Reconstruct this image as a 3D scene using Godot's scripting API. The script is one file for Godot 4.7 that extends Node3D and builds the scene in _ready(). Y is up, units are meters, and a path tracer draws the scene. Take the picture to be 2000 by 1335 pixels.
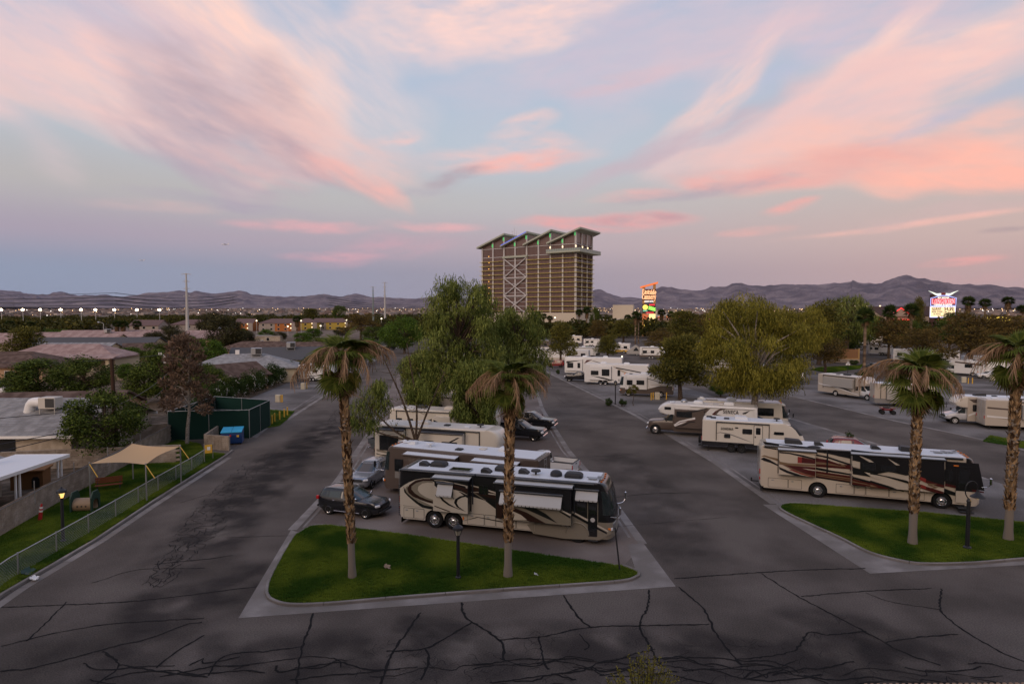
extends Node3D

# ---------- mesh helper: collects triangles given counter-clockwise,commits one mesh ----------
class Sh:
	var v:=PackedVector3Array()
	var n:=PackedVector3Array()
	var c:=PackedColorArray()
	var t:=Transform3D.IDENTITY
	var mir:=false
	var col:=Color.WHITE
	var hasc:=false

	func put(a: Vector3,b: Vector3,d: Vector3,na: Vector3,nb: Vector3,nd: Vector3)->void:
		if mir:
			a.x=-a.x; b.x=-b.x; d.x=-d.x
			na.x=-na.x; nb.x=-nb.x; nd.x=-nd.x
			v.append(a); v.append(b); v.append(d)
			n.append(na); n.append(nb); n.append(nd)
		else:
			v.append(a); v.append(d); v.append(b)
			n.append(na); n.append(nd); n.append(nb)
		if hasc:
			c.append(col); c.append(col); c.append(col)

	func tri(a: Vector3,b: Vector3,d: Vector3)->void:
		a=t*a; b=t*b; d=t*d
		var nn:=(b - a).cross(d - a)
		if nn.length_squared() < 1e-14:
			return
		nn=nn.normalized()
		put(a,b,d,nn,nn,nn)

	func quad(a: Vector3,b: Vector3,d: Vector3,e: Vector3)->void:
		tri(a,b,d)
		tri(a,d,e)

	# quad turned so that it faces the given direction
	func qo(a: Vector3,b: Vector3,d: Vector3,e: Vector3,out: Vector3)->void:
		if (b - a).cross(d - a).dot(out) < 0.0:
			quad(a,e,d,b)
		else:
			quad(a,b,d,e)

	func to(a: Vector3,b: Vector3,d: Vector3,out: Vector3)->void:
		if (b - a).cross(d - a).dot(out) < 0.0:
			tri(a,d,b)
		else:
			tri(a,b,d)

	# box with chamfered edges,centre and size
	func box(p: Vector3,s: Vector3,bev:=0.0)->void:
		var h:=s*0.5
		bev=minf(bev,minf(h.x,minf(h.y,h.z))*0.9)
		for k in 3:
			var i:=(k+1) % 3
			var j:=(k+2) % 3
			for sg in [-1.0,1.0]:
				var q: Array[Vector3]=[]
				for w in [[-1.0,-1.0],[1.0,-1.0],[1.0,1.0],[-1.0,1.0]]:
					var a:=Vector3.ZERO
					a[k]=sg*h[k]
					a[i]=w[0]*(h[i] - bev)
					a[j]=w[1]*(h[j] - bev)
					q.append(p+a)
				var o:=Vector3.ZERO
				o[k]=sg
				qo(q[0],q[1],q[2],q[3],o)
		if bev <= 0.0:
			return
		for k in 3:
			var i:=(k+1) % 3
			var j:=(k+2) % 3
			for si in [-1.0,1.0]:
				for sj in [-1.0,1.0]:
					var q: Array[Vector3]=[]
					for e in 4:
						var a:=Vector3.ZERO
						a[k]=(h[k] - bev)*(-1.0 if e==0 or e==3 else 1.0)
						a[i]=si*(h[i] - (bev if e > 1 else 0.0))
						a[j]=sj*(h[j] - (0.0 if e > 1 else bev))
						q.append(p+a)
					var o:=Vector3.ZERO
					o[i]=si
					o[j]=sj
					qo(q[0],q[1],q[2],q[3],o)
		for sx in [-1.0,1.0]:
			for sy in [-1.0,1.0]:
				for sz in [-1.0,1.0]:
					var sg:=Vector3(sx,sy,sz)
					to(p+sg*(h - Vector3(0,bev,bev)),p+sg*(h - Vector3(bev,0,bev)),p+sg*(h - Vector3(bev,bev,0)),sg)

	func bx(x0: float,x1: float,y0: float,y1: float,z0: float,z1: float,bev:=0.0)->void:
		box(Vector3(x0+x1,y0+y1,z0+z1)*0.5,Vector3(absf(x1 - x0),absf(y1 - y0),absf(z1 - z0)),bev)

	# round bar through points; r is a number or one radius per point
	func tube(ps: Array,r: Variant,sides:=8,caps:=true)->void:
		var m:=ps.size()
		var rings: Array[PackedVector3Array]=[]
		var norms: Array[PackedVector3Array]=[]
		var side:=Vector3.ZERO
		for k in m:
			var d: Vector3=(ps[mini(k+1,m - 1)] - ps[maxi(k - 1,0)]).normalized()
			if side==Vector3.ZERO:
				side=d.cross(Vector3.UP if absf(d.y) < 0.9 else Vector3.RIGHT).normalized()
			side=(side - d*side.dot(d)).normalized()
			var up:=d.cross(side)
			var rad: float=r[k] if r is Array else float(r)
			var ring:=PackedVector3Array()
			var nr:=PackedVector3Array()
			for s in sides:
				var a:=TAU*s/sides
				var o:=side*cos(a)+up*sin(a)
				ring.append(t*(ps[k]+o*rad))
				nr.append((t.basis*o).normalized())
			rings.append(ring)
			norms.append(nr)
		for k in m - 1:
			for s in sides:
				var s2:=(s+1) % sides
				put(rings[k][s],rings[k][s2],rings[k+1][s2],norms[k][s],norms[k][s2],norms[k+1][s2])
				put(rings[k][s],rings[k+1][s2],rings[k+1][s],norms[k][s],norms[k+1][s2],norms[k+1][s])
		if caps:
			for e in [0,m - 1]:
				var o: Vector3=t.basis*((ps[0] - ps[1]) if e==0 else (ps[m - 1] - ps[m - 2]))
				o=o.normalized()
				for s in range(1,sides - 1):
					if e==0:
						put(rings[e][0],rings[e][s+1],rings[e][s],o,o,o)
					else:
						put(rings[e][0],rings[e][s],rings[e][s+1],o,o,o)

	# turned shape round the y axis,profile of Vector2(radius,y) from the bottom up
	func lathe(pr: Array,sides:=16)->void:
		for k in pr.size() - 1:
			var a: Vector2=pr[k]
			var b: Vector2=pr[k+1]
			var nn:=Vector2(b.y - a.y,a.x - b.x).normalized()
			for s in sides:
				var t0:=TAU*s/sides
				var t1:=TAU*(s+1)/sides
				var d0:=Vector3(cos(t0),0,-sin(t0))
				var d1:=Vector3(cos(t1),0,-sin(t1))
				var n0:=(t.basis*(d0*nn.x+Vector3.UP*nn.y)).normalized()
				var n1:=(t.basis*(d1*nn.x+Vector3.UP*nn.y)).normalized()
				var p0:=t*(d0*a.x+Vector3.UP*a.y)
				var p1:=t*(d1*a.x+Vector3.UP*a.y)
				var p2:=t*(d1*b.x+Vector3.UP*b.y)
				var p3:=t*(d0*b.x+Vector3.UP*b.y)
				if a.x > 1e-5:
					put(p0,p1,p2,n0,n1,n1)
				if b.x > 1e-5:
					put(p0,p2,p3,n0,n1,n0)

	# flat polygon in x,y at depth z facing +z
	func plate(poly: PackedVector2Array,z:=0.0)->void:
		var id:=Geometry2D.triangulate_polygon(poly)
		for k in range(0,id.size(),3):
			var a:=poly[id[k]]
			var b:=poly[id[k+1]]
			var d:=poly[id[k+2]]
			to(Vector3(a.x,a.y,z),Vector3(b.x,b.y,z),Vector3(d.x,d.y,z),Vector3.BACK)

	# polygon in x,y with thickness from z0 to z1
	func prism(poly: PackedVector2Array,z0: float,z1: float)->void:
		if Geometry2D.is_polygon_clockwise(poly):
			poly=poly.duplicate()
			poly.reverse()
		var id:=Geometry2D.triangulate_polygon(poly)
		for k in range(0,id.size(),3):
			var a:=poly[id[k]]
			var b:=poly[id[k+1]]
			var d:=poly[id[k+2]]
			to(Vector3(a.x,a.y,z1),Vector3(b.x,b.y,z1),Vector3(d.x,d.y,z1),Vector3.BACK)
			to(Vector3(a.x,a.y,z0),Vector3(b.x,b.y,z0),Vector3(d.x,d.y,z0),Vector3.FORWARD)
		for k in poly.size():
			var a:=poly[k]
			var b:=poly[(k+1) % poly.size()]
			qo(Vector3(a.x,a.y,z0),Vector3(b.x,b.y,z0),Vector3(b.x,b.y,z1),Vector3(a.x,a.y,z1),Vector3(b.y - a.y,a.x - b.x,0))

	# skin over rings of equal length; faces turned by the first ring's order
	func loft(rings: Array,closed:=true,cap0:=false,cap1:=false)->void:
		var m: int=rings[0].size()
		for k in rings.size() - 1:
			for s in (m if closed else m - 1):
				var s2:=(s+1) % m
				quad(rings[k][s],rings[k][s2],rings[k+1][s2],rings[k+1][s])
		for e in 2:
			if [cap0,cap1][e]:
				var r: Array=rings[0] if e==0 else rings[rings.size() - 1]
				var mid:=Vector3.ZERO
				for p in r:
					mid+=p/m
				for s in m:
					if e==0:
						tri(mid,r[(s+1) % m],r[s])
					else:
						tri(mid,r[s],r[(s+1) % m])

	func ball(p: Vector3,r: Vector3,sides:=10,rows:=6,lo:=-90.0,hi:=90.0)->void:
		for k in rows:
			var e0:=deg_to_rad(lerpf(lo,hi,float(k)/rows))
			var e1:=deg_to_rad(lerpf(lo,hi,float(k+1)/rows))
			for s in sides:
				var q: Array[Vector3]=[]
				var w: Array[Vector3]=[]
				for e in [[e0,s],[e0,s+1],[e1,s+1],[e1,s]]:
					var a: float=TAU*e[1]/sides
					var d:=Vector3(cos(e[0])*cos(a),sin(e[0]),-cos(e[0])*sin(a))
					q.append(t*(p+d*r))
					w.append((t.basis*(d/r)).normalized())
				put(q[0],q[1],q[2],w[0],w[1],w[2])
				put(q[0],q[2],q[3],w[0],w[2],w[3])

	# averages the normals of faces that meet at less than the angle
	func smooth(deg:=40.0)->void:
		var at:={}
		for k in v.size():
			var key:=Vector3i((v[k]*2000.0).round())
			if not at.has(key):
				at[key]=PackedInt32Array()
			at[key].append(k)
		var lim:=cos(deg_to_rad(deg))
		var fresh:=n.duplicate()
		for key in at:
			var ids: PackedInt32Array=at[key]
			for a in ids:
				var sum:=Vector3.ZERO
				for b in ids:
					if n[a].dot(n[b]) > lim:
						sum+=n[b]
				fresh[a]=sum.normalized()
		n=fresh

	func mesh()->ArrayMesh:
		var arr:=[]
		arr.resize(Mesh.ARRAY_MAX)
		arr[Mesh.ARRAY_VERTEX]=v
		arr[Mesh.ARRAY_NORMAL]=n
		if hasc:
			arr[Mesh.ARRAY_COLOR]=c
		var am:=ArrayMesh.new()
		am.add_surface_from_arrays(Mesh.PRIMITIVE_TRIANGLES,arr)
		return am


var M:={}
var used:={}
var rng:=RandomNumberGenerator.new()
var bank:={}


func numbered(called: String)->String:
	if not used.has(called):
		used[called]=0
		return called
	used[called]+=1
	return "%s_%03d" % [called,used[called]]


func tag(o: Node,label:="",category:="",group:="",kind:="")->Node:
	if label: o.set_meta("label",label)
	if category: o.set_meta("category",category)
	if group: o.set_meta("group",group)
	if kind: o.set_meta("kind",kind)
	return o


# a thing: a node at its base whose children are its parts
func thing(called: String,label: String,category: String,at:=Vector3.ZERO,turn:=0.0,group:="")->Node3D:
	var o:=Node3D.new()
	o.name=numbered(called)
	add_child(o)
	o.position=at
	o.rotation_degrees.y=turn
	tag(o,label,category,group)
	return o


# a mesh as a part of a thing,or as a top-level object
func part(called: String,sh: Variant,m: Material,parent: Node=null)->MeshInstance3D:
	var o:=MeshInstance3D.new()
	o.mesh=sh.mesh() if sh is Sh else sh
	o.material_override=m
	if parent:
		o.name=called
		parent.add_child(o,true)
	else:
		o.name=numbered(called)
		add_child(o)
	return o


func struct(called: String,sh: Variant,m: Material,parent: Node=null)->MeshInstance3D:
	var o:=part(called,sh,m,parent)
	o.set_meta("kind","structure")
	return o


func copy(root: Node3D,at: Vector3,turn: float,label: String,grow:=Vector3.ONE)->Node3D:
	var r: Node3D=root.duplicate()
	var base:=String(root.name)
	if base.length() > 4 and base.right(4).begins_with("_"):
		base=base.left(-4)
	r.name=numbered(base)
	add_child(r)
	r.position=at
	r.rotation_degrees.y=turn
	r.scale=grow
	r.set_meta("label",label)
	return r


# material from a linear base colour
func mt(key: String,r: float,g: float,b: float,rough:=0.7,metal:=0.0)->StandardMaterial3D:
	if M.has(key):
		return M[key]
	var m:=StandardMaterial3D.new()
	m.albedo_color=Color(r,g,b).linear_to_srgb()
	m.roughness=rough
	m.metallic=metal
	if rough >= 0.7:
		m.metallic_specular=0.22
	m.resource_name=key
	M[key]=m
	return m


func glow(key: String,r: float,g: float,b: float,energy: float)->StandardMaterial3D:
	var m:=mt(key,minf(r,1.0)*0.6,minf(g,1.0)*0.6,minf(b,1.0)*0.6,0.5)
	m.emission_enabled=true
	m.emission=Color(r,g,b).linear_to_srgb()
	m.emission_energy_multiplier=energy
	return m


func noise_tex(freq: float,ramp: Array,octaves:=4,size:=512,seed_:=1,kind:=FastNoiseLite.TYPE_SIMPLEX_SMOOTH)->NoiseTexture2D:
	var f:=FastNoiseLite.new()
	f.noise_type=kind
	f.frequency=freq
	f.fractal_octaves=octaves
	f.seed=seed_
	var t:=NoiseTexture2D.new()
	t.width=size
	t.height=size
	t.seamless=true
	t.noise=f
	var g:=Gradient.new()
	var offs:=PackedFloat32Array()
	var cols:=PackedColorArray()
	for e in ramp:
		offs.append(e[0])
		cols.append(Color(e[1],e[2],e[3]).linear_to_srgb())
	g.offsets=offs
	g.colors=cols
	t.color_ramp=g
	return t


# a surface with a coarse and a fine computed pattern laid in world space,scale in metres per repeat
func surf(key: String,ramp: Array,coarse: float,fine:=0.0,fine_dark:=0.75,rough:=0.9,bump:=0.0,seed_:=3)->StandardMaterial3D:
	var m:=mt(key,1,1,1,rough)
	m.albedo_texture=noise_tex(0.008,ramp,6,512,seed_)
	m.uv1_triplanar=true
	m.uv1_world_triplanar=true
	m.uv1_scale=Vector3.ONE/coarse
	if fine > 0.0:
		m.detail_enabled=true
		m.detail_blend_mode=BaseMaterial3D.BLEND_MODE_MUL
		m.detail_uv_layer=BaseMaterial3D.DETAIL_UV_2
		m.uv2_triplanar=true
		m.uv2_world_triplanar=true
		m.uv2_scale=Vector3.ONE/fine
		m.detail_albedo=noise_tex(0.03,[[0.2,fine_dark,fine_dark,fine_dark],[0.7,1,1,1]],4,512,seed_+9)
	if bump > 0.0:
		m.heightmap_enabled=true
		m.heightmap_scale=bump
		m.heightmap_texture=noise_tex(0.05,[[0.0,0,0,0],[1.0,1,1,1]],4,512,seed_+5)
	return m


func v3(p: Vector2,y:=0.0)->Vector3:
	return Vector3(p.x,y,p.y)


func rrect(x0: float,y0: float,x1: float,y1: float,r: float,seg:=3)->PackedVector2Array:
	var out:=PackedVector2Array()
	r=minf(r,minf(absf(x1 - x0),absf(y1 - y0))*0.49)
	for e in [[x1 - r,y1 - r,0.0],[x0+r,y1 - r,90.0],[x0+r,y0+r,180.0],[x1 - r,y0+r,270.0]]:
		for k in seg+1:
			var a:=deg_to_rad(e[2]+90.0*k/seg)
			out.append(Vector2(e[0]+cos(a)*r,e[1]+sin(a)*r))
	return out


# smooth line through points
func curve2(ps: Array,per:=6,closed:=false)->PackedVector2Array:
	var out:=PackedVector2Array()
	var m:=ps.size()
	for k in (m if closed else m - 1):
		var a: Vector2=ps[(k - 1+m) % m] if closed or k > 0 else ps[0]*2.0 - ps[1]
		var b: Vector2=ps[k]
		var c: Vector2=ps[(k+1) % m]
		var d: Vector2=ps[(k+2) % m] if closed or k < m - 2 else ps[m - 1]*2.0 - ps[m - 2]
		for s in per:
			out.append(b.cubic_interpolate(c,a,d,float(s)/per))
	if not closed:
		out.append(ps[m - 1])
	return out


func curve3(ps: Array,per:=6)->Array:
	var out:=[]
	var m:=ps.size()
	for k in m - 1:
		var a: Vector3=ps[k - 1] if k > 0 else ps[0]*2.0 - ps[1]
		var d: Vector3=ps[k+2] if k < m - 2 else ps[m - 1]*2.0 - ps[m - 2]
		for s in per:
			out.append(ps[k].cubic_interpolate(ps[k+1],a,d,float(s)/per))
	out.append(ps[m - 1])
	return out


# flat ground polygon at height y
func flat(sh: Sh,poly: Array,y: float)->void:
	var p:=PackedVector2Array(poly)
	var id:=Geometry2D.triangulate_polygon(p)
	if id.is_empty():
		print("bad polygon ",poly)
	for k in range(0,id.size(),3):
		sh.to(v3(p[id[k]],y),v3(p[id[k+1]],y),v3(p[id[k+2]],y),Vector3.UP)


# flat ribbon along a line of ground points
func ribbon(sh: Sh,ps: PackedVector2Array,w: Variant,y: float)->void:
	var m:=ps.size()
	var prev0:=Vector2.ZERO
	var prev1:=Vector2.ZERO
	for k in m:
		var d:=(ps[mini(k+1,m - 1)] - ps[maxi(k - 1,0)]).normalized()
		var o: Vector2=Vector2(-d.y,d.x)*(w[k] if w is Array else float(w))*0.5
		var a: Vector2=ps[k]+o
		var b: Vector2=ps[k] - o
		if k > 0:
			sh.qo(v3(prev0,y),v3(prev1,y),v3(b,y),v3(a,y),Vector3.UP)
		prev0=a
		prev1=b


func seg_len(ps: PackedVector2Array)->float:
	var s:=0.0
	for k in ps.size() - 1:
		s+=ps[k].distance_to(ps[k+1])
	return s


# points along a line at an even step
func walk(ps: PackedVector2Array,step: float)->PackedVector2Array:
	var out:=PackedVector2Array([ps[0]])
	var left:=step
	for k in ps.size() - 1:
		var a:=ps[k]
		var b:=ps[k+1]
		var l:=a.distance_to(b)
		var at:=0.0
		while l - at >= left:
			at+=left
			out.append(a.lerp(b,at/l))
			left=step
		left-=l - at
	if out[out.size() - 1].distance_to(ps[ps.size() - 1]) > step*0.3:
		out.append(ps[ps.size() - 1])
	return out


func inside(p: Vector2,poly: PackedVector2Array)->bool:
	return Geometry2D.is_point_in_polygon(p,poly)


func lettering(text: String,height: float,m: Material,parent: Node,at: Vector3,turn:=Vector3.ZERO,depth:=0.01,font:="Droid Sans",called:="lettering",wide:=0.0)->MeshInstance3D:
	var tm:=TextMesh.new()
	var sf:=SystemFont.new()
	sf.font_names=PackedStringArray([font])
	sf.font_weight=700
	tm.font=sf
	tm.text=text
	tm.font_size=64
	tm.pixel_size=height/46.0
	tm.depth=depth
	var o:=part(called,tm,m,parent)
	o.position=at
	o.rotation_degrees=turn
	if wide > 0.0:
		var w:=tm.get_aabb().size.x
		if w > 0.01:
			o.scale.x=wide/w
	return o


# pairs of numbers as points
func pv(a: Array)->Array:
	var out:=[]
	for k in range(0,a.size(),2):
		out.append(Vector2(a[k],a[k+1]))
	return out

func _ready()->void:
	rng.seed=77
	var cam:=Camera3D.new()
	cam.name="camera"
	cam.position=Vector3(0,13,0)
	cam.rotation_degrees.x=-2.648
	cam.fov=58.18
	cam.near=0.1
	cam.far=60000.0
	add_child(cam)
	cam.current=true
	var env:=Environment.new()
	env.background_mode=Environment.BG_SKY
	env.tonemap_mode=Environment.TONE_MAPPER_LINEAR
	env.tonemap_exposure=1.14
	var sky:=Sky.new()
	var pan:=PanoramaSkyMaterial.new()
	pan.panorama=ImageTexture.create_from_image(sky_picture())
	sky.sky_material=pan
	env.sky=sky
	env.background_energy_multiplier=1.0
	env.sdfgi_enabled=true
	env.ssao_enabled=true
	env.ssil_enabled=true
	env.fog_enabled=true
	env.fog_light_color=Color(0.70,0.72,0.86)
	env.fog_density=0.000004
	var we:=WorldEnvironment.new()
	we.name="world_environment"
	we.environment=env
	add_child(we)
	var sun:=DirectionalLight3D.new()
	sun.name="afterglow"
	sun.light_energy=0.38
	sun.light_angular_distance=45.0
	sun.light_color=Color(1.0,0.87,0.76)
	sun.rotation_degrees=Vector3(-24,-28,0)
	sun.shadow_enabled=true
	add_child(sun)

	materials()
	land()
	mountains()
	park_ground()
	own_building()
	tower()
	signs_far()
	houses_left()
	apartments()
	casino_buildings()
	vehicles()
	trees()
	dog_park()
	left_strip()
	lamps_and_posts()
	power_lines()
	far_lights()
	small_things()


# ---------- sky ----------
func sky_base(az: float,el: float)->Color:
	# rows: elevation,then colours (sRGB 0-255) toward the left,the middle and the right of the view,and behind
	var rows:=[
		[0.0,Vector3(136,145,166),Vector3(148,142,156),Vector3(182,152,154),Vector3(214,168,146)],
		[3.4,Vector3(136,145,166),Vector3(152,145,158),Vector3(186,158,156),Vector3(226,178,150)],
		[6.3,Vector3(162,152,166),Vector3(174,160,168),Vector3(194,170,164),Vector3(234,192,164)],
		[10.0,Vector3(176,172,172),Vector3(180,178,180),Vector3(190,176,172),Vector3(232,204,182)],
		[14.6,Vector3(176,183,192),Vector3(178,188,200),Vector3(180,182,190),Vector3(222,206,196)],
		[20.0,Vector3(170,182,202),Vector3(170,184,202),Vector3(174,182,198),Vector3(206,202,204)],
		[28.0,Vector3(164,176,200),Vector3(160,178,202),Vector3(166,176,200),Vector3(188,192,206)],
		[50.0,Vector3(140,162,198),Vector3(140,162,198),Vector3(140,162,198),Vector3(160,174,200)],
		[90.0,Vector3(122,146,186),Vector3(122,146,186),Vector3(122,146,186),Vector3(124,147,186)],
	]
	var k:=0
	while k < rows.size() - 2 and el > rows[k+1][0]:
		k+=1
	var t:=clampf((el - rows[k][0])/(rows[k+1][0] - rows[k][0]),0.0,1.0)
	t=t*t*(3.0 - 2.0*t)*0.5+t*0.5
	var side:=clampf(az/36.0,-1.0,1.0)
	var back:=smoothstep(70.0,180.0,absf(az))
	var out:=[]
	for r in [rows[k],rows[k+1]]:
		var front: Vector3=r[2].lerp(r[1],-side) if side < 0.0 else r[2].lerp(r[3],side)
		out.append(front.lerp(r[4],back))
	var q: Vector3=out[0].lerp(out[1],t)/255.0
	return Color(q.x,q.y,q.z).srgb_to_linear()


func sky_picture()->Image:
	var w:=3072
	var h:=1536
	var small:=Image.create_empty(192,96,false,Image.FORMAT_RGBF)
	for y in 96:
		for x in 192:
			small.set_pixel(x,y,sky_base(wrapf((x+0.5)/192.0*360.0,-180.0,180.0),maxf(90.0 - (y+0.5)/96.0*180.0,0.0)))
	small.resize(w,h,Image.INTERPOLATE_CUBIC)
	# exact rows close to the horizon,where the colour changes fast
	var px:=small.get_data().to_float32_array()
	for y in range(h/2 - 330,h/2+1):
		var el:=maxf(90.0 - (y+0.5)/h*180.0,0.0)
		var cols: Array[Color]=[]
		for x in 97:
			cols.append(sky_base(wrapf(x/96.0*360.0,-180.0,180.0),el))
		for x in w:
			var f:=float(x)/w*96.0
			var q:=cols[int(f)].lerp(cols[int(f)+1],f - int(f))
			var o:=(y*w+x)*3
			px[o]=q.r
			px[o+1]=q.g
			px[o+2]=q.b
	var f1:=FastNoiseLite.new()
	f1.noise_type=FastNoiseLite.TYPE_SIMPLEX_SMOOTH
	f1.fractal_octaves=5
	f1.frequency=1.0
	f1.seed=5
	var f2:=FastNoiseLite.new()
	f2.noise_type=FastNoiseLite.TYPE_SIMPLEX_SMOOTH
	f2.fractal_octaves=2
	f2.frequency=0.09
	f2.seed=8
	# clouds: middle (azimuth,elevation),half length,half width,tilt (degrees),colour,strength,raggedness
	var clouds:=[
		[Vector2(11.53,22.63),19.0,5.0,8.0,Vector3(208,188,198),0.55,0.5],
		[Vector2(-34.40,20.35),16.0,7.0,-18.0,Vector3(220,192,196),0.75,0.5],
		[Vector2(-19.77,21.08),13.0,8.0,-30.0,Vector3(222,200,200),0.7,0.5],
		[Vector2(-31.56,16.76),13.0,4.2,-12.0,Vector3(240,194,186),0.85,0.5],
		[Vector2(-23.39,21.33),11.5,3.4,-32.0,Vector3(253,205,188),0.95,0.4],
		[Vector2(-28.64,21.53),8.5,3.0,-22.0,Vector3(198,178,192),0.7,0.5],
		[Vector2(-24.65,17.23),9.0,4.2,-14.0,Vector3(188,162,168),0.85,0.5],
		[Vector2(-23.52,15.03),8.0,2.6,-14.0,Vector3(172,156,170),0.85,0.6],
		[Vector2(-28.32,12.72),6.5,2.0,-28.0,Vector3(172,158,172),0.75,0.7],
		[Vector2(-24.37,11.73),7.0,2.3,-12.0,Vector3(180,162,174),0.75,0.7],
		[Vector2(-23.97,12.29),6.5,1.2,-12.0,Vector3(222,178,174),0.6,0.7],
		[Vector2(-16.49,14.44),9.5,2.8,-14.0,Vector3(232,186,178),0.8,0.5],
		[Vector2(-18.22,13.06),7.5,1.3,-26.0,Vector3(180,154,164),0.75,0.6],
		[Vector2(-14.33,11.80),5.5,1.2,-24.0,Vector3(240,176,166),0.9,0.6],
		[Vector2(-36.03,17.65),9.0,1.3,-24.0,Vector3(232,196,190),0.6,0.8],
		[Vector2(-37.01,15.24),8.0,1.0,-22.0,Vector3(222,190,186),0.5,0.8],
		[Vector2(-10.18,23.03),2.6,0.7,-6.0,Vector3(246,206,196),0.85,0.9],
		[Vector2(-10.47,15.43),2.2,0.6,8.0,Vector3(240,190,182),0.7,0.9],
		[Vector2(0.00,14.38),8.0,1.5,4.0,Vector3(238,190,182),0.7,0.7],
		[Vector2(0.47,13.59),5.6,0.95,6.0,Vector3(246,172,160),0.95,0.7],
		[Vector2(-4.71,12.49),3.2,0.75,14.0,Vector3(172,150,160),0.85,0.8],
		[Vector2(-7.98,11.08),3.0,0.5,8.0,Vector3(172,164,176),0.7,0.9],
		[Vector2(0.94,16.75),3.4,0.9,10.0,Vector3(238,194,186),0.7,0.8],
		[Vector2(-0.93,25.33),14.0,3.0,6.0,Vector3(250,206,194),0.9,0.5],
		[Vector2(-4.66,23.37),9.0,1.8,10.0,Vector3(236,200,196),0.55,0.7],
		[Vector2(8.37,21.27),10.0,3.0,14.0,Vector3(198,182,198),0.6,0.6],
		[Vector2(11.11,20.32),7.0,0.8,10.0,Vector3(214,178,184),0.6,0.8],
		[Vector2(20.20,19.89),7.5,1.6,42.0,Vector3(240,200,192),0.75,0.7],
		[Vector2(17.73,17.61),6.0,1.2,30.0,Vector3(236,194,186),0.6,0.8],
		[Vector2(30.43,20.32),6.0,1.0,36.0,Vector3(250,204,188),0.85,0.6],
		[Vector2(27.52,22.77),15.0,3.0,6.0,Vector3(216,186,194),0.75,0.5],
		[Vector2(34.75,19.27),9.0,2.4,4.0,Vector3(252,204,188),0.85,0.6],
		[Vector2(32.55,17.12),13.0,3.6,14.0,Vector3(240,192,184),0.85,0.5],
		[Vector2(24.68,15.49),14.0,3.0,16.0,Vector3(232,188,184),0.8,0.5],
		[Vector2(15.18,14.74),11.0,1.2,20.0,Vector3(196,168,178),0.75,0.7],
		[Vector2(9.81,12.66),7.0,0.8,14.0,Vector3(190,172,182),0.6,0.8],
		[Vector2(18.21,13.69),8.0,0.9,16.0,Vector3(222,190,188),0.6,0.8],
		[Vector2(31.33,12.35),14.0,2.8,-2.0,Vector3(246,186,170),0.9,0.5],
		[Vector2(34.35,10.84),10.0,2.0,-10.0,Vector3(254,178,158),0.95,0.5],
		[Vector2(26.29,11.75),9.0,1.6,4.0,Vector3(226,164,158),0.8,0.6],
		[Vector2(21.58,11.34),7.0,1.0,-2.0,Vector3(236,166,158),0.85,0.7],
		[Vector2(15.67,10.52),9.0,0.7,6.0,Vector3(172,160,170),0.7,0.9],
		[Vector2(11.20,10.45),4.5,0.55,2.0,Vector3(228,172,168),0.7,0.8],
		[Vector2(24.23,8.85),2.2,0.5,12.0,Vector3(238,164,156),0.75,0.9],
		[Vector2(8.93,8.26),8.0,0.75,0.0,Vector3(232,158,156),0.95,0.7],
		[Vector2(11.22,8.39),4.5,0.5,0.0,Vector3(178,142,152),0.7,0.8],
		[Vector2(21.66,7.01),3.0,0.4,2.0,Vector3(232,168,160),0.7,0.8],
		[Vector2(33.15,6.86),9.0,0.28,4.0,Vector3(242,182,168),0.8,0.6],
		[Vector2(-18.30,7.59),7.0,0.55,0.0,Vector3(226,164,168),0.75,0.8],
		[Vector2(-7.07,7.93),4.5,0.5,-2.0,Vector3(230,168,170),0.7,0.9],
		[Vector2(-16.61,5.21),4.5,0.45,0.0,Vector3(224,160,168),0.75,0.8],
		[Vector2(-11.24,5.89),7.0,1.2,8.0,Vector3(200,156,168),0.6,0.8],
		[Vector2(-24.81,9.10),7.0,0.6,-5.0,Vector3(166,154,172),0.75,0.7],
		[Vector2(-30.03,8.61),5.0,0.5,0.0,Vector3(202,172,172),0.5,0.9],
		[Vector2(36.12,3.90),3.0,0.35,2.0,Vector3(240,160,154),0.7,0.8],
		[Vector2(35.53,2.59),4.0,0.35,0.0,Vector3(214,150,150),0.5,0.8],
		[Vector2(38.60,5.97),1.6,0.2,0.0,Vector3(150,134,144),0.8,0.5],
		[Vector2(38.11,7.83),9.0,0.8,6.0,Vector3(206,172,172),0.5,0.8],
		[Vector2(36.42,14.84),7.0,0.8,14.0,Vector3(172,178,200),0.7,0.8],
		[Vector2(24.58,20.06),4.5,1.0,30.0,Vector3(180,182,206),0.6,0.8],
	]
	# the same kind of cloud goes on round the rest of the sky
	var r:=RandomNumberGenerator.new()
	r.seed=21
	for k in 90:
		var az:=r.randf_range(52.0,308.0)
		var el:=r.randf_range(5.0,60.0) if k < 62 else r.randf_range(32.0,75.0)
		if k >= 62:
			az=r.randf_range(-60.0,60.0)
		if az > 180.0:
			az-=360.0
		var far:=clampf(el/30.0,0.15,1.0)
		var warm:=r.randf()
		clouds.append([Vector2(az,el),r.randf_range(7.0,16.0)*(0.5+0.5*far)/cos(deg_to_rad(el)),r.randf_range(1.0,4.6)*far,r.randf_range(-24.0,24.0),Vector3(190,172,186).lerp(Vector3(250,200,184),warm),0.7,0.55])
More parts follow.
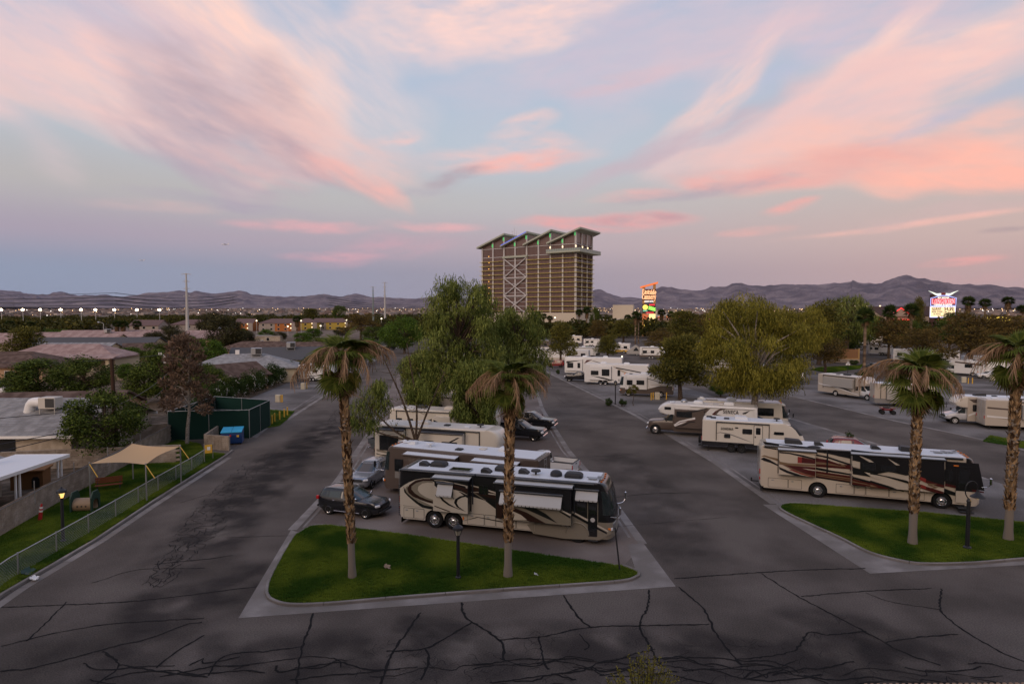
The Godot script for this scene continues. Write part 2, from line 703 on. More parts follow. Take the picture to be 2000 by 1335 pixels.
	for e in clouds:
		var mid: Vector2=e[0]
		var a: float=e[1]
		var b: float=e[2]
		var ang:=deg_to_rad(e[3])
		var ca:=cos(ang)
		var sa:=sin(ang)
		var shade: Vector3=e[4]/255.0
		var grey:=(shade.x+shade.y+shade.z)/3.0
		shade=shade.lerp(Vector3(grey,grey,grey),0.10)
		var lin:=Color(shade.x,shade.y,shade.z).srgb_to_linear()
		var power: float=e[5]
		var rag: float=e[6]
		var hx:=(absf(ca)*a+absf(sa)*b)*1.35
		var hy:=(absf(sa)*a+absf(ca)*b)*1.35+b*0.4
		var y0:=maxi(int((90.0 - mid.y - hy)/180.0*h),0)
		var y1:=mini(int((90.0 - mid.y+hy)/180.0*h),h/2)
		var x0:=int(floor((mid.x - hx)/360.0*w))
		var x1:=int(floor((mid.x+hx)/360.0*w))
		for y in range(y0,y1):
			var el:=90.0 - (y+0.5)/h*180.0
			var dy:=el - mid.y
			for x in range(x0,x1):
				var az:=(x+0.5)/w*360.0
				var dx:=az - mid.x
				var u:=dx*ca+dy*sa
				var v:=(dy*ca - dx*sa)
				if absf(u) > a*1.35 or absf(v) > b*1.7:
					continue
				var wv:=v+f2.get_noise_2d(az*1.1,el*1.6)*b*0.6
				var wu:=u+f2.get_noise_2d(el*1.6+50.0,az*1.1)*a*0.2
				var d:=(wu*wu)/(a*a)+(wv*wv)/(b*b)
				if d > 1.5:
					continue
				var s:=f1.get_noise_2d(u*0.13+mid.x,v*0.62+mid.y*3.0+u*0.05)
				s+=f1.get_noise_2d(u*0.5+mid.y,v*3.0+mid.x)*0.42
				var m:=(1.0 - d/1.5)
				m=m*m*(3.0 - 2.0*m)
				m*=clampf(1.0 - rag*0.42+s*rag*1.15,0.0,1.2)
				m=clampf(m*power*0.88,0.0,0.88)
				var o:=(y*w+posmod(x,w))*3
				px[o]+=(lin.r - px[o])*m
				px[o+1]+=(lin.g - px[o+1])*m
				px[o+2]+=(lin.b - px[o+2])*m
	return Image.create_from_data(w,h,false,Image.FORMAT_RGBF,px.to_byte_array())

func materials()->void:
	surf("asphalt",[[0.25,0.094,0.079,0.068],[0.5,0.124,0.104,0.090],[0.75,0.152,0.128,0.111]],31.0,1.3,0.68,0.88,0.4,3)
	surf("pad",[[0.25,0.15,0.122,0.106],[0.5,0.20,0.165,0.145],[0.75,0.26,0.220,0.195]],37.0,1.3,0.7,0.92,0.5,13)
	surf("pad_grey",[[0.25,0.12,0.108,0.100],[0.5,0.17,0.155,0.145],[0.72,0.23,0.212,0.20]],43.0,2.1,0.7,0.92,0.5,17)
	surf("concrete",[[0.3,0.20,0.178,0.162],[0.6,0.25,0.226,0.208],[0.8,0.30,0.272,0.252]],11.0,0.9,0.82,0.9,0.3,23)
	surf("soil",[[0.3,0.10,0.075,0.05],[0.6,0.17,0.125,0.09],[0.8,0.23,0.175,0.13]],6.0,1.1,0.7,0.95,0.8,33)
	surf("desert",[[0.3,0.14,0.11,0.085],[0.6,0.20,0.155,0.125],[0.8,0.26,0.205,0.165]],60.0,7.0,0.75,0.95,0.0,43)
	surf("turf",[[0.25,0.030,0.060,0.009],[0.55,0.050,0.092,0.012],[0.8,0.095,0.130,0.018]],5.0,0.5,0.6,0.95,1.5,53)
	surf("block",[[0.3,0.25,0.20,0.155],[0.6,0.33,0.27,0.215],[0.8,0.40,0.34,0.28]],4.0,0.7,0.75,0.95,0.3,63)
	surf("stucco",[[0.3,0.36,0.30,0.23],[0.7,0.46,0.39,0.31]],5.0,0.4,0.85,0.95,0.3,73)
	surf("bark",[[0.3,0.06,0.042,0.03],[0.6,0.12,0.088,0.065],[0.8,0.18,0.14,0.105]],0.8,0.2,0.6,0.95,1.5,83)
	surf("pale_bark",[[0.3,0.20,0.165,0.135],[0.55,0.34,0.30,0.26],[0.8,0.44,0.40,0.36]],0.9,0.25,0.7,0.9,0.8,93)
	surf("hazed_rock",[[0.25,0.14,0.118,0.138],[0.5,0.22,0.180,0.196],[0.75,0.31,0.255,0.258]],2600.0,500.0,0.6,0.95,0.0,103)  # violet-blue cast of distant haze is mixed into the rock colour
	var tar:=mt("tar",0.016,0.015,0.015,0.9)
	tar.resource_name="tar"
	for e in [["leaf",0.95,0.6],["fibre",0.95,0.0]]:
		var m:=mt(e[0],e[1],e[1],e[1],0.75)
		m.vertex_color_use_as_albedo=true
		m.albedo_color=Color(1,1,1)
		m.cull_mode=BaseMaterial3D.CULL_DISABLED
		if e[2] > 0.0:
			m.backlight_enabled=true
			m.backlight=Color(e[2],e[2],e[2])
	var tint:=mt("tinted",1,1,1,0.85)
	tint.vertex_color_use_as_albedo=true
	mt("steel",0.42,0.43,0.44,0.45,0.9)
	mt("chrome",0.75,0.75,0.76,0.12,1.0)
	mt("rubber",0.018,0.018,0.018,0.85)
	mt("black",0.014,0.014,0.016,0.35)
	mt("iron",0.016,0.016,0.018,0.5)
	mt("dark_plastic",0.022,0.022,0.023,0.6)
	mt("white_paint",0.72,0.71,0.69,0.4)
	mt("roof_white",0.66,0.68,0.70,0.6)
	mt("roof_cream",0.62,0.58,0.52,0.6)
	mt("canvas",0.50,0.50,0.49,0.85)
	mt("yellow_paint",0.62,0.36,0.04,0.5)
	mt("wood_pole",0.055,0.032,0.022,0.9)
	mt("red_lens",0.45,0.012,0.015,0.2)
	mt("amber_lens",0.75,0.20,0.02,0.25)
	mt("lamp_lens",0.75,0.76,0.78,0.12)
	var gl:=mt("tint_glass",0.012,0.014,0.016,0.06)
	gl.metallic_specular=0.7
	var wg:=mt("car_glass",0.02,0.03,0.032,0.05)
	wg.metallic_specular=0.8


# height of the desert floor away from the park
func rise(d: float)->float:
	return 0.0 if d < 1500.0 else (d - 1500.0)*0.0125


func land()->void:
	# one sheet to the foot of the mountains,rising gently in the distance
	var sh:=Sh.new()
	var rows:=[-400.0,-100.0,60.0,420.0,900.0,1500.0,2600.0,4200.0,6500.0,9000.0,12000.0,16000.0,24000.0,40000.0]
	var cols:=[]
	for k in 25:
		cols.append((k - 12)/12.0*1.5)
	for r in rows.size() - 1:
		for k in cols.size() - 1:
			var q:=[]
			for e in [[r,k],[r,k+1],[r+1,k+1],[r+1,k]]:
				var d: float=rows[e[0]]
				var wide:=maxf(absf(d),700.0)
				q.append(Vector3(cols[e[1]]*wide,rise(d) - 0.06,-d))
			sh.qo(q[0],q[1],q[2],q[3],Vector3.UP)
	sh.smooth(60)
	struct("ground",sh,M.desert)


# a mountain range: ridge points (azimuth px row given as direction and height),distance of the ridge
func mountain(called: String,ridge: Array,dist: float,foot: float,sd: int,rough: float)->void:
	var sh:=Sh.new()
	var f:=FastNoiseLite.new()
	f.seed=sd
	f.noise_type=FastNoiseLite.TYPE_SIMPLEX_SMOOTH
	f.fractal_type=FastNoiseLite.FRACTAL_RIDGED
	f.fractal_octaves=3
	f.frequency=0.0008
	var line:=curve2(ridge,12)
	var cols:=line.size()
	var rows:=26
	var grid:=[]
	for r in rows+1:
		var row:=[]
		var t:=float(r)/rows
		for k in cols:
			var ang:=deg_to_rad(line[k].x)
			# past the ridge the land falls away again
			var d:=lerpf(foot,dist,minf(t/0.7,1.0))+maxf(t - 0.7,0.0)/0.3*dist*0.22
			var p:=Vector3(sin(ang),0,-cos(ang))*d
			var up:=minf(t/0.7,1.0)
			var shape:=pow(up,1.7) if t <= 0.7 else 1.0 - (t - 0.7)/0.3
			var base:=rise(foot)*(1.0 - up)
			var hh: float=line[k].y*shape+base
			var nz:=f.get_noise_2d(p.x,p.z)
			var amp:=line[k].y*rough*sin(clampf(up,0.0,1.0)*PI*0.93) if t <= 0.7 else line[k].y*rough*0.2
			hh+=nz*amp
			if t > 0.62 and t < 0.78:
				hh+=f.get_noise_2d(p.x*2.3,p.z*2.3)*line[k].y*0.05
			row.append(p+Vector3.UP*(hh - (4.0 if r==0 else 0.0)))
		grid.append(row)
	for r in rows:
		for k in cols - 1:
			sh.qo(grid[r][k],grid[r][k+1],grid[r+1][k+1],grid[r+1][k],Vector3.UP)
	sh.smooth(50)
	struct(called,sh,M.hazed_rock)


func ridge_of(px: Array,dist: float)->Array:
	# px: Vector2(azimuth in degrees,elevation in degrees)->Vector2(azimuth,height)
	var out:=[]
	for p in px:
		out.append(Vector2(p.x,tan(deg_to_rad(p.y))*dist+13.0))
	return out


func mountains()->void:
	mountain("mountain_range_far",ridge_of([Vector2(-58,2.2),Vector2(-50,2.5),Vector2(-39.73,1.61),Vector2(-38.59,1.45),Vector2(-38.00,1.42),Vector2(-37.11,1.37),Vector2(-36.24,1.61),Vector2(-35.25,1.32),Vector2(-33.64,1.03),Vector2(-30.21,0.82),Vector2(-25.76,0.60)],30000.0),30000.0,17500.0,4,0.25)
	mountain("mountain_range",ridge_of([Vector2(-60,1.2),Vector2(-50,0.9),Vector2(-39.75,0.88),Vector2(-38.95,1.07),Vector2(-38.02,0.94),Vector2(-36.81,1.03),Vector2(-35.25,1.32),Vector2(-34.12,1.38),Vector2(-33.46,1.39),Vector2(-32.29,1.29),Vector2(-30.90,1.59),Vector2(-29.47,1.74),Vector2(-28.30,1.80),Vector2(-27.64,1.64),Vector2(-27.07,1.82),Vector2(-26.12,1.62),Vector2(-25.16,1.72),Vector2(-23.77,1.87),Vector2(-22.57,1.58),Vector2(-20.51,1.43),Vector2(-18.39,1.53),Vector2(-17.10,1.68),Vector2(-15.78,1.47),Vector2(-14.45,1.70),Vector2(-13.10,1.53),Vector2(-11.29,1.45),Vector2(-9.44,1.36),Vector2(-6.64,1.47),Vector2(-2.38,1.24),Vector2(0.95,0.95),Vector2(3.81,0.71)],13500.0),13500.0,7200.0,11,0.22)
	mountain("mountain_range",ridge_of([Vector2(1.91,0.57),Vector2(4.75,1.04),Vector2(7.11,1.98),Vector2(8.27,2.07),Vector2(9.90,1.50),Vector2(12.20,1.35),Vector2(14.01,1.20),Vector2(18.41,0.72),Vector2(22.59,0.53)],15000.0),15000.0,9000.0,19,0.2)
	mountain("mountain_range",ridge_of([Vector2(8.98,0.66),Vector2(11.29,1.12),Vector2(12.65,1.81),Vector2(13.37,2.36),Vector2(14.53,2.35),Vector2(15.56,2.11),Vector2(17.09,2.00),Vector2(17.95,2.26),Vector2(19.02,2.34),Vector2(20.07,2.72),Vector2(21.12,2.48),Vector2(22.56,2.33),Vector2(24.95,2.37),Vector2(27.25,2.41),Vector2(28.73,2.46),Vector2(28.95,2.58),Vector2(29.46,2.40),Vector2(30.74,2.37),Vector2(31.39,2.72),Vector2(32.52,3.00),Vector2(33.59,2.69),Vector2(35.22,2.33),Vector2(36.16,2.19),Vector2(37.69,2.03),Vector2(39.72,1.83),Vector2(46,2.0),Vector2(54,1.4),Vector2(64,0.9)],11500.0),11500.0,6500.0,27,0.24)
	# the town on the valley floor: too far to count
	var bx:=Sh.new()
	bx.box(Vector3(0,0.5,0),Vector3.ONE)
	var mm:=MultiMesh.new()
	mm.transform_format=MultiMesh.TRANSFORM_3D
	mm.use_colors=true
	mm.mesh=bx.mesh()
	mm.instance_count=8000
	for k in 8000:
		var d:=2200.0+7200.0*pow(rng.randf(),0.8)
		var a:=deg_to_rad(rng.randf_range(-48.0,48.0))
		var s:=rng.randf_range(0.7,1.6)
		mm.set_instance_transform(k,Transform3D(Basis(Vector3.UP,rng.randf()*TAU).scaled_local(Vector3(rng.randf_range(8,20)*s,rng.randf_range(3,6)*s,rng.randf_range(8,16)*s)),Vector3(sin(a)*d,rise(cos(a)*d) - 0.5,-cos(a)*d)))
		var g:=rng.randf()
		var c:=Color(0.20,0.15,0.13).lerp(Color(0.42,0.36,0.33),rng.randf()) if g < 0.45 else Color(0.10,0.10,0.10).lerp(Color(0.2,0.14,0.12),rng.randf())
		mm.set_instance_color(k,c)
	var town:=MultiMeshInstance3D.new()
	town.name="distant_town"
	town.multimesh=mm
	town.material_override=M.tinted
	add_child(town)
	tag(town,"low pale houses of the town on the valley floor below the mountains","town","","stuff")


# kerb in single blocks along a line of ground points; the grass side is on the left of the walking direction
func kerb(parent: Node,ps: PackedVector2Array,step:=2.6,high:=0.13,wide:=0.16,called:="kerb_block")->void:
	var at:=walk(ps,0.3)
	var n:=maxi(1,int(round(seg_len(ps)/step)))
	for k in n:
		var i0:=int(float(k)/n*(at.size() - 1))
		var i1:=int(float(k+1)/n*(at.size() - 1))
		if i1 <= i0:
			continue
		var sh:=Sh.new()
		var rings:=[]
		for i in range(i0,i1+1):
			var d:=(at[mini(i+1,at.size() - 1)] - at[maxi(i - 1,0)]).normalized()
			var p:=at[i]
			if i==i0:
				p+=d*0.012
			if i==i1:
				p-=d*0.012
			var o:=Vector2(d.y,-d.x)*wide
			rings.append([v3(p - o*0.0,-0.02),v3(p,high - 0.03),v3(p - o*0.15,high),v3(p - o*0.9,high),v3(p - o,high - 0.02),v3(p - o,-0.02)])
		sh.loft(rings,true,true,true)
		for j in sh.v.size():
			pass
		part(called,fix(sh),M.concrete,parent)


# flips a shell whose faces look inward
func fix(sh: Sh)->Sh:
	var vol:=0.0
	for k in range(0,sh.v.size(),3):
		vol+=sh.v[k].dot(sh.v[k+1].cross(sh.v[k+2]))
	if vol > 0.0:
		for k in range(0,sh.v.size(),3):
			var a:=sh.v[k+1]
			sh.v[k+1]=sh.v[k+2]
			sh.v[k+2]=a
		for k in sh.n.size():
			sh.n[k]=-sh.n[k]
	return sh


# concrete gutter slabs along a line
func gutter(parent: Node,ps: PackedVector2Array,wide: float,y: float,step:=3.0)->void:
	var at:=walk(ps,step)
	for k in at.size() - 1:
		var sh:=Sh.new()
		var d:=(at[k+1] - at[k]).normalized()*0.015
		ribbon(sh,PackedVector2Array([at[k]+d,at[k+1] - d]),wide,y)
		part("gutter_slab",sh,M.concrete,parent)


func offset_line(ps: PackedVector2Array,by: float)->PackedVector2Array:
	var out:=PackedVector2Array()
	for k in ps.size():
		var d:=(ps[mini(k+1,ps.size() - 1)] - ps[maxi(k - 1,0)]).normalized()
		out.append(ps[k]+Vector2(d.y,-d.x)*by)
	return out


# a lawn of small blades over a polygon
func lawn(poly: PackedVector2Array,y: float,per: float,label: String,sd: int,fade:=0.0)->void:
	var blade:=Sh.new()
	for k in 5:
		var a:=TAU*k/5.0+0.4
		var d:=Vector3(cos(a),0,sin(a))
		var s:=d.cross(Vector3.UP)*0.014
		var b:=d*0.03
		blade.tri(b - s,b+s,b+d*(0.02+0.012*(k % 3))+Vector3.UP*(0.055+0.012*(k % 2)))
	var r:=RandomNumberGenerator.new()
	r.seed=sd
	var lo:=poly[0]
	var hi:=poly[0]
	for p in poly:
		lo=lo.min(p)
		hi=hi.max(p)
	var f:=FastNoiseLite.new()
	f.seed=sd
	f.frequency=0.22
	f.fractal_octaves=4
	var want:=int((hi.x - lo.x)*(hi.y - lo.y)*per)
	var ts: Array[Transform3D]=[]
	var cs: Array[Color]=[]
	for k in want:
		var p:=Vector2(r.randf_range(lo.x,hi.x),r.randf_range(lo.y,hi.y))
		if fade > 0.0 and r.randf() < clampf((-p.y - 45.0)*fade,0.0,0.85):
			continue
		if not inside(p,poly):
			continue
		var s:=r.randf_range(0.8,1.5)
		ts.append(Transform3D(Basis(Vector3.UP,r.randf()*TAU).scaled(Vector3(s*1.3,s,s*1.3)),v3(p,y)))
		var m:=clampf(f.get_noise_2dv(p)*1.3+0.42+r.randf_range(-0.18,0.18),0.0,1.0)
		cs.append(Color(0.034,0.082,0.008).lerp(Color(0.150,0.200,0.020),m))
	var mm:=MultiMesh.new()
	mm.transform_format=MultiMesh.TRANSFORM_3D
	mm.use_colors=true
	mm.mesh=blade.mesh()
	mm.instance_count=ts.size()
	for k in ts.size():
		mm.set_instance_transform(k,ts[k])
		mm.set_instance_color(k,cs[k])
	var o:=MultiMeshInstance3D.new()
	o.name=numbered("grass")
	o.multimesh=mm
	o.material_override=M.leaf
	add_child(o)
	tag(o,label,"grass","","stuff")


# a crack sealed with tar: an uneven ribbon
func crack(sh: Sh,ps: Array,w: float,y:=0.012,wob:=0.10)->void:
	var line:=walk(curve2(ps,8),0.18)
	var ws:=[]
	for k in line.size():
		ws.append(w*rng.randf_range(0.45,1.1))
		line[k]+=Vector2(rng.randf_range(-1,1),rng.randf_range(-1,1))*wob*0.35
	ribbon(sh,line,ws,y)


func park_ground()->void:
	# asphalt of the whole park
	var sh:=Sh.new()
	flat(sh,pv([-70,40,95,40,190,-330,-70,-330]),0.0)
	struct("road",sh,M.asphalt)
	# residential land to the left of the wall
	sh=Sh.new()
	var yard: Array=pv([-500,-330,-500,30,-29.2,30])
	yard.append_array(pv([-29.85,-35.26,-30.99,-40.76,-33.99,-57.73,-35.16,-62.44,-39.24,-79.98,-40.01,-88.73,-43.04,-122.50,-48.46,-165.71]))
	yard.append(Vector2(-72,-330))
	flat(sh,yard,0.004)
	struct("yard_ground",sh,M.soil)
	# gravel pads of the three rows of pitches
	sh=Sh.new()
	flat(sh,pv([-12.61,-35.91,-11.34,-37.24,-6.01,-35.49,0.00,-33.15,5.64,-30.91,7.46,-34.13,6.90,-43.05,5.34,-57.71,4.15,-82.53,3.56,-121.50,0.00,-199.77,-16.68,-199.77,-29.57,-177.00,-23.38,-121.50,-17.65,-82.53,-15.77,-68.55,-13.48,-46.33]),0.004)
	struct("gravel_pad",sh,M.pad)
	sh=Sh.new()
	flat(sh,pv([18.07,-40.74,19.01,-41.30,21.34,-40.74,26.82,-39.68,32.05,-37.52,39.52,-35.91,37.51,-46.33,35.74,-66.47,34.44,-76.01,31.93,-95.28,27.20,-141.48,19.51,-194.76,7.51,-199.77,7.48,-137.70,15.77,-78.33,17.76,-52.74]),0.004)
	struct("gravel_pad",sh,M.pad_grey)
	sh=Sh.new()
	flat(sh,pv([41.63,-155.68,43.37,-103.59,46.46,-73.82,48.64,-63.19,49.69,-53.66,72.28,-53.66,114.28,-105.00,97.82,-116.91,76.06,-119.62,70.96,-177.00,55.04,-199.77]),0.004)
	struct("gravel_pad",sh,M.pad_grey)
	sh=Sh.new()
	flat(sh,pv([-28.50,-73.82,-29.41,-82.53,-30.05,-98.31,-32.79,-126.46,-38.44,-177.00,-43.61,-177.00,-48.86,-173.05,-42.62,-122.46,-39.70,-88.70,-38.90,-79.96,-30.43,-66.47,-26.77,-63.71]),0.008)
	struct("gravel_pad",sh,M.pad_grey)
	# concrete aprons round the two lawns
	sh=Sh.new()
	flat(sh,pv([-11.70,-25.67,7.81,-28.73,7.46,-34.14,6.51,-34.14,6.25,-30.29,4.95,-29.12,-4.70,-27.62,-8.92,-26.87,-10.61,-27.12,-11.51,-28.46,-12.62,-35.93,-13.29,-36.36]),0.008)
	struct("concrete_apron",sh,M.concrete)
	sh=Sh.new()
	flat(sh,pv([18.32,-41.31,17.78,-39.69,19.02,-35.09,19.38,-32.66,20.35,-31.57,21.43,-31.17,23.90,-31.30,28.31,-32.10,27.68,-31.37,17.93,-30.17,17.10,-41.31]),0.008)
	struct("concrete_apron",sh,M.concrete)
	var g:=Node3D.new()
	g.name="gutter"
	add_child(g)
	tag(g,"","","","structure")
	gutter(g,PackedVector2Array(pv([7.40,-34.14,6.91,-43.07,5.34,-57.73,4.15,-82.55,4.07,-121.53])),0.5,0.009)
	gutter(g,PackedVector2Array(pv([17.91,-41.42,17.77,-52.75,15.77,-78.36,7.49,-137.75])),0.5,0.009)
	gutter(g,PackedVector2Array(pv([-13.23,-36.36,-13.48,-46.35,-15.78,-68.57,-21.10,-105.03])),0.55,0.009)
	gutter(g,PackedVector2Array(pv([43.38,-103.62,46.48,-73.84,48.66,-63.21,48.92,-56.45])),0.5,0.009)
	gutter(g,PackedVector2Array(pv([31.94,-95.31,34.45,-76.03,35.75,-66.49,37.05,-55.03,37.30,-47.06])),0.5,0.009)
	gutter(g,PackedVector2Array(pv([-27.53,-74.56,-30.03,-99.61,-33.66,-134.17])),0.5,0.009)
	# strips between the slabs and the pads,as in a rolled kerb
	sh=Sh.new()
	for l in [pv([6.83,-35.09,6.40,-43.07,4.76,-57.73,3.46,-82.55]),pv([18.54,-41.42,18.43,-52.75,16.56,-78.36,8.64,-137.75]),pv([-12.70,-36.80,-12.82,-46.35,-15.14,-68.57]),pv([-29.15,-77.57,-31.93,-103.62,-35.70,-137.75])]:
		ribbon(sh,PackedVector2Array(l),0.16,0.02)
	struct("kerb_line",sh,M.concrete)
	# left lawn island
	var rim: Array=pv([-12.66,-35.26,-12.18,-31.77,-11.51,-28.46,-10.57,-27.12,-8.87,-26.87,-4.70,-27.62,0.00,-28.40,4.96,-29.18,6.05,-29.70,6.24,-30.23,5.67,-30.92])
	var edge:=curve2(rim,6)
	var isl:=Node3D.new()
	isl.name="lawn_kerb"
	add_child(isl)
	tag(isl,"","","","structure")
	kerb(isl,edge)
	var back: Array=pv([5.67,-30.92,0.00,-33.02,-5.98,-35.34,-11.29,-37.07,-12.30,-36.80,-12.66,-35.26])
	kerb(isl,curve2(back,5),3.0,0.07,0.12)
	var poly:=PackedVector2Array(edge)
	for p in back.slice(1,5):
		poly.append(p)
	sh=Sh.new()
	flat(sh,Array(poly),0.075)
	struct("lawn",sh,M.turf)
	lawn(poly,0.07,330.0,"short green grass on the lawn with the two palms and one lamp post",5)
	# right lawn island
	var rim2: Array=pv([20.77,-40.98,19.12,-41.31,18.06,-40.65,18.00,-39.08,19.02,-35.09,19.47,-32.80,20.44,-31.70,21.51,-31.30,24.00,-31.43,27.11,-31.97,33.66,-33.09])
	edge=curve2(rim2,6)
	isl=Node3D.new()
	isl.name="lawn_kerb_001"
	used["lawn_kerb"]=1
	add_child(isl)
	tag(isl,"","","","structure")
	kerb(isl,edge)
	var back2: Array=pv([38.63,-35.09,31.74,-37.53,26.70,-39.48,20.77,-40.98])
	kerb(isl,curve2(back2,5),3.0,0.07,0.12)
	poly=PackedVector2Array(edge)
	poly.append(back2[0])
	poly.append(back2[1])
	poly.append(back2[2])
	sh=Sh.new()
	flat(sh,Array(poly),0.075)
	struct("lawn",sh,M.turf)
	lawn(poly,0.07,330.0,"short green grass on the lawn beside the maroon striped motorhome",6)
	# far verge on the right and the strip by the yellow posts
	for e in [[pv([47.89,-61.93,51.13,-65.09,52.06,-61.93,53.37,-55.63,51.16,-53.31,49.30,-58.62]),"grass strip at the right edge behind the beige trailer",7],[pv([-26.92,-70.46,-28.50,-68.57,-32.86,-77.57,-32.88,-82.55,-28.96,-81.25,-27.53,-74.56]),"small patch of grass beside the yellow posts and the screened fence",8],[pv([68.62,-141.52,74.37,-148.29,87.62,-154.18,93.54,-162.25,81.94,-144.15,69.56,-134.17]),"thin green lawn strip before the wooden fence by the far road",9]]:
		sh=Sh.new()
		flat(sh,e[0],0.03)
		struct("lawn",sh,M.turf)
		lawn(PackedVector2Array(e[0]),0.03,60.0,e[1],e[2])
	# sealed cracks
	var tar:=Sh.new()
	for e in [
		[pv([-22.67,-26.63,-17.14,-27.22,-12.63,-28.57,-12.16,-28.62]),0.09],[pv([-20.11,-27.17,-19.59,-25.11,-19.29,-23.79]),0.08],[pv([-20.02,-23.45,-18.86,-24.29,-17.20,-25.07,-15.37,-25.41,-13.10,-25.63]),0.08],[pv([-18.64,-21.80,-17.65,-21.96,-16.51,-22.73,-15.59,-23.41,-14.41,-24.14,-13.70,-25.11,-13.06,-25.32]),0.10],
		[pv([-15.77,-23.09,-14.53,-22.12,-14.58,-21.02,-14.40,-19.75]),0.11],[pv([-14.57,-22.19,-13.05,-21.80,-12.11,-21.61,-10.91,-21.42]),0.10],[pv([-13.09,-21.93,-12.89,-23.23,-12.43,-24.29]),0.09],[pv([-10.94,-21.48,-10.91,-22.80,-9.46,-23.09,-8.21,-23.45]),0.09],[pv([-8.62,-26.08,-8.36,-24.70,-8.21,-23.45,-7.72,-21.48,-7.10,-19.24]),0.11],
		[pv([-3.97,-26.17,-4.35,-24.29,-4.59,-22.87,-4.65,-20.87]),0.12],[pv([-2.26,-27.12,-1.98,-25.76,-0.51,-23.90,-0.29,-22.46]),0.14],[pv([-4.83,-23.09,-3.38,-23.30,-2.49,-24.29,-1.72,-25.28]),0.11],[pv([-3.38,-23.30,-3.11,-22.46,-3.26,-21.17]),0.12],
		[pv([-0.51,-23.90,0.00,-24.02,1.24,-24.17,3.18,-24.90,5.33,-25.03,8.25,-25.15]),0.10],[pv([2.37,-27.82,2.85,-25.76,3.29,-24.86]),0.11],[pv([6.46,-28.35,6.02,-26.68,5.33,-25.03,5.41,-23.45,5.49,-22.12]),0.11],[pv([7.92,-28.67,8.44,-26.45,8.29,-24.29,8.45,-22.46,8.51,-22.12]),0.12],
		[pv([7.94,-29.58,12.35,-30.29,15.62,-30.67,18.03,-30.79]),0.10],[pv([12.48,-30.17,13.18,-27.67,14.37,-24.78,14.99,-23.09,15.89,-22.12]),0.10],[pv([13.30,-27.67,16.30,-28.19,19.87,-28.51]),0.08],[pv([16.48,-28.08,17.11,-27.17,18.80,-26.45]),0.05],[pv([20.32,-28.46,18.87,-26.45,18.58,-24.90,18.84,-22.98,19.58,-21.80]),0.10],
		[pv([8.47,-22.53,9.94,-22.80,11.01,-23.23,12.12,-24.49,12.85,-24.29,14.48,-24.61]),0.10],[pv([14.77,-23.71,16.24,-24.10,18.09,-24.37]),0.08],[pv([1.07,-24.17,1.19,-22.46,1.34,-21.80]),0.10],[pv([2.70,-24.37,3.01,-23.52,2.81,-23.16]),0.08],
		[pv([2.31,-34.14,5.23,-34.29,8.72,-35.50]),0.0],[pv([10.50,-60.95,15.62,-61.93,17.84,-62.44]),0.0],
		[pv([-18.59,-31.30,-16.27,-31.97,-15.03,-32.52]),0.09],[pv([-20.29,-29.12,-19.18,-30.54,-17.77,-30.79,-15.68,-30.79]),0.05],[pv([-16.64,-35.09,-13.19,-35.42,-11.88,-35.09]),0.05],[pv([-22.86,-41.65,-21.32,-44.32,-19.73,-44.98]),0.05],[pv([-20.26,-48.56,-17.46,-49.35,-14.89,-50.49]),0.05],[pv([-19.42,-57.73,-17.02,-59.53,-14.74,-60.47]),0.06],[pv([-19.54,-52.75,-16.16,-53.31]),0.05],
		[pv([5.00,-55.03,8.89,-55.63,11.96,-56.87]),0.07],[pv([5.33,-42.11,9.59,-43.69,13.01,-44.07]),0.08],[pv([5.59,-67.97,9.21,-68.57,13.94,-69.19]),0.06],[pv([7.53,-81.68,12.07,-79.98,15.92,-82.55]),0.06],[pv([6.79,-95.31,8.04,-87.23,10.97,-87.23]),0.06],[pv([5.92,-36.80,9.57,-37.72,13.73,-38.68]),0.04],
		[pv([40.04,-74.56,44.88,-76.41,48.15,-77.57]),0.06],
	]:
		if e[1] > 0.0:
			crack(tar,e[0],e[1])
	# nets of sealed cracks: a band along the near edge and one up the middle of the left road
	for k in 46:
		var p:=Vector2(rng.randf_range(-16.0,17.0),rng.randf_range(-22.6,-20.6))
		var l:=[p]
		for j in rng.randi_range(3,6):
			p+=Vector2(rng.randf_range(0.2,1.5),rng.randf_range(-0.5,0.5))
			l.append(p)
		crack(tar,l,rng.randf_range(0.05,0.10),0.012+0.0001*k)
	var spine:=PackedVector2Array(pv([-17.09,-28.73,-17.51,-30.79,-18.45,-34.29,-19.45,-39.69,-20.41,-45.65,-21.69,-53.68,-21.37,-57.73,-20.18,-59.99,-20.55,-67.97,-23.54,-82.55]))
	var at:=walk(spine,0.5)
	struct("crack_seal",tar,M.tar)
	# alligator cracking along the middle of the left road: a net of worn seals
	var net:=Sh.new()
	var old:=[]
	for i in at.size():
		var spread:=1.7*(0.3+0.7*sin(PI*clampf(float(i)/at.size()*1.4,0.0,1.0)))
		var row:=[]
		for j in 8:
			row.append(at[i]+Vector2((j - 3.5)/3.5*spread+rng.randf_range(-0.2,0.2),rng.randf_range(-0.22,0.22)))
		for j in 8:
			var y:=0.018+0.0006*((i*3+j) % 7)
			if i > 0 and rng.randf() < 0.62:
				crack(net,[old[j],old[j].lerp(row[j],0.5)+Vector2(rng.randf_range(-0.1,0.1),0),row[j]],rng.randf_range(0.02,0.06),y,0.05)
			if j > 0 and rng.randf() < 0.55:
				crack(net,[row[j - 1],row[j].lerp(row[j - 1],0.5)+Vector2(0,rng.randf_range(-0.1,0.1)),row[j]],rng.randf_range(0.02,0.06),y+0.0003,0.05)
		old=row
	struct("worn_crack_seal",net,mt("worn_tar",0.026,0.023,0.022,0.9))
	# fine map cracking near the lower edge
	var fine:=Sh.new()
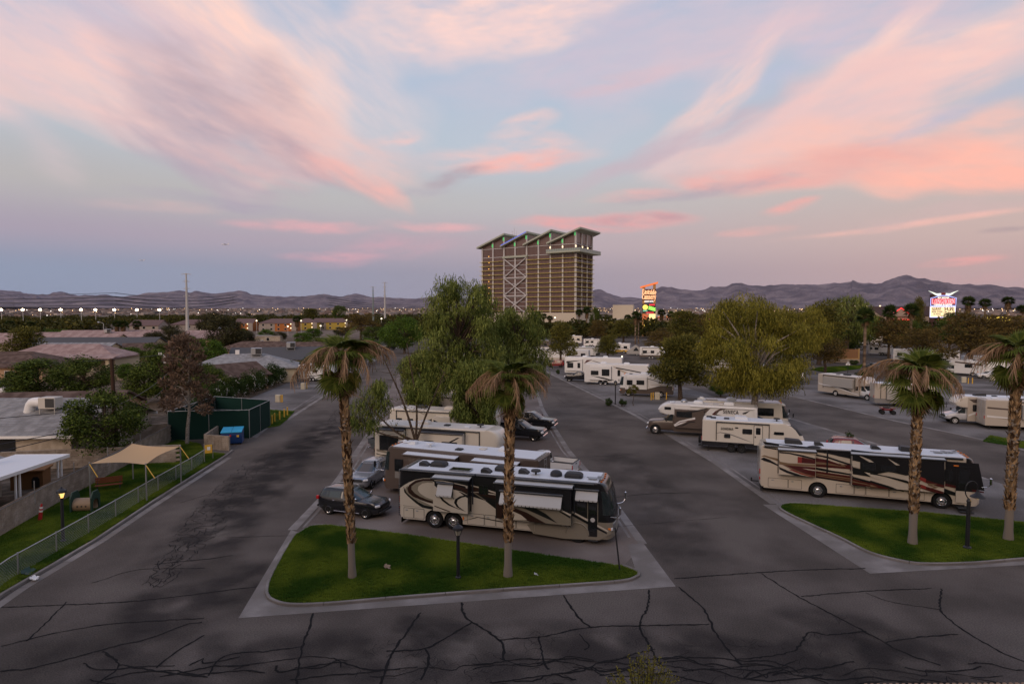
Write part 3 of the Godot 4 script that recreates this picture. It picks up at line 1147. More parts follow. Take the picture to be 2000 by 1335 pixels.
	for k in 150:
		var p:=Vector2(rng.randf_range(-6.0,15.0),rng.randf_range(-24.5,-21.0))
		var l:=[p]
		for j in 3:
			p+=Vector2(rng.randf_range(-0.4,0.4),rng.randf_range(-0.4,0.4))
			l.append(p)
		crack(fine,l,0.018,0.006+0.00002*k,0.05)
	struct("fine_crack",fine,M.tar)
	# oil and sealer stains: thin films with soft ragged edges
	var film:=mt("stain",1,1,1,0.8)
	film.vertex_color_use_as_albedo=true
	film.transparency=BaseMaterial3D.TRANSPARENCY_ALPHA
	var st:=Sh.new()
	stain(st,pv([-16.21,-28.46,-17.24,-32.80,-18.31,-38.68,-19.25,-45.65,-20.23,-54.64,-20.35,-63.73,-21.48,-76.41]),3.0,0.55,3)
	stain(st,pv([-17.27,-25.32,-13.87,-27.17,-12.06,-29.58,-11.98,-32.10]),3.0,0.5,4)
	stain(st,pv([-19.88,-53.68,-19.94,-62.44,-18.27,-67.97]),2.0,0.4,5)
	stain(st,pv([-20.43,-22.12,-13.24,-22.12,-5.76,-22.46,1.98,-23.16,9.60,-22.46,20.81,-22.12]),2.6,0.45,6)
	stain(st,pv([-5.18,-25.32,-2.97,-24.90,-1.24,-24.29]),0.9,0.4,7)
	stain(st,pv([9.19,-28.46,9.80,-35.09,10.01,-45.65,9.23,-57.73]),2.6,0.25,8)
	stain(st,pv([11.91,-26.92,13.26,-24.29,16.00,-24.70]),2.0,0.3,9)
	struct("pavement_stain",st,film)


func stain(sh: Sh,line: Array,wide: float,power: float,sd: int)->void:
	sh.hasc=true
	var f:=FastNoiseLite.new()
	f.seed=sd
	f.frequency=0.35
	f.fractal_octaves=4
	var at:=walk(curve2(line,6),0.22)
	var n:=26
	var old:=[]
	for k in at.size():
		var d:=(at[mini(k+1,at.size() - 1)] - at[maxi(k - 1,0)]).normalized()
		var row:=[]
		for j in n+1:
			var t:=float(j)/n*2.0 - 1.0
			var p:=at[k]+Vector2(-d.y,d.x)*t*wide
			var e:=sin(PI*k/(at.size() - 1.0))
			var a:=clampf((1.0 - t*t)*minf(e*2.5,1.0)*(0.75+f.get_noise_2dv(p)*1.6),0.0,1.0)*power
			row.append([v3(p,0.0045+0.0002*sd),Color(0.034,0.030,0.028,a)])
		if k > 0:
			for j in n:
				for q in [[old[j],row[j],row[j+1]],[old[j],row[j+1],old[j+1]]]:
					if (q[1][0] - q[0][0]).cross(q[2][0] - q[0][0]).y > 0.0:
						q=[q[0],q[2],q[1]]
					for e in q:
						sh.v.append(e[0])
						sh.n.append(Vector3.UP)
						sh.c.append(e[1])
		old=row

# ---------- vehicles: front toward +x,the described side toward +z; mir turns the front to -x ----------
func paint(key: String,r: float,g: float,b: float,rough:=0.28)->StandardMaterial3D:
	var m:=mt(key,r,g,b,rough)
	m.clearcoat_enabled=true
	m.clearcoat=0.6
	m.clearcoat_roughness=0.08
	return m


func wheel(parent: Node,x: float,z: float,r: float,wide: float,style: String,side: float,mir: bool)->void:
	var key:="wheel%s%.2f%.2f" % [style,r,wide]
	if not bank.has(key):
		var sh:=Sh.new()
		sh.t=Transform3D(Basis(Vector3.RIGHT,PI/2),Vector3.ZERO)
		var rr:=r*(0.62 if style != "dually" else 0.60)
		sh.lathe([Vector2(rr*0.4,-wide*0.5),Vector2(rr,-wide*0.5),Vector2(r*0.93,-wide*0.5),Vector2(r,-wide*0.38),Vector2(r,wide*0.38),Vector2(r*0.93,wide*0.5),Vector2(rr,wide*0.47),Vector2(rr*0.96,wide*0.30),Vector2(0,wide*0.30)],28)
		var rim:=Sh.new()
		rim.t=sh.t
		if style=="dually" or style=="truck":
			rim.lathe([Vector2(rr,wide*0.46),Vector2(rr*0.97,wide*0.50),Vector2(rr*0.90,wide*0.40),Vector2(rr*0.72,wide*0.36),Vector2(rr*0.5,wide*0.42),Vector2(rr*0.42,wide*0.52),Vector2(rr*0.25,wide*0.60),Vector2(0,wide*0.62)],24)
			for k in 10:
				var a:=TAU*k/10.0
				rim.ball(Vector3(cos(a)*rr*0.52,wide*0.45,sin(a)*rr*0.52),Vector3.ONE*0.022,6,4)
		else:
			rim.lathe([Vector2(rr,wide*0.46),Vector2(rr*0.98,wide*0.50),Vector2(rr*0.90,wide*0.47),Vector2(rr*0.88,wide*0.33),Vector2(rr*0.86,wide*0.32)],24)
			rim.lathe([Vector2(rr*0.2,wide*0.46),Vector2(0,wide*0.48)],12)
			for k in 6:
				rim.t=Transform3D(Basis(Vector3.RIGHT,PI/2),Vector3.ZERO)*Transform3D(Basis(Vector3.UP,TAU*k/6.0),Vector3.ZERO)
				rim.box(Vector3(rr*0.52,wide*0.42,0),Vector3(rr*0.78,wide*0.10,rr*0.20),0.01)
		bank[key]=[sh.mesh(),rim.mesh()]
	var o:=part("wheel",bank[key][0],M.rubber,parent)
	o.position=Vector3(-x if mir else x,r,z)
	if side < 0.0:
		o.rotation.y=PI
	var rm: Material=M.chrome
	if style=="black":
		rm=M.dark_plastic
	elif style=="white":
		rm=M.white_paint
	elif style=="alloy":
		rm=mt("alloy",0.5,0.5,0.52,0.3,0.9)
	part("rim",bank[key][1],rm,o)


# rounded end of a body: rings at heights ys with reach xs,between plan angles
func end_cap(sh: Sh,xb: float,hw: float,ys: Array,xs: Array,grow:=0.0,p0:=-90.0,p1:=90.0,power:=4.0,seg:=14,top:=false)->void:
	var rings:=[]
	for k in ys.size():
		var ring:=[]
		for s in seg+1:
			var a:=deg_to_rad(lerpf(p0,p1,float(s)/seg))
			var ca:=pow(maxf(cos(a),0.0),2.0/power)
			var sa:=signf(sin(a))*pow(absf(sin(a)),2.0/power)
			ring.append(Vector3(xb+(xs[k] - xb)*ca+grow*cos(a)*(1.0 if xs[k] > xb else -1.0),ys[k],(hw+grow)*sa))
		rings.append(ring)
	var ahead: float=signf(xs[0] - xb)
	for k in rings.size() - 1:
		for s in seg:
			var out:=Vector3((rings[k][s].x+rings[k][s+1].x)*0.5 - xb+ahead*0.05,0.0,rings[k][s].z+rings[k][s+1].z)
			sh.qo(rings[k][s],rings[k][s+1],rings[k+1][s+1],rings[k+1][s],out)
	if top:
		var r: Array=rings[rings.size() - 1]
		var mid:=Vector3(xb,ys[ys.size() - 1],0)
		for s in seg:
			sh.to(mid,r[s],r[s+1],Vector3.UP)


# stretch of coach body with rounded roof edges
func coach_tube(sh: Sh,x0: float,x1: float,y0: float,y1: float,hw: float,r:=0.1,caps:=true)->void:
	var prof:=[]
	prof.append(Vector2(-hw,y0))
	prof.append(Vector2(-hw,y1 - r))
	for k in range(1,4):
		var a:=PI - PI/2*k/4.0
		prof.append(Vector2(-hw+r+cos(a)*r,y1 - r+sin(a)*r))
	prof.append(Vector2(-hw+r,y1))
	prof.append(Vector2(hw - r,y1))
	for k in range(1,4):
		var a:=PI/2 - PI/2*k/4.0
		prof.append(Vector2(hw - r+cos(a)*r,y1 - r+sin(a)*r))
	prof.append(Vector2(hw,y1 - r))
	prof.append(Vector2(hw,y0))
	var mid:=Vector2(0,(y0+y1)*0.5)
	for k in prof.size():
		var a: Vector2=prof[k]
		var b: Vector2=prof[(k+1) % prof.size()]
		var o:=(a+b)*0.5 - mid
		sh.qo(Vector3(x0,a.y,a.x),Vector3(x1,a.y,a.x),Vector3(x1,b.y,b.x),Vector3(x0,b.y,b.x),Vector3(0,o.y,o.x) if k < prof.size() - 1 else Vector3.DOWN)
		if caps:
			sh.to(Vector3(x0,mid.y,0),Vector3(x0,a.y,a.x),Vector3(x0,b.y,b.x),Vector3.LEFT)
			sh.to(Vector3(x1,mid.y,0),Vector3(x1,a.y,a.x),Vector3(x1,b.y,b.x),Vector3.RIGHT)


func nsh(mir: bool)->Sh:
	var s:=Sh.new()
	s.mir=mir
	return s


# window: frame and glass standing a little proud of the side
func side_window(parent: Node,mir: bool,x0: float,x1: float,y0: float,y1: float,z: float,r:=0.08,frame: Material=null,split:=false)->void:
	var sh:=nsh(mir)
	var p:=rrect(x0,y0,x1,y1,r)
	sh.prism(p,z,z+0.012)
	var o:=part("window",sh,frame if frame else M.black,parent)
	var g:=nsh(mir)
	var b:=minf(0.035,(x1 - x0)*0.1)
	if split:
		var m:=(x0+x1)*0.5
		g.prism(rrect(x0+b,y0+b,m - 0.012,y1 - b,r*0.6),z+0.012,z+0.018)
		g.prism(rrect(m+0.012,y0+b,x1 - b,y1 - b,r*0.6),z+0.012,z+0.018)
	else:
		g.prism(rrect(x0+b,y0+b,x1 - b,y1 - b,r*0.6),z+0.012,z+0.018)
	part("pane",g,M.tint_glass,o)


# painted bands,cut so that each lies on the slide-out or on the body behind it
func bands(parent: Node,mir: bool,list: Array,slides: Array,z: float)->void:
	var step:=0
	for e in list:
		step+=1
		var poly:=PackedVector2Array(e[1])
		if mir and e.size() > 2 and e[2]:
			for k in poly.size():
				poly[k].x=-poly[k].x
		var bodies: Array=[poly]
		var sh:=nsh(mir)
		for s in slides:
			var rect:=PackedVector2Array([Vector2(s[0],s[2]),Vector2(s[1],s[2]),Vector2(s[1],s[3]),Vector2(s[0],s[3])])
			for q in Geometry2D.intersect_polygons(poly,rect):
				sh.plate(q,z+s[4]+0.003+0.0012*step)
			var nb:=[]
			for q in bodies:
				nb.append_array(Geometry2D.clip_polygons(q,rect))
			bodies=nb
		for q in bodies:
			if not Geometry2D.is_polygon_clockwise(q):
				sh.plate(q,z+0.003+0.0012*step)
		if sh.v.size():
			part("stripe",sh,e[0],parent)


func roof_unit(parent: Node,mir: bool,kind: String,x: float,y: float,z: float,m: Material)->void:
	var sh:=nsh(mir)
	sh.t=Transform3D(Basis(),Vector3(x,y,z))
	if kind=="air":
		var rings:=[]
		for e in [[0.0,0.52,0.36],[0.16,0.52,0.36],[0.25,0.44,0.31],[0.29,0.36,0.25]]:
			var r:=[]
			for q in rrect(-e[1],-e[2],e[1],e[2],0.14):
				r.append(Vector3(q.x,e[0],-q.y))
			rings.append(r)
		sh.loft(rings,true,false,true)
		part("air_conditioner",sh,m,parent)
	elif kind=="air2":
		sh.prism(PackedVector2Array(pv([-0.55,0,0.6,0,0.6,0.12,0.42,0.28,-0.5,0.33,-0.55,0.3])),-0.35,0.35)
		for k in 4:
			sh.bx(-0.556,-0.55,0.05+k*0.06,0.08+k*0.06,-0.28,0.28)
		part("air_conditioner",sh,m,parent)
	elif kind=="vent":
		sh.prism(PackedVector2Array(pv([-0.3,0,0.3,0,0.26,0.09,0.02,0.24,-0.26,0.24,-0.3,0.19])),-0.24,0.24)
		part("roof_vent",sh,m,parent)
	elif kind=="dome":
		sh.lathe(pv([0.34,0,0.36,0.08,0.33,0.2,0.22,0.3,0.1,0.335,0,0.34]),18)
		part("satellite_dome",sh,m,parent)
	elif kind=="dish":
		sh.lathe(pv([0.06,0,0.06,0.14,0.3,0.2,0.27,0.29,0,0.3]),16)
		part("antenna",sh,m,parent)
	elif kind=="hatch":
		sh.box(Vector3(0,0.05,0),Vector3(0.5,0.1,0.5),0.04)
		part("roof_hatch",sh,m,parent)
	elif kind=="solar":
		sh.box(Vector3(0,0.06,0),Vector3(1.25,0.035,0.62))
		var o:=part("solar_panel",sh,M.tint_glass,parent)
		var f:=nsh(mir)
		f.t=sh.t
		for s in [-1,1]:
			f.bx(-0.65,0.65,0.04,0.085,s*0.33 - 0.02,s*0.33+0.02)
			f.bx(s*0.64 - 0.02,s*0.64+0.02,0.04,0.085,-0.33,0.33)
			f.bx(s*0.5 - 0.02,s*0.5+0.02,0,0.04,-0.3,0.3)
		part("panel_frame",f,M.steel,o)
	elif kind=="crank":
		sh.tube([Vector3(-0.6,0.05,-0.2),Vector3(0.3,0.1,0.1)],0.025,6)
		sh.tube([Vector3(0.3,0.08,-0.5),Vector3(0.3,0.12,0.5)],0.03,6)
		sh.box(Vector3(-0.2,0.08,0.1),Vector3(0.5,0.1,0.3),0.03)
		sh.box(Vector3(0.15,0.1,-0.2),Vector3(0.25,0.12,0.2),0.03)
		part("aerial",sh,m,parent)


func awning_topper(parent: Node,mir: bool,x0: float,x1: float,y: float,z0: float,z1: float,cloth: Material,roll: Material)->void:
	var sh:=nsh(mir)
	var ya:=y+0.08
	for e in [[0.0,Vector3.UP],[-0.025,Vector3.DOWN]]:
		sh.qo(Vector3(x0,ya+e[0],z0),Vector3(x1,ya+e[0],z0),Vector3(x1,y+e[0],z1),Vector3(x0,y+e[0],z1),e[1])
	for x in [x0,x1]:
		sh.qo(Vector3(x,ya,z0),Vector3(x,y,z1),Vector3(x,y - 0.025,z1),Vector3(x,ya - 0.025,z0),Vector3(x - (x0+x1)*0.5,0,0))
	var o:=part("slide_awning",sh,cloth,parent)
	var r:=nsh(mir)
	r.tube([Vector3(x0 - 0.05,y - 0.05,z1),Vector3(x1+0.05,y - 0.05,z1)],0.065,10)
	part("roller_tube",r,roll,o)


# a hanging window awning: cloth sloping out with a scalloped edge,and two arms
func window_awning(parent: Node,mir: bool,x0: float,x1: float,y0: float,y1: float,z: float,out: float,roll: Material)->void:
	var sh:=nsh(mir)
	var n:=maxi(3,int((x1 - x0)/0.22))
	for k in n:
		var a:=lerpf(x0,x1,float(k)/n)
		var b:=lerpf(x0,x1,float(k+1)/n)
		sh.qo(Vector3(a,y1,z),Vector3(b,y1,z),Vector3(b,y0,z+out),Vector3(a,y0,z+out),Vector3(0,0.5,1))
		var m:=(a+b)*0.5
		sh.qo(Vector3(a,y0,z+out),Vector3(b,y0,z+out),Vector3(b - 0.03,y0 - 0.09,z+out),Vector3(a+0.03,y0 - 0.09,z+out),Vector3.BACK)
	var o:=part("window_awning",sh,M.canvas,parent)
	var r:=nsh(mir)
	r.tube([Vector3(x0 - 0.06,y1+0.03,z+0.06),Vector3(x1+0.06,y1+0.03,z+0.06)],0.075,10)
	part("roller_tube",r,roll,o)
	var ar:=nsh(mir)
	for x in [x0 - 0.04,x1+0.04]:
		ar.tube([Vector3(x,y0 - 0.25,z),Vector3(x,y0,z+out)],0.018,5)
	part("awning_arm",ar,M.black,o)


func rv_door(parent: Node,mir: bool,x0: float,x1: float,y0: float,y1: float,z: float,skin: Material,frame: Material,win: Array,handle_left:=true)->MeshInstance3D:
	var sh:=nsh(mir)
	sh.prism(rrect(x0 - 0.04,y0 - 0.04,x1+0.04,y1+0.04,0.09),z,z+0.006)
	var fr:=part("door_frame",sh,frame,parent)
	sh=nsh(mir)
	sh.prism(rrect(x0,y0,x1,y1,0.06),z+0.006,z+0.02)
	var d:=part("door",sh,skin,parent)
	for w in win:
		var g:=nsh(mir)
		g.prism(rrect(w[0],w[1],w[2],w[3],0.07),z+0.02,z+0.028)
		part("door_window",g,M.tint_glass,d)
	var h:=nsh(mir)
	var hx:=x0+0.1 if handle_left else x1 - 0.1
	h.box(Vector3(hx,lerpf(y0,y1,0.42),z+0.035),Vector3(0.1,0.16,0.03),0.01)
	part("handle",h,M.black,d)
	return d


# belly of an rv: skirt with arches,bay doors and the dark underside
func rv_skirt(o: Node,mir: bool,x0: float,x1: float,yb: float,yt: float,hw: float,wheels: Array,wr: float,m: Material,doors: Array,dm: Material,under:=0.0)->void:
	var rect:=PackedVector2Array([Vector2(x0,yb),Vector2(x1,yb),Vector2(x1,yt),Vector2(x0,yt)])
	var polys: Array=[rect]
	for wx in wheels:
		var arch:=PackedVector2Array()
		for k in 21:
			var a:=PI*k/20.0
			arch.append(Vector2(wx+cos(a)*(wr+0.09),wr+sin(a)*(wr+0.09)))
		arch.append(Vector2(wx - wr - 0.09,yb - 0.3))
		arch.append(Vector2(wx+wr+0.09,yb - 0.3))
		var nx:=[]
		for q in polys:
			nx.append_array(Geometry2D.clip_polygons(q,arch))
		polys=nx
	var sh:=nsh(mir)
	for q in polys:
		sh.prism(q,hw - 0.05,hw)
		sh.prism(q,-hw,-hw+0.05)
	part("skirt",sh,m,o)
	sh=nsh(mir)
	sh.bx(x0+0.1,x1 - 0.1,yb+0.06,yt+0.02,-hw+0.45,hw - 0.45)
	part("chassis",sh,M.rubber,o)
	for d in doors:
		sh=nsh(mir)
		sh.prism(rrect(d[0] - 0.012,d[2] - 0.012,d[1]+0.012,d[3]+0.012,0.03,1),hw,hw+0.004)
		part("door_seal",sh,M.black,o)
		sh=nsh(mir)
		sh.prism(rrect(d[0]+0.012,d[2]+0.012,d[1] - 0.012,d[3] - 0.012,0.03,1),hw+0.004,hw+0.014)
		var b:=part("bay_door",sh,d[4] if d.size() > 4 else dm,o)
		sh=nsh(mir)
		sh.box(Vector3(d[0]+minf(0.3,(d[1] - d[0])*0.3),d[3] - 0.14,hw+0.02),Vector3(0.16,0.07,0.02),0.008)
		part("latch",sh,M.steel,b)


func slide_out(o: Node,mir: bool,s: Array,hw: float,m: Material)->void:
	var sh:=nsh(mir)
	sh.bx(s[0],s[1],s[2],s[3],hw - 0.15,hw+s[4],0.02)
	var b:=part("slide_out",sh,m,o)
	for x in [s[0] - 0.03,s[1]+0.03]:
		sh=nsh(mir)
		sh.bx(x - 0.02,x+0.02,s[2] - 0.03,s[3]+0.04,hw+0.001,hw+0.02)
		part("slide_seal",sh,M.black,b)


func ladder(o: Node,mir: bool,x: float,y0: float,y1: float,z0: float,z1: float)->void:
	var sh:=nsh(mir)
	for z in [z0,z1]:
		sh.tube([Vector3(x,y0,z),Vector3(x - 0.12,y0+0.1,z),Vector3(x - 0.12,y1,z),Vector3(x+0.25,y1+0.18,z)],0.018,6)
	for k in 8:
		var y:=lerpf(y0+0.15,y1 - 0.05,k/7.0)
		sh.tube([Vector3(x - 0.12,y,z0),Vector3(x - 0.12,y,z1)],0.014,5)
	part("ladder",sh,M.steel,o)


func bus_front(o: Node,mir: bool,L: float,h: float,hw: float,low: Material,high: Material,mirror: Material,roof: Material)->void:
	# front cap: lower bodywork,upper bodywork with the windscreen,roof brow
	var xb:=L - 1.0
	var sh:=nsh(mir)
	end_cap(sh,xb,hw,[0.34,0.5,0.75,1.15,1.3],[L - 0.16,L - 0.02,L,L - 0.02,L - 0.03])
	sh.smooth(40)
	part("front_lower",sh,low,o)
	sh=nsh(mir)
	end_cap(sh,xb,hw,[1.3,1.6,2.1,2.7,3.1,h - 0.12,h - 0.02,h],[L - 0.03,L - 0.04,L - 0.10,L - 0.24,L - 0.38,L - 0.52,L - 0.68,L - 0.85],0.0,-90,90,4.0,14,true)
	sh.smooth(40)
	part("front_upper",sh,high,o)
	sh=nsh(mir)
	end_cap(sh,xb,hw,[1.72,2.1,2.7,3.06],[L - 0.045,L - 0.10,L - 0.24,L - 0.36],0.014,-84,84)
	sh.smooth(40)
	part("windscreen",sh,M.car_glass,o)
	sh=nsh(mir)
	end_cap(sh,xb,hw,[1.72,2.1,2.7,3.06],[L - 0.045,L - 0.10,L - 0.24,L - 0.36],0.018,-1.2,1.2,4.0,2)
	for k in 2:
		var z:=-0.5+k*0.9
		sh.tube([Vector3(L+0.02,1.62,z),Vector3(L - 0.06,2.0,z+0.35)],0.014,5)
	part("wiper",sh,M.black,o)
	for s in [-1.0,1.0]:
		sh=nsh(mir)
		sh.t=Transform3D(Basis(Vector3.UP,deg_to_rad(s*-38.0)),Vector3(L - 0.13,0.93,s*(hw - 0.19)))
		sh.box(Vector3.ZERO,Vector3(0.10,0.17,0.36),0.04)
		var hl:=part("headlight",sh,M.lamp_lens,o)
		sh=nsh(mir)
		sh.t=Transform3D(Basis(Vector3.UP,deg_to_rad(s*-70.0)),Vector3(L - 0.32,0.95,s*(hw - 0.01)))
		sh.box(Vector3.ZERO,Vector3(0.05,0.14,0.16),0.02)
		part("turn_signal",sh,M.amber_lens,hl)
		sh=nsh(mir)
		sh.tube(curve3([Vector3(L - 0.25,1.66,s*(hw - 0.02)),Vector3(L+0.12,1.72,s*(hw+0.14)),Vector3(L+0.28,1.92,s*(hw+0.26))],4),0.028,8)
		var arm:=part("mirror_arm",sh,M.chrome,o)
		sh=nsh(mir)
		sh.box(Vector3(L+0.3,2.14,s*(hw+0.28)),Vector3(0.12,0.46,0.22),0.05)
		part("mirror",sh,mirror,arm)
	sh=nsh(mir)
	sh.box(Vector3(L - 0.03,0.62,0),Vector3(0.08,0.2,1.1),0.03)
	part("grille",sh,M.dark_plastic,o)
	for k in 5:
		sh=nsh(mir)
		var z:=-0.9+0.45*k
		sh.box(Vector3(L - 0.82+0.06*(2 - absi(k - 2))*0.5,h+0.02,z),Vector3(0.14,0.05,0.08),0.02)
		part("marker_light",sh,M.amber_lens,o)


func bus_rear(o: Node,mir: bool,h: float,hw: float,y0: float,m: Material,topm: Material,ymid: float)->void:
	var sh:=nsh(mir)
	end_cap(sh,0.3,hw,[y0,y0+0.2,ymid],[0.1,0.0,0.0],0.0,-90,90,6.0)
	sh.smooth(40)
	part("rear_lower",sh,m,o)
	sh=nsh(mir)
	end_cap(sh,0.3,hw,[ymid,h - 0.3,h - 0.08,h],[0.0,0.03,0.10,0.22],0.0,-90,90,6.0,14,true)
	sh.smooth(40)
	part("rear_upper",sh,topm,o)
	for s in [-1.0,1.0]:
		sh=nsh(mir)
		sh.box(Vector3(0.05,1.55,s*(hw - 0.13)),Vector3(0.09,0.42,0.16),0.04)
		part("tail_light",sh,M.red_lens,o)
		sh=nsh(mir)
		sh.box(Vector3(0.05,1.05,s*(hw - 0.13)),Vector3(0.09,0.26,0.16),0.04)
		part("tail_light",sh,M.red_lens,o)
	sh=nsh(mir)
	sh.bx(0.12,0.16,0.12,0.42,-hw+0.1,hw - 0.1)
	part("mud_flap",sh,M.rubber,o)


func motorhome_black_cream()->void:
	var L:=13.25
	var h:=3.5
	var hw:=1.27
	var o:=thing("motorhome","black, cream and tan motorhome with window awnings out, nearest the lens","motorhome",Vector3(-4.73,0,-36.71)+Vector3(0.9614,0,0.2751)*4.275 - Vector3(-0.2751,0,0.9614)*hw,-15.97,"motorhomes on the pitches")
	var k0:=-L/2
	var b:=Node3D.new()
	var black:=paint("coach_black",0.011,0.011,0.013)
	var cream:=paint("coach_cream",0.54,0.49,0.41)
	var tan_:=paint("coach_tan",0.24,0.212,0.165)
	var maroon:=paint("coach_maroon",0.032,0.014,0.012)
	var navy:=paint("awning_navy",0.02,0.026,0.036,0.5)
	# local x runs from 0 (rear) to L (front); the parts are shifted so that the node is under the middle
	var sh:=nsh(false)
	coach_tube(sh,0.3,L - 1.0,1.2,h,hw)
	part("body",sh,black,o)
	bus_rear(o,false,h,hw,0.5,cream,black,2.0)
	bus_front(o,false,L,h,hw,tan_,black,M.chrome,black)
	rv_skirt(o,false,0.3,L - 1.0,0.42,1.2,hw,[2.38,3.6,11.11],0.52,cream,[[0.35,1.0,0.5,1.1],[1.04,1.7,0.5,1.1],[4.5,5.55,0.48,1.12],[5.6,6.25,0.48,1.12],[6.3,7.5,0.48,1.12],[7.55,8.6,0.48,1.12],[8.66,9.45,0.48,0.98,tan_],[9.5,10.2,0.48,0.98,tan_]],cream)
	for x in [2.38,3.6,11.11]:
		for s in [1.0,-1.0]:
			wheel(o,x,s*(hw - 0.15),0.52,0.30,"dually",s,false)
	var slides:=[[2.53,4.72,1.26,3.2,0.55],[6.42,10.85,1.14,3.2,0.5]]
	for s in slides:
		slide_out(o,false,s,hw,black)
	var list:=[
		[cream,pv([0.10,2.27,0.36,2.48,0.67,2.67,1.08,2.86,1.64,3.01,2.37,3.06,2.94,2.89,3.93,2.69,4.52,2.32,4.82,2.14,5.61,1.97,6.30,1.51,6.32,1.16,5.56,1.15,0.09,1.23])],
		[tan_,pv([0.49,2.37,0.44,2.20,0.61,1.88,1.07,1.60,1.78,1.36,2.36,1.13,2.36,1.30,1.83,1.50,1.23,1.72,0.78,2.01,0.61,2.29,0.65,2.48])],
		[maroon,pv([2.37,3.03,1.64,2.98,1.13,2.83,0.73,2.54,0.58,2.29,0.67,2.04,0.97,1.83,1.43,1.67,1.93,1.55,2.36,1.50,2.36,1.63,1.93,1.71,1.45,1.86,1.10,2.04,0.86,2.27,0.88,2.46,1.16,2.67,1.64,2.85,2.37,2.89])],
		[tan_,pv([2.37,2.89,1.64,2.85,1.16,2.67,0.88,2.46,0.86,2.27,1.10,2.04,1.45,1.86,1.93,1.71,2.36,1.63,2.36,1.72,1.83,1.86,1.46,2.05,1.29,2.25,1.33,2.48,1.59,2.69,1.94,2.77,2.37,2.77])],
		[black,pv([0.34,2.42,0.39,2.05,0.66,1.80,1.12,1.46,1.58,1.20,2.36,1.12,2.36,1.30,1.78,1.35,1.33,1.51,0.87,1.79,0.54,2.04])],
		[black,pv([2.63,2.78,2.87,2.62,3.17,2.57,3.80,2.65,4.33,2.55,4.72,2.40,4.72,2.90,3.66,3.06,2.63,3.10])],
		[maroon,pv([3.80,2.76,4.28,2.64,4.72,2.46,4.72,2.76,4.14,2.90,3.66,2.96])],
		[cream,pv([2.63,3.08,3.17,3.09,3.95,3.00,4.72,2.88,4.72,2.92,3.95,3.04,3.17,3.13,2.63,3.12])],
		[cream,pv([3.80,2.64,4.33,2.53,4.72,2.38,4.72,2.41,4.33,2.57,3.80,2.66])],
		[black,pv([2.92,2.18,3.11,1.92,3.50,1.68,3.99,1.54,4.56,1.41,3.94,1.60,3.55,1.78,3.21,2.00,3.04,2.19])],
		[black,pv([4.72,2.40,4.23,2.28,3.95,2.08,3.87,1.86,4.04,1.62,4.61,1.38,4.16,1.66,4.04,1.86,4.11,2.05,4.35,2.21,4.72,2.32])],
		[maroon,pv([2.62,1.53,3.50,1.30,3.65,1.29,3.60,1.34,2.62,1.59])],
		[maroon,pv([4.61,2.60,5.18,2.28,6.30,2.10,6.30,2.46,5.57,2.68,4.70,2.80])],
		[cream,pv([4.61,2.81,5.19,2.70,6.30,2.44,6.30,2.53,5.23,2.77,4.61,2.87])],
		[cream,pv([4.75,2.40,5.18,2.42,6.30,2.35,6.30,2.41,5.18,2.46,4.75,2.43])],
		[tan_,pv([4.87,2.38,5.61,1.99,5.69,1.99,4.99,2.38])],
		[maroon,pv([6.48,2.08,6.48,1.18,6.71,1.16,6.85,1.40,6.85,2.07])],
		[black,pv([4.11,0.59,5.18,0.92,5.85,0.85,6.70,0.77,6.70,0.83,5.85,0.91,5.13,0.96])],
		[tan_,pv([7.42,1.95,8.89,2.03,10.33,1.96,10.82,1.71,10.82,1.05,9.59,1.03,8.76,1.09,7.42,0.93])],
		[maroon,pv([7.42,1.91,8.30,1.66,9.47,1.11,8.77,1.09,8.01,1.27,7.42,1.34])],
		[black,pv([7.77,2.02,8.71,2.02,9.41,1.69,10.08,1.21,9.79,1.31,8.71,1.69])],
		[cream,pv([7.42,1.68,7.95,1.50,8.31,1.24,7.42,1.16])],
		[maroon,pv([7.42,1.86,8.07,1.56,8.60,1.24,8.69,1.10,8.42,1.01,7.42,0.94,7.42,1.00,8.36,1.08,8.45,1.15,8.13,1.46,7.42,1.74])],
		[black,pv([10.22,1.93,10.82,1.68,10.82,1.55,10.16,1.88])],
		[cream,pv([10.33,1.99,10.82,1.80,10.82,1.69,10.31,1.94])],
		[tan_,pv([10.83,1.83,11.77,1.41,13.01,0.90,13.06,0.74,12.54,0.40,12.40,0.30,10.35,0.18,8.65,0.29,8.65,0.85,10.75,0.91])],
		[cream,pv([10.83,1.82,11.77,1.41,12.87,0.89,12.87,0.80,11.75,1.30,10.83,1.74])],
		[black,pv([10.83,1.71,11.75,1.28,12.81,0.78,12.79,0.68,11.72,1.14,10.83,1.55])],
		[tan_,pv([8.18,0.80,8.64,0.89,8.64,0.29,8.56,0.29])],
	]
	bands(o,false,list,slides,hw)
	# mudguard trim round the front wheel and the sand-coloured lower front stretch
	sh=nsh(false)
	var arc:=[]
	for k in 17:
		var a:=PI*k/16.0
		arc.append(Vector3(11.11+cos(a)*0.66,0.52+sin(a)*0.66,hw+0.03))
	sh.tube(arc,0.045,6)
	part("wheel_arch",sh,tan_,o)
	side_window(o,false,5.23,5.82,2.32,2.88,hw+0.03,0.07,null,true)
	side_window(o,false,11.09,11.63,1.84,2.5,hw+0.02)
	side_window(o,false,2.9,3.8,2.2,2.85,hw+0.57)
	side_window(o,false,7.2,10.2,2.1,2.72,hw+0.52)
	rv_door(o,false,11.73,12.26,0.46,2.56,hw+0.02,black,tan_,[[11.8,1.72,12.2,2.5],[11.8,0.75,12.2,1.03]])
	sh=nsh(false)
	sh.t=Transform3D(Basis(Vector3.RIGHT,PI/2),Vector3(12.0,1.42,hw+0.045))
	sh.lathe(pv([0.13,0,0.13,0.008,0,0.01]),18)
	part("door_emblem",sh,M.canvas,o)
	sh=nsh(false)
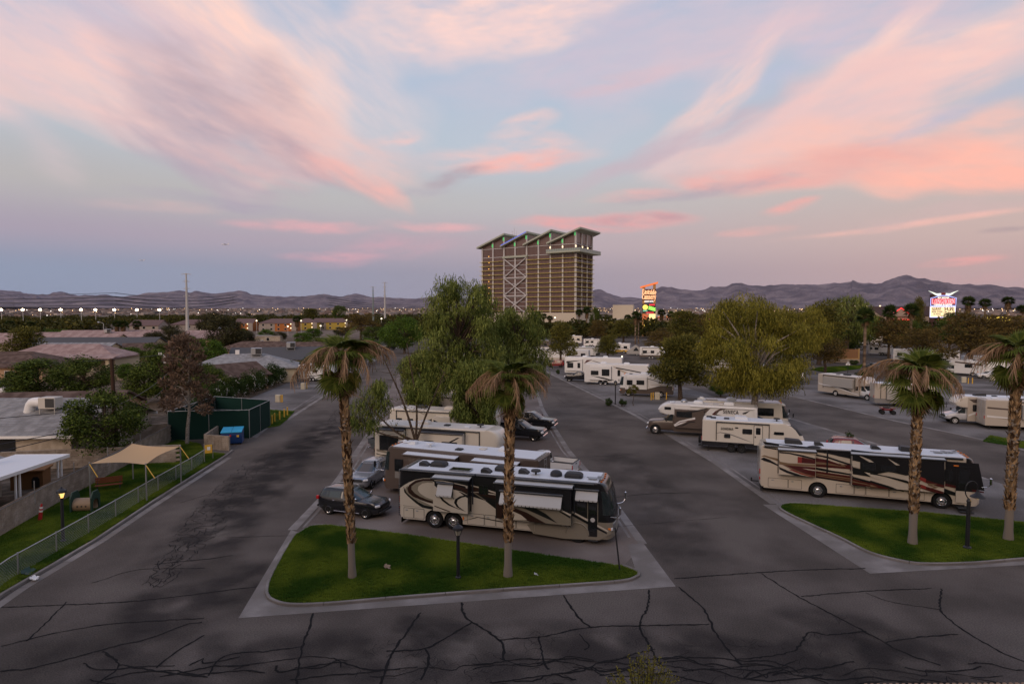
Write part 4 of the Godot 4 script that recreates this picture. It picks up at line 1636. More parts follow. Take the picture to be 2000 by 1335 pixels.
	sh.bx(11.75,12.3,0.2,0.28,hw - 0.3,hw+0.12,0.02)
	part("entry_step",sh,M.dark_plastic,o)
	awning_topper(o,false,2.45,4.8,3.27,hw - 0.1,hw+0.58,M.canvas,navy)
	awning_topper(o,false,6.35,10.9,3.26,hw - 0.1,hw+0.53,M.canvas,navy)
	window_awning(o,false,2.85,3.82,2.33,2.96,hw+0.57,0.3,navy)
	window_awning(o,false,6.75,10.35,2.2,2.78,hw+0.52,0.42,navy)
	window_awning(o,false,11.05,12.3,2.62,3.08,hw+0.04,0.34,navy)
	for x in [4.85,6.36,10.95]:
		sh=nsh(false)
		sh.bx(x - 0.035,x+0.035,1.7,3.45,hw+0.005,hw+0.07,0.01)
		part("awning_post",sh,navy,o)
	for e in [[0.25,5.0],[5.1,L - 1.2]]:
		sh=nsh(false)
		sh.tube([Vector3(e[0],h - 0.06,hw+0.06),Vector3(e[1],h - 0.06,hw+0.06)],0.075,10)
		part("awning_roll",sh,navy,o)
	sh=nsh(false)
	sh.bx(0.55,L - 1.0,h,h+0.018,-hw+0.12,hw - 0.12)
	part("roof",sh,M.roof_white,o)
	for e in [["vent",1.3,0.2],["air",2.2,0.05],["solar",3.9,0.7],["vent",5.55,0.75],["air",6.4,0.0],["vent",7.75,0.3],["dish",8.5,0.45],["dome",9.7,0.35],["air",10.75,0.35],["crank",12.1,0.5]]:
		roof_unit(o,false,e[0],e[1],h+0.02,e[2],M.steel if e[0]=="crank" else M.dark_plastic)
	ladder(o,false,0.02,1.0,3.35,0.5,0.95)
	for k in 15:
		sh=nsh(false)
		sh.box(Vector3(0.03,0.62+k*0.13,hw - 0.03),Vector3(0.1,0.06,0.05),0.01)
		part("rear_louver",sh,M.black,o)
	sh=nsh(false)
	sh.box(Vector3(4.25,0.78,hw+0.02),Vector3(0.09,0.2,0.02),0.006)
	part("marker_light",sh,M.amber_lens,o)
	shift(o,-L/2)


func shift(o: Node3D,dx: float)->void:
	for c in o.get_children():
		c.position.x+=dx


func motorhome_cream_maroon()->void:
	var L:=13.6
	var h:=3.5
	var hw:=1.27
	var o:=thing("motorhome","cream motorhome with maroon and black sweeping stripes, beside the lawn with the hooded lamp","motorhome",Vector3(21.62,0,-42.87)+Vector3(0.943,0,0.3329)*2.95 - Vector3(-0.3329,0,0.943)*hw,-19.44,"motorhomes on the pitches")
	var black: Material=M.coach_black
	var cream:=paint("coach_ivory",0.56,0.485,0.39)
	var tan_:=paint("coach_bronze",0.20,0.13,0.075)
	var maroon:=paint("coach_wine",0.075,0.012,0.012)
	var red:=paint("coach_red",0.26,0.035,0.03)
	var sh:=nsh(false)
	coach_tube(sh,0.3,L - 1.0,1.24,h,hw)
	part("body",sh,cream,o)
	bus_rear(o,false,h,hw,0.5,cream,cream,2.0)
	bus_front(o,false,L,h,hw,cream,black,M.chrome,black)
	rv_skirt(o,false,0.3,L - 1.0,0.4,1.24,hw,[3.85,11.3],0.52,cream,[[0.6,1.9,0.5,1.15],[1.95,2.8,0.5,1.15],[5.0,6.1,0.48,1.1],[6.15,6.8,0.48,1.1],[6.85,8.2,0.48,1.1],[8.25,9.4,0.48,1.0],[9.45,10.3,0.48,1.0]],cream)
	for x in [3.85,11.3]:
		for s in [1.0,-1.0]:
			wheel(o,x,s*(hw - 0.15),0.52,0.30,"dually",s,false)
	var slides:=[[1.26,3.6,1.56,3.3,0.5],[5.88,11.27,1.18,3.36,0.5]]
	for s in slides:
		slide_out(o,false,s,hw,cream)
	var list:=[
		[black,pv([0.19,3.76,1.27,3.66,1.27,3.51,0.33,3.55])],
		[black,pv([0.20,3.38,1.28,3.28,1.28,3.20,0.34,3.29])],
		[tan_,pv([0.07,2.64,0.30,2.77,0.67,2.68,1.30,2.57,1.31,2.37,0.67,2.56,0.30,2.66])],
		[black,pv([0.07,2.46,0.28,2.60,0.67,2.46,1.31,2.11,1.31,2.02,0.72,2.24,0.31,2.34])],
		[black,pv([1.27,3.21,2.03,3.17,2.83,3.06,3.59,2.89,3.59,2.80,2.74,2.94,1.94,3.08,1.27,3.10])],
		[tan_,pv([1.26,3.35,3.58,3.17,3.58,3.13,1.26,3.32])],
		[black,pv([1.26,3.61,3.58,3.39,3.57,3.56,1.26,3.66])],
		[tan_,pv([1.28,2.50,1.86,2.43,3.59,2.47,3.60,2.32,1.87,2.23,1.28,2.30])],
		[maroon,pv([1.46,2.30,2.23,2.25,3.60,2.28,3.61,1.55,2.94,1.67,2.23,1.93,1.64,2.20])],
		[red,pv([2.46,2.93,2.74,2.92,2.75,2.50,2.46,2.49])],
		[maroon,pv([2.73,2.92,3.59,2.80,3.59,2.51,2.73,2.50])],
		[cream,pv([2.78,2.13,3.60,2.08,3.60,2.02,3.11,2.06])],
		[tan_,pv([1.51,2.28,2.23,1.97,2.94,1.71,3.61,1.58,3.61,1.63,2.94,1.77,2.27,2.01,1.64,2.28])],
		[black,pv([1.29,2.10,1.88,1.88,2.68,1.65,3.47,1.54,3.04,1.50,2.42,1.54,1.79,1.72,1.29,1.95])],
		[red,pv([1.87,1.98,2.68,1.71,3.56,1.53,3.30,1.63,2.68,1.80,2.05,1.99])],
		[black,pv([3.68,3.53,5.92,3.41,5.93,2.93,5.24,3.04,4.46,3.19,3.68,3.25])],
		[black,pv([3.69,3.10,4.47,2.98,5.33,2.73,5.94,2.56,5.94,2.43,5.29,2.61,4.47,2.86,3.69,2.99])],
		[maroon,pv([3.67,2.84,4.38,2.76,5.17,2.52,5.94,2.49,5.94,2.20,5.17,2.21,3.69,2.21])],
		[tan_,pv([3.68,2.55,4.48,2.53,5.47,2.36,5.60,2.34,5.43,2.50,4.91,2.65,5.08,2.61,5.39,2.35,4.48,2.39,3.68,2.39])],
		[black,pv([3.69,2.17,4.14,2.12,5.95,1.87,5.95,1.78,4.05,1.95,3.69,2.01])],
		[cream,pv([4.14,2.12,5.95,2.07,5.95,1.91,4.70,2.02])],
		[maroon,pv([3.69,1.91,5.96,1.73,5.96,1.29,4.50,1.39,3.70,1.48])],
		[tan_,pv([3.70,1.76,5.96,1.58,5.96,1.50,3.70,1.68])],
		[tan_,pv([3.70,1.63,5.96,1.43,5.96,1.37,3.70,1.57])],
		[black,pv([3.70,1.51,5.96,1.32,5.97,1.24,3.70,1.43])],
		[black,pv([5.87,3.60,7.54,3.50,7.57,2.22,6.95,1.91,6.62,2.05,6.36,2.36,6.35,2.88,5.89,2.96])],
		[black,pv([6.94,3.48,9.02,3.53,11.23,3.46,11.28,1.61,10.44,1.73,9.66,2.33,9.06,2.18,8.10,2.36,7.54,2.18,6.97,2.19])],
		[cream,pv([5.89,2.89,6.33,2.81,6.34,2.47,5.90,2.51])],
		[maroon,pv([5.90,2.41,6.11,2.42,6.36,2.31,6.58,2.05,5.91,2.08])],
		[black,pv([5.90,2.49,6.53,2.37,6.95,1.91,6.37,1.97,5.91,2.01])],
		[cream,pv([6.17,3.35,6.92,3.09,7.18,2.91,6.89,2.92])],
		[cream,pv([7.96,3.27,8.71,2.85,8.48,2.83])],
		[cream,pv([6.61,2.21,7.58,2.08,7.59,1.75,7.03,1.92])],
		[black,pv([6.97,2.19,8.11,2.03,9.07,1.86,9.90,1.51,10.89,1.19,10.57,1.22,9.07,1.69,7.83,2.01,6.97,2.09])],
		[black,pv([5.91,1.84,6.71,1.67,7.59,1.47,7.60,1.35,6.71,1.53,5.91,1.69])],
		[maroon,pv([5.91,1.67,7.59,1.38,7.60,1.20,6.72,1.24,5.92,1.27])],
		[tan_,pv([5.92,1.53,6.71,1.41,7.38,1.28,6.72,1.35,5.92,1.45])],
		[black,pv([5.92,1.29,6.72,1.24,6.72,1.20,5.93,1.22])],
		[black,pv([6.98,1.67,8.13,1.38,9.09,1.01,9.09,0.94,8.02,1.24,6.99,1.50])],
		[maroon,pv([6.98,1.53,8.02,1.24,8.87,1.00,8.02,1.14,6.99,1.17])],
		[tan_,pv([6.99,1.40,7.45,1.25,6.99,1.22])],
		[maroon,pv([9.61,2.36,10.33,1.97,11.28,1.71,11.28,1.55,10.33,1.75,9.67,2.11])],
		[red,pv([9.66,2.29,10.22,2.06,10.22,1.80,9.72,2.05])],
		[maroon,pv([9.62,1.78,10.12,1.60,11.24,1.29,11.24,1.11,10.35,1.30,9.68,1.52])],
		[red,pv([9.62,1.78,10.23,1.58,10.24,1.37,9.68,1.54])],
		[tan_,pv([10.33,1.78,10.88,1.77,10.55,1.64,10.99,1.58,10.45,1.48,10.88,1.48,10.34,1.65])],
		[black,pv([11.43,3.23,13.27,3.22,13.64,1.45,12.95,1.51,11.45,1.74])],
		[maroon,pv([11.45,1.74,12.95,1.50,13.61,1.39,13.61,1.31,12.90,1.36,11.45,1.57])],
		[black,pv([11.40,1.42,12.11,1.17,12.62,0.97,12.01,0.98,11.41,1.09])],
	]
	bands(o,false,list,slides,hw)
	side_window(o,false,6.4,7.3,2.31,2.86,hw+0.57)
	side_window(o,false,7.55,8.5,2.35,2.8,hw+0.57)
	side_window(o,false,11.35,11.85,1.9,2.7,hw+0.07)
	rv_door(o,false,12.08,12.92,0.55,2.95,hw+0.07,black,M.black,[[12.2,1.75,12.8,2.75]])
	sh=nsh(false)
	sh.bx(12.05,12.95,0.53,1.32,hw+0.088,hw+0.094)
	part("door_panel",sh,cream,o)
	sh=nsh(false)
	sh.bx(12.1,12.9,0.22,0.3,hw - 0.2,hw+0.5,0.02)
	sh.bx(12.1,12.9,0.1,0.14,hw+0.3,hw+0.8,0.02)
	part("entry_step",sh,M.dark_plastic,o)
	awning_topper(o,false,1.2,3.66,3.36,hw - 0.1,hw+0.53,M.canvas,black)
	awning_topper(o,false,5.82,11.33,3.4,hw - 0.1,hw+0.53,M.canvas,black)
	for e in [[0.3,4.4],[4.5,L - 1.2]]:
		sh=nsh(false)
		sh.tube([Vector3(e[0],h - 0.06,hw+0.06),Vector3(e[1],h - 0.06,hw+0.06)],0.075,10)
		part("awning_roll",sh,black,o)
	sh=nsh(false)
	sh.bx(4.35,4.43,1.85,3.42,hw+0.1,hw+0.16,0.01)
	part("awning_post",sh,black,o)
	sh=nsh(false)
	sh.bx(0.5,L - 1.0,h,h+0.018,-hw+0.12,hw - 0.12)
	part("roof",sh,M.roof_white,o)
	for e in [["air2",2.3,0.0],["vent",4.0,0.1],["vent",7.6,0.1],["air2",9.6,0.1],["crank",11.5,0.1],["crank",12.2,-0.2]]:
		roof_unit(o,false,e[0],e[1],h+0.02,e[2],M.steel if e[0]=="crank" else M.dark_plastic)
	sh=nsh(false)
	sh.t=Transform3D(Basis(),Vector3(3.6,h - 0.02,hw - 0.25))
	sh.ball(Vector3.ZERO,Vector3(0.5,0.16,0.2),14,5,0)
	part("awning_cap",sh,M.dark_plastic,o)
	ladder(o,false,0.02,1.3,3.35,0.5,0.95)
	for s in [1.0]:
		sh=nsh(false)
		sh.box(Vector3(12.02,2.98,hw+0.1),Vector3(0.3,0.09,0.06),0.03)
		part("porch_light",sh,M.amber_lens,o)
	sh=nsh(false)
	sh.box(Vector3(-0.25,0.62,0.4),Vector3(0.5,0.08,0.08),0.01)
	sh.box(Vector3(-0.5,0.72,0.4),Vector3(0.1,0.3,0.1),0.02)
	part("tow_hitch",sh,M.iron,o)
	shift(o,-L/2)

# a caravan,fifth wheel or motorhome from a table of measures; x from 0 (rear) to L (front)
func rv(d: Dictionary,at: Vector3,turn: float)->Node3D:
	var L: float=d.L
	var h: float=d.get("h",3.3)
	var hw: float=d.get("hw",1.25)
	var mir: bool=d.get("mir",false)
	var body: Material=d.body
	var low: Material=d.get("low",body)
	var yt: float=d.get("yt",1.1)
	var yb: float=d.get("yb",0.45)
	var o:=thing(d.called,d.label,d.cat,at,turn,d.get("group",""))
	var nose: String=d.get("nose","flat")
	var x1:=L - 0.3
	if nose=="bus":
		x1=L - 1.0
	elif nose=="slope":
		x1=L - 1.9
	elif nose=="fifth":
		x1=L - 1.2
	elif nose=="cab" or nose=="truck":
		x1=L - (2.1 if nose=="cab" else 2.9)
	var sh:=nsh(mir)
	coach_tube(sh,0.2,x1,yt,h,hw)
	part("body",sh,body,o)
	sh=nsh(mir)
	end_cap(sh,0.2,hw,[yb,yt],[0.02,0.0],0.0,-90,90,9.0)
	part("rear_lower",sh,low,o)
	sh=nsh(mir)
	end_cap(sh,0.2,hw,[yt,h - 0.1,h],[0.0,0.03,0.12],0.0,-90,90,9.0,14,true)
	part("rear_wall",sh,body,o)
	var skirt_end:=x1
	if nose=="flat":
		sh=nsh(mir)
		end_cap(sh,x1,hw,[yb,yt],[L - 0.02,L],0.0,-90,90,8.0)
		part("front_lower",sh,low,o)
		sh=nsh(mir)
		end_cap(sh,x1,hw,[yt,h - 0.3,h - 0.1,h],[L,L,L - 0.05,L - 0.2],0.0,-90,90,8.0,14,true)
		sh.smooth(35)
		part("front_wall",sh,d.get("nosem",body),o)
	elif nose=="slope":
		sh=nsh(mir)
		end_cap(sh,x1,hw,[yb,yt],[L - 0.5,L],0.0,-90,90,7.0)
		part("front_lower",sh,low,o)
		sh=nsh(mir)
		end_cap(sh,x1,hw,[yt,yt+0.5,yt+1.0,h - 0.55,h - 0.25,h - 0.07,h],[L,L - 0.06,L - 0.25,L - 0.65,L - 1.05,L - 1.5,L - 1.8],0.0,-90,90,7.0,14,true)
		sh.smooth(40)
		part("front_wall",sh,d.get("nosem",body),o)
		sh=nsh(mir)
		end_cap(sh,x1,hw,[yt+1.0,h - 0.55,h - 0.25,h - 0.1],[L - 0.25,L - 0.65,L - 1.05,L - 1.45],0.012,-62,62,7.0)
		sh.smooth(40)
		part("front_cap",sh,d.get("capm",M.dark_plastic),o)
		sh=nsh(mir)
		for z in [-0.5,0.5]:
			sh.tube([Vector3(L - 0.4,0.5,z),Vector3(L+0.9,0.52,0)],0.05,6)
		part("tow_frame",sh,M.iron,o)
		sh=nsh(mir)
		sh.tube([Vector3(L+0.75,0.05,0),Vector3(L+0.75,0.8,0)],0.04,8)
		part("jack",sh,M.iron,o)
	elif nose=="fifth":
		# raised nose over the tow vehicle
		skirt_end=L - 2.6
		sh=nsh(mir)
		end_cap(sh,x1,hw,[1.75,2.2,2.8,h - 0.25,h - 0.05,h],[L - 0.35,L - 0.05,L,L - 0.15,L - 0.45,L - 0.7],0.0,-90,90,5.0,14,true)
		sh.smooth(40)
		part("front_wall",sh,d.get("nosem",body),o)
		sh=nsh(mir)
		sh.bx(L - 2.6,L - 0.5,yt,1.75,-hw+0.06,hw - 0.06)
		part("nose_underside",sh,M.dark_plastic,o)
		sh=nsh(mir)
		for s in [-1.0,1.0]:
			sh.tube([Vector3(L - 2.4,0.02,s*0.9),Vector3(L - 2.4,1.3,s*0.9)],0.06,6)
		part("landing_leg",sh,M.iron,o)
	elif nose=="bus":
		bus_front(o,mir,L,h,hw,low,d.get("nosem",body),d.get("mirror",M.black),d.get("nosem",body))
	elif nose=="cab" or nose=="truck":
		skirt_end=x1
		van_cab(o,mir,L,hw,d,nose=="truck",x1,h)
	rv_skirt(o,mir,0.2,skirt_end,yb,yt,hw,d.wheels,d.get("wr",0.38),low,d.get("doors",[]),low)
	for x in d.wheels:
		for s in [1.0,-1.0]:
			wheel(o,x,s*(hw - 0.15),d.get("wr",0.38),0.26,d.get("style","white"),s,mir)
	for s in d.get("slides",[]):
		slide_out(o,mir,s,hw,d.get("slidem",body))
		if d.get("topper",false):
			awning_topper(o,mir,s[0] - 0.05,s[1]+0.05,s[3]+0.05,hw - 0.1,hw+s[4]+0.05,d.get("cloth",M.canvas),d.get("roll",M.black))
	bands(o,mir,d.get("bands",[]),d.get("slides",[]),hw)
	for w in d.get("windows",[]):
		side_window(o,mir,w[0],w[1],w[2],w[3],hw+0.03+(w[4] if w.size() > 4 else 0.0),0.07,null,w[1] - w[0] > 1.1)
	if d.has("door"):
		var q: Array=d.door
		rv_door(o,mir,q[0],q[1],q[2],q[3],hw+0.03,d.get("doorm",body),M.black,[[q[0]+0.15,lerpf(q[2],q[3],0.55),q[1] - 0.15,q[3] - 0.18]])
	sh=nsh(mir)
	sh.bx(0.35,minf(x1,L - 0.4),h,h+0.015,-hw+0.1,hw - 0.1)
	part("roof",sh,d.get("roofm",M.roof_cream),o)
	for e in d.get("top",[]):
		roof_unit(o,mir,e[0],e[1],h+0.015,e[2],M.roof_white if e.size() < 4 else e[3])
	if d.get("awning",true):
		sh=nsh(mir)
		var ax: Array=d.get("awn",[0.8,x1 - 0.5])
		sh.tube([Vector3(ax[0],h - 0.16,hw+0.08),Vector3(ax[1],h - 0.16,hw+0.08)],0.06,8)
		for x in ax:
			sh.bx(x - 0.03,x+0.03,1.1,h - 0.12,hw+0.04,hw+0.09)
		part("awning",sh,d.get("roll",M.black),o)
	if d.get("ladder",false):
		ladder(o,mir,-0.02,0.9,h - 0.05,0.2,0.65)
	for s in [-1.0,1.0]:
		sh=nsh(mir)
		sh.box(Vector3(0.0,yt+0.25,s*(hw - 0.16)),Vector3(0.05,0.34,0.13),0.015)
		part("tail_light",sh,M.red_lens,o)
	if d.get("spare",false):
		wheel(o,-0.22,0.55,0.34,0.2,"black",1.0,mir)
		var w: Node3D=o.get_child(o.get_child_count() - 1)
		w.position=Vector3(0.22 if mir else -0.22,0.95,0.5)
		w.rotation.y=PI/2 if mir else -PI/2
		w.name="spare_wheel"
		sh=nsh(mir)
		sh.bx(-0.3,0.1,0.42,0.5,-hw+0.1,hw - 0.1)
		part("bumper",sh,M.iron,o)
	if nose != "bus" and nose != "cab" and nose != "truck":
		sh=nsh(mir)
		for x in [0.6,skirt_end - 0.4]:
			sh.tube([Vector3(x,0.0,hw - 0.3),Vector3(x,yb+0.1,hw - 0.3)],0.035,6)
			sh.box(Vector3(x,0.02,hw - 0.3),Vector3(0.2,0.04,0.2))
		part("stabiliser",sh,M.iron,o)
	if d.has("text"):
		var t: Array=d.text
		lettering(t[0],t[4],M.black,o,Vector3(-t[1] if mir else t[1],t[2],hw+0.055),Vector3.ZERO,0.006,"Droid Sans","lettering",t[3])
	shift(o,(L/2 if mir else -L/2))
	return o


# van or truck cab under an overhanging sleeping berth
func van_cab(o: Node,mir: bool,L: float,hw: float,d: Dictionary,truck: bool,x1: float,h: float)->void:
	var m: Material=d.get("cabm",d.body)
	var cw:=1.0
	var by: float=2.05 if not truck else 2.25
	# berth
	var sh:=nsh(mir)
	var bl:=x1+(1.25 if not truck else 1.75)
	end_cap(sh,x1,hw,[by,by+0.12,by+0.45,h - 0.35,h - 0.08,h],[bl - 0.55,bl - 0.15,bl,bl - 0.2,bl - 0.65,bl - 0.9],0.0,-90,90,5.0,14,true)
	sh.smooth(40)
	part("sleeping_berth",sh,d.get("nosem",d.body),o)
	sh=nsh(mir)
	sh.bx(x1 - 0.05,bl - 0.5,by - 0.03,by,-hw+0.1,hw - 0.1)
	part("berth_floor",sh,m,o)
	var hy: float=1.22 if not truck else 1.45
	var lv:=[[0.5,cw - 0.1,L - 0.25],[0.62,cw,L - 0.05],[hy - 0.25,cw,L - 0.03],[hy - 0.08,cw - 0.03,L - 0.15],[hy,cw - 0.05,L - 0.5],[hy+0.12,cw - 0.06,x1+1.15+(0.1 if truck else 0.0)],[by - 0.1,cw - 0.14,x1+0.35],[by,cw - 0.16,x1+0.2]]
	sh=nsh(mir)
	var ys:=[]
	var xs:=[]
	var rings:=[]
	for e in lv:
		var ring:=[]
		for s in 19:
			var a:=deg_to_rad(-90.0+10.0*s)
			ring.append(Vector3(x1 - 0.1+(e[2] - x1+0.1)*pow(maxf(cos(a),0.0),0.4),e[0],e[1]*signf(sin(a))*pow(absf(sin(a)),0.4)))
		rings.append(ring)
	for k in rings.size() - 1:
		for s in 18:
			sh.qo(rings[k][s],rings[k][s+1],rings[k+1][s+1],rings[k+1][s],Vector3(rings[k][s].x - x1+0.3,0.6,rings[k][s].z+rings[k][s+1].z))
	sh.smooth(40)
	part("cab",sh,m,o)
	sh=nsh(mir)
	var r0: Array=rings[5]
	var r1: Array=rings[6]
	for s in range(5,13):
		var up:=Vector3(0.012,0.012,0)
		sh.qo(r0[s].lerp(r1[s],0.08)+up,r0[s+1].lerp(r1[s+1],0.08)+up,r0[s+1].lerp(r1[s+1],0.92)+up,r0[s].lerp(r1[s],0.92)+up,Vector3(1,0.5,0))
	part("windscreen",sh,M.car_glass,o)
	sh=nsh(mir)
	sh.prism(PackedVector2Array([Vector2(x1+0.1,hy+0.08),Vector2(x1+0.88,hy+0.08),Vector2(x1+0.4,by - 0.14),Vector2(x1+0.1,by - 0.14)]),cw - 0.15,cw - 0.03)
	part("cab_window",sh,M.car_glass,o)
	var fx:=L - 0.95
	var fr:=0.40 if not truck else 0.5
	sh=nsh(mir)
	sh.t=Transform3D(Basis(Vector3.RIGHT,PI/2),Vector3(fx,fr,cw - 0.07))
	sh.lathe([Vector2(fr+0.08,0.0),Vector2(fr+0.08,0.075),Vector2(0,0.075)],24)
	part("wheel_arch",sh,M.rubber,o)
	for s in [1.0,-1.0]:
		wheel(o,fx,s*(cw - 0.08),fr,0.26,"truck" if truck else d.get("style","white"),s,mir)
		sh=nsh(mir)
		sh.box(Vector3(L - 0.12,hy - 0.3,s*(cw - 0.2)),Vector3(0.16,0.2,0.3),0.04)
		part("headlight",sh,M.lamp_lens,o)
		sh=nsh(mir)
		sh.box(Vector3(x1+0.85,hy+0.25,s*(cw+0.22)),Vector3(0.12,0.34,0.2),0.04)
		sh.tube([Vector3(x1+0.8,hy+0.18,s*(cw - 0.1)),Vector3(x1+0.85,hy+0.22,s*(cw+0.2))],0.03,6)
		part("mirror",sh,d.get("mirrorm",M.black),o)
	sh=nsh(mir)
	sh.box(Vector3(L - 0.03,hy - 0.32,0),Vector3(0.08,0.28,1.2),0.03)
	part("grille",sh,M.dark_plastic,o)
	sh=nsh(mir)
	sh.box(Vector3(L+0.0,0.55,0),Vector3(0.2,0.22,1.95),0.06)
	part("bumper",sh,M.chrome if truck else M.dark_plastic,o)
	sh=nsh(mir)
	sh.bx(x1,L - 0.6,0.45,0.6,-cw+0.2,cw - 0.2)
	part("cab_floor",sh,M.rubber,o)


# ---------- cars ----------
func car_z(lv: Array,x: float,y: float)->float:
	var k:=0
	while k < lv.size() - 2 and y > lv[k+1][0]:
		k+=1
	var t: float=clampf((y - lv[k][0])/(lv[k+1][0] - lv[k][0]),0.0,1.0)
	var hw:=lerpf(lv[k][1],lv[k+1][1],t)
	var xf:=lerpf(lv[k][2],lv[k+1][2],t)
	var xr:=lerpf(lv[k][3],lv[k+1][3],t)
	var xm:=(xf+xr)*0.5
	var q:=clampf(absf((x - xm)/((xf - xr)*0.5)),0.0,0.999)
	return hw*pow(1.0 - pow(q,6.0),1.0/6.0)


func car_shell(sh: Sh,lv: Array)->Array:
	var rings:=[]
	for e in lv:
		var ring:=[]
		var xm: float=(e[2]+e[3])*0.5
		for s in 44:
			var a:=TAU*s/44.0
			var c:=cos(a)
			var w:=sin(a)
			ring.append(Vector3(xm+(e[2] - e[3])*0.5*signf(c)*pow(absf(c),1.0/3.0),e[0],-e[1]*signf(w)*pow(absf(w),1.0/3.0)))
		rings.append(ring)
	sh.loft(rings,true,true,true)
	sh.smooth(32)
	return rings


func on_side(sh: Sh,lv: Array,poly: Array,grow: float)->void:
	var p:=PackedVector2Array(poly)
	var id:=Geometry2D.triangulate_polygon(p)
	for s in [1.0,-1.0]:
		for k in range(0,id.size(),3):
			var q:=[]
			for j in 3:
				var e:=p[id[k+j]]
				q.append(Vector3(e.x,e.y,s*(car_z(lv,e.x,e.y)+grow)))
			sh.to(q[0],q[1],q[2],Vector3(0,0.2,s))


func ring_patch(sh: Sh,lv: Array,y0: float,y1: float,half: float,front: bool,grow: float)->void:
	var n:=8
	var rows:=[]
	for r in 4:
		var y:=lerpf(y0,y1,r/3.0)
		var k:=0
		while k < lv.size() - 2 and y > lv[k+1][0]:
			k+=1
		var t: float=clampf((y - lv[k][0])/(lv[k+1][0] - lv[k][0]),0.0,1.0)
		var hw:=lerpf(lv[k][1],lv[k+1][1],t)
		var xf:=lerpf(lv[k][2],lv[k+1][2],t)
		var xr:=lerpf(lv[k][3],lv[k+1][3],t)
		var row:=[]
		for s in n+1:
			var z:=lerpf(-half,half,float(s)/n)*hw
			var q:=pow(maxf(1.0 - pow(absf(z/hw),6.0),0.0),1.0/6.0)
			var xm:=(xf+xr)*0.5
			row.append(Vector3(xm+(xf - xr)*0.5*q*(1.0 if front else -1.0)+grow*(1.0 if front else -1.0),y+grow,z))
		rows.append(row)
	for r in 3:
		for s in n:
			sh.qo(rows[r][s],rows[r][s+1],rows[r+1][s+1],rows[r+1][s],Vector3(1.0 if front else -1.0,0.4,0))


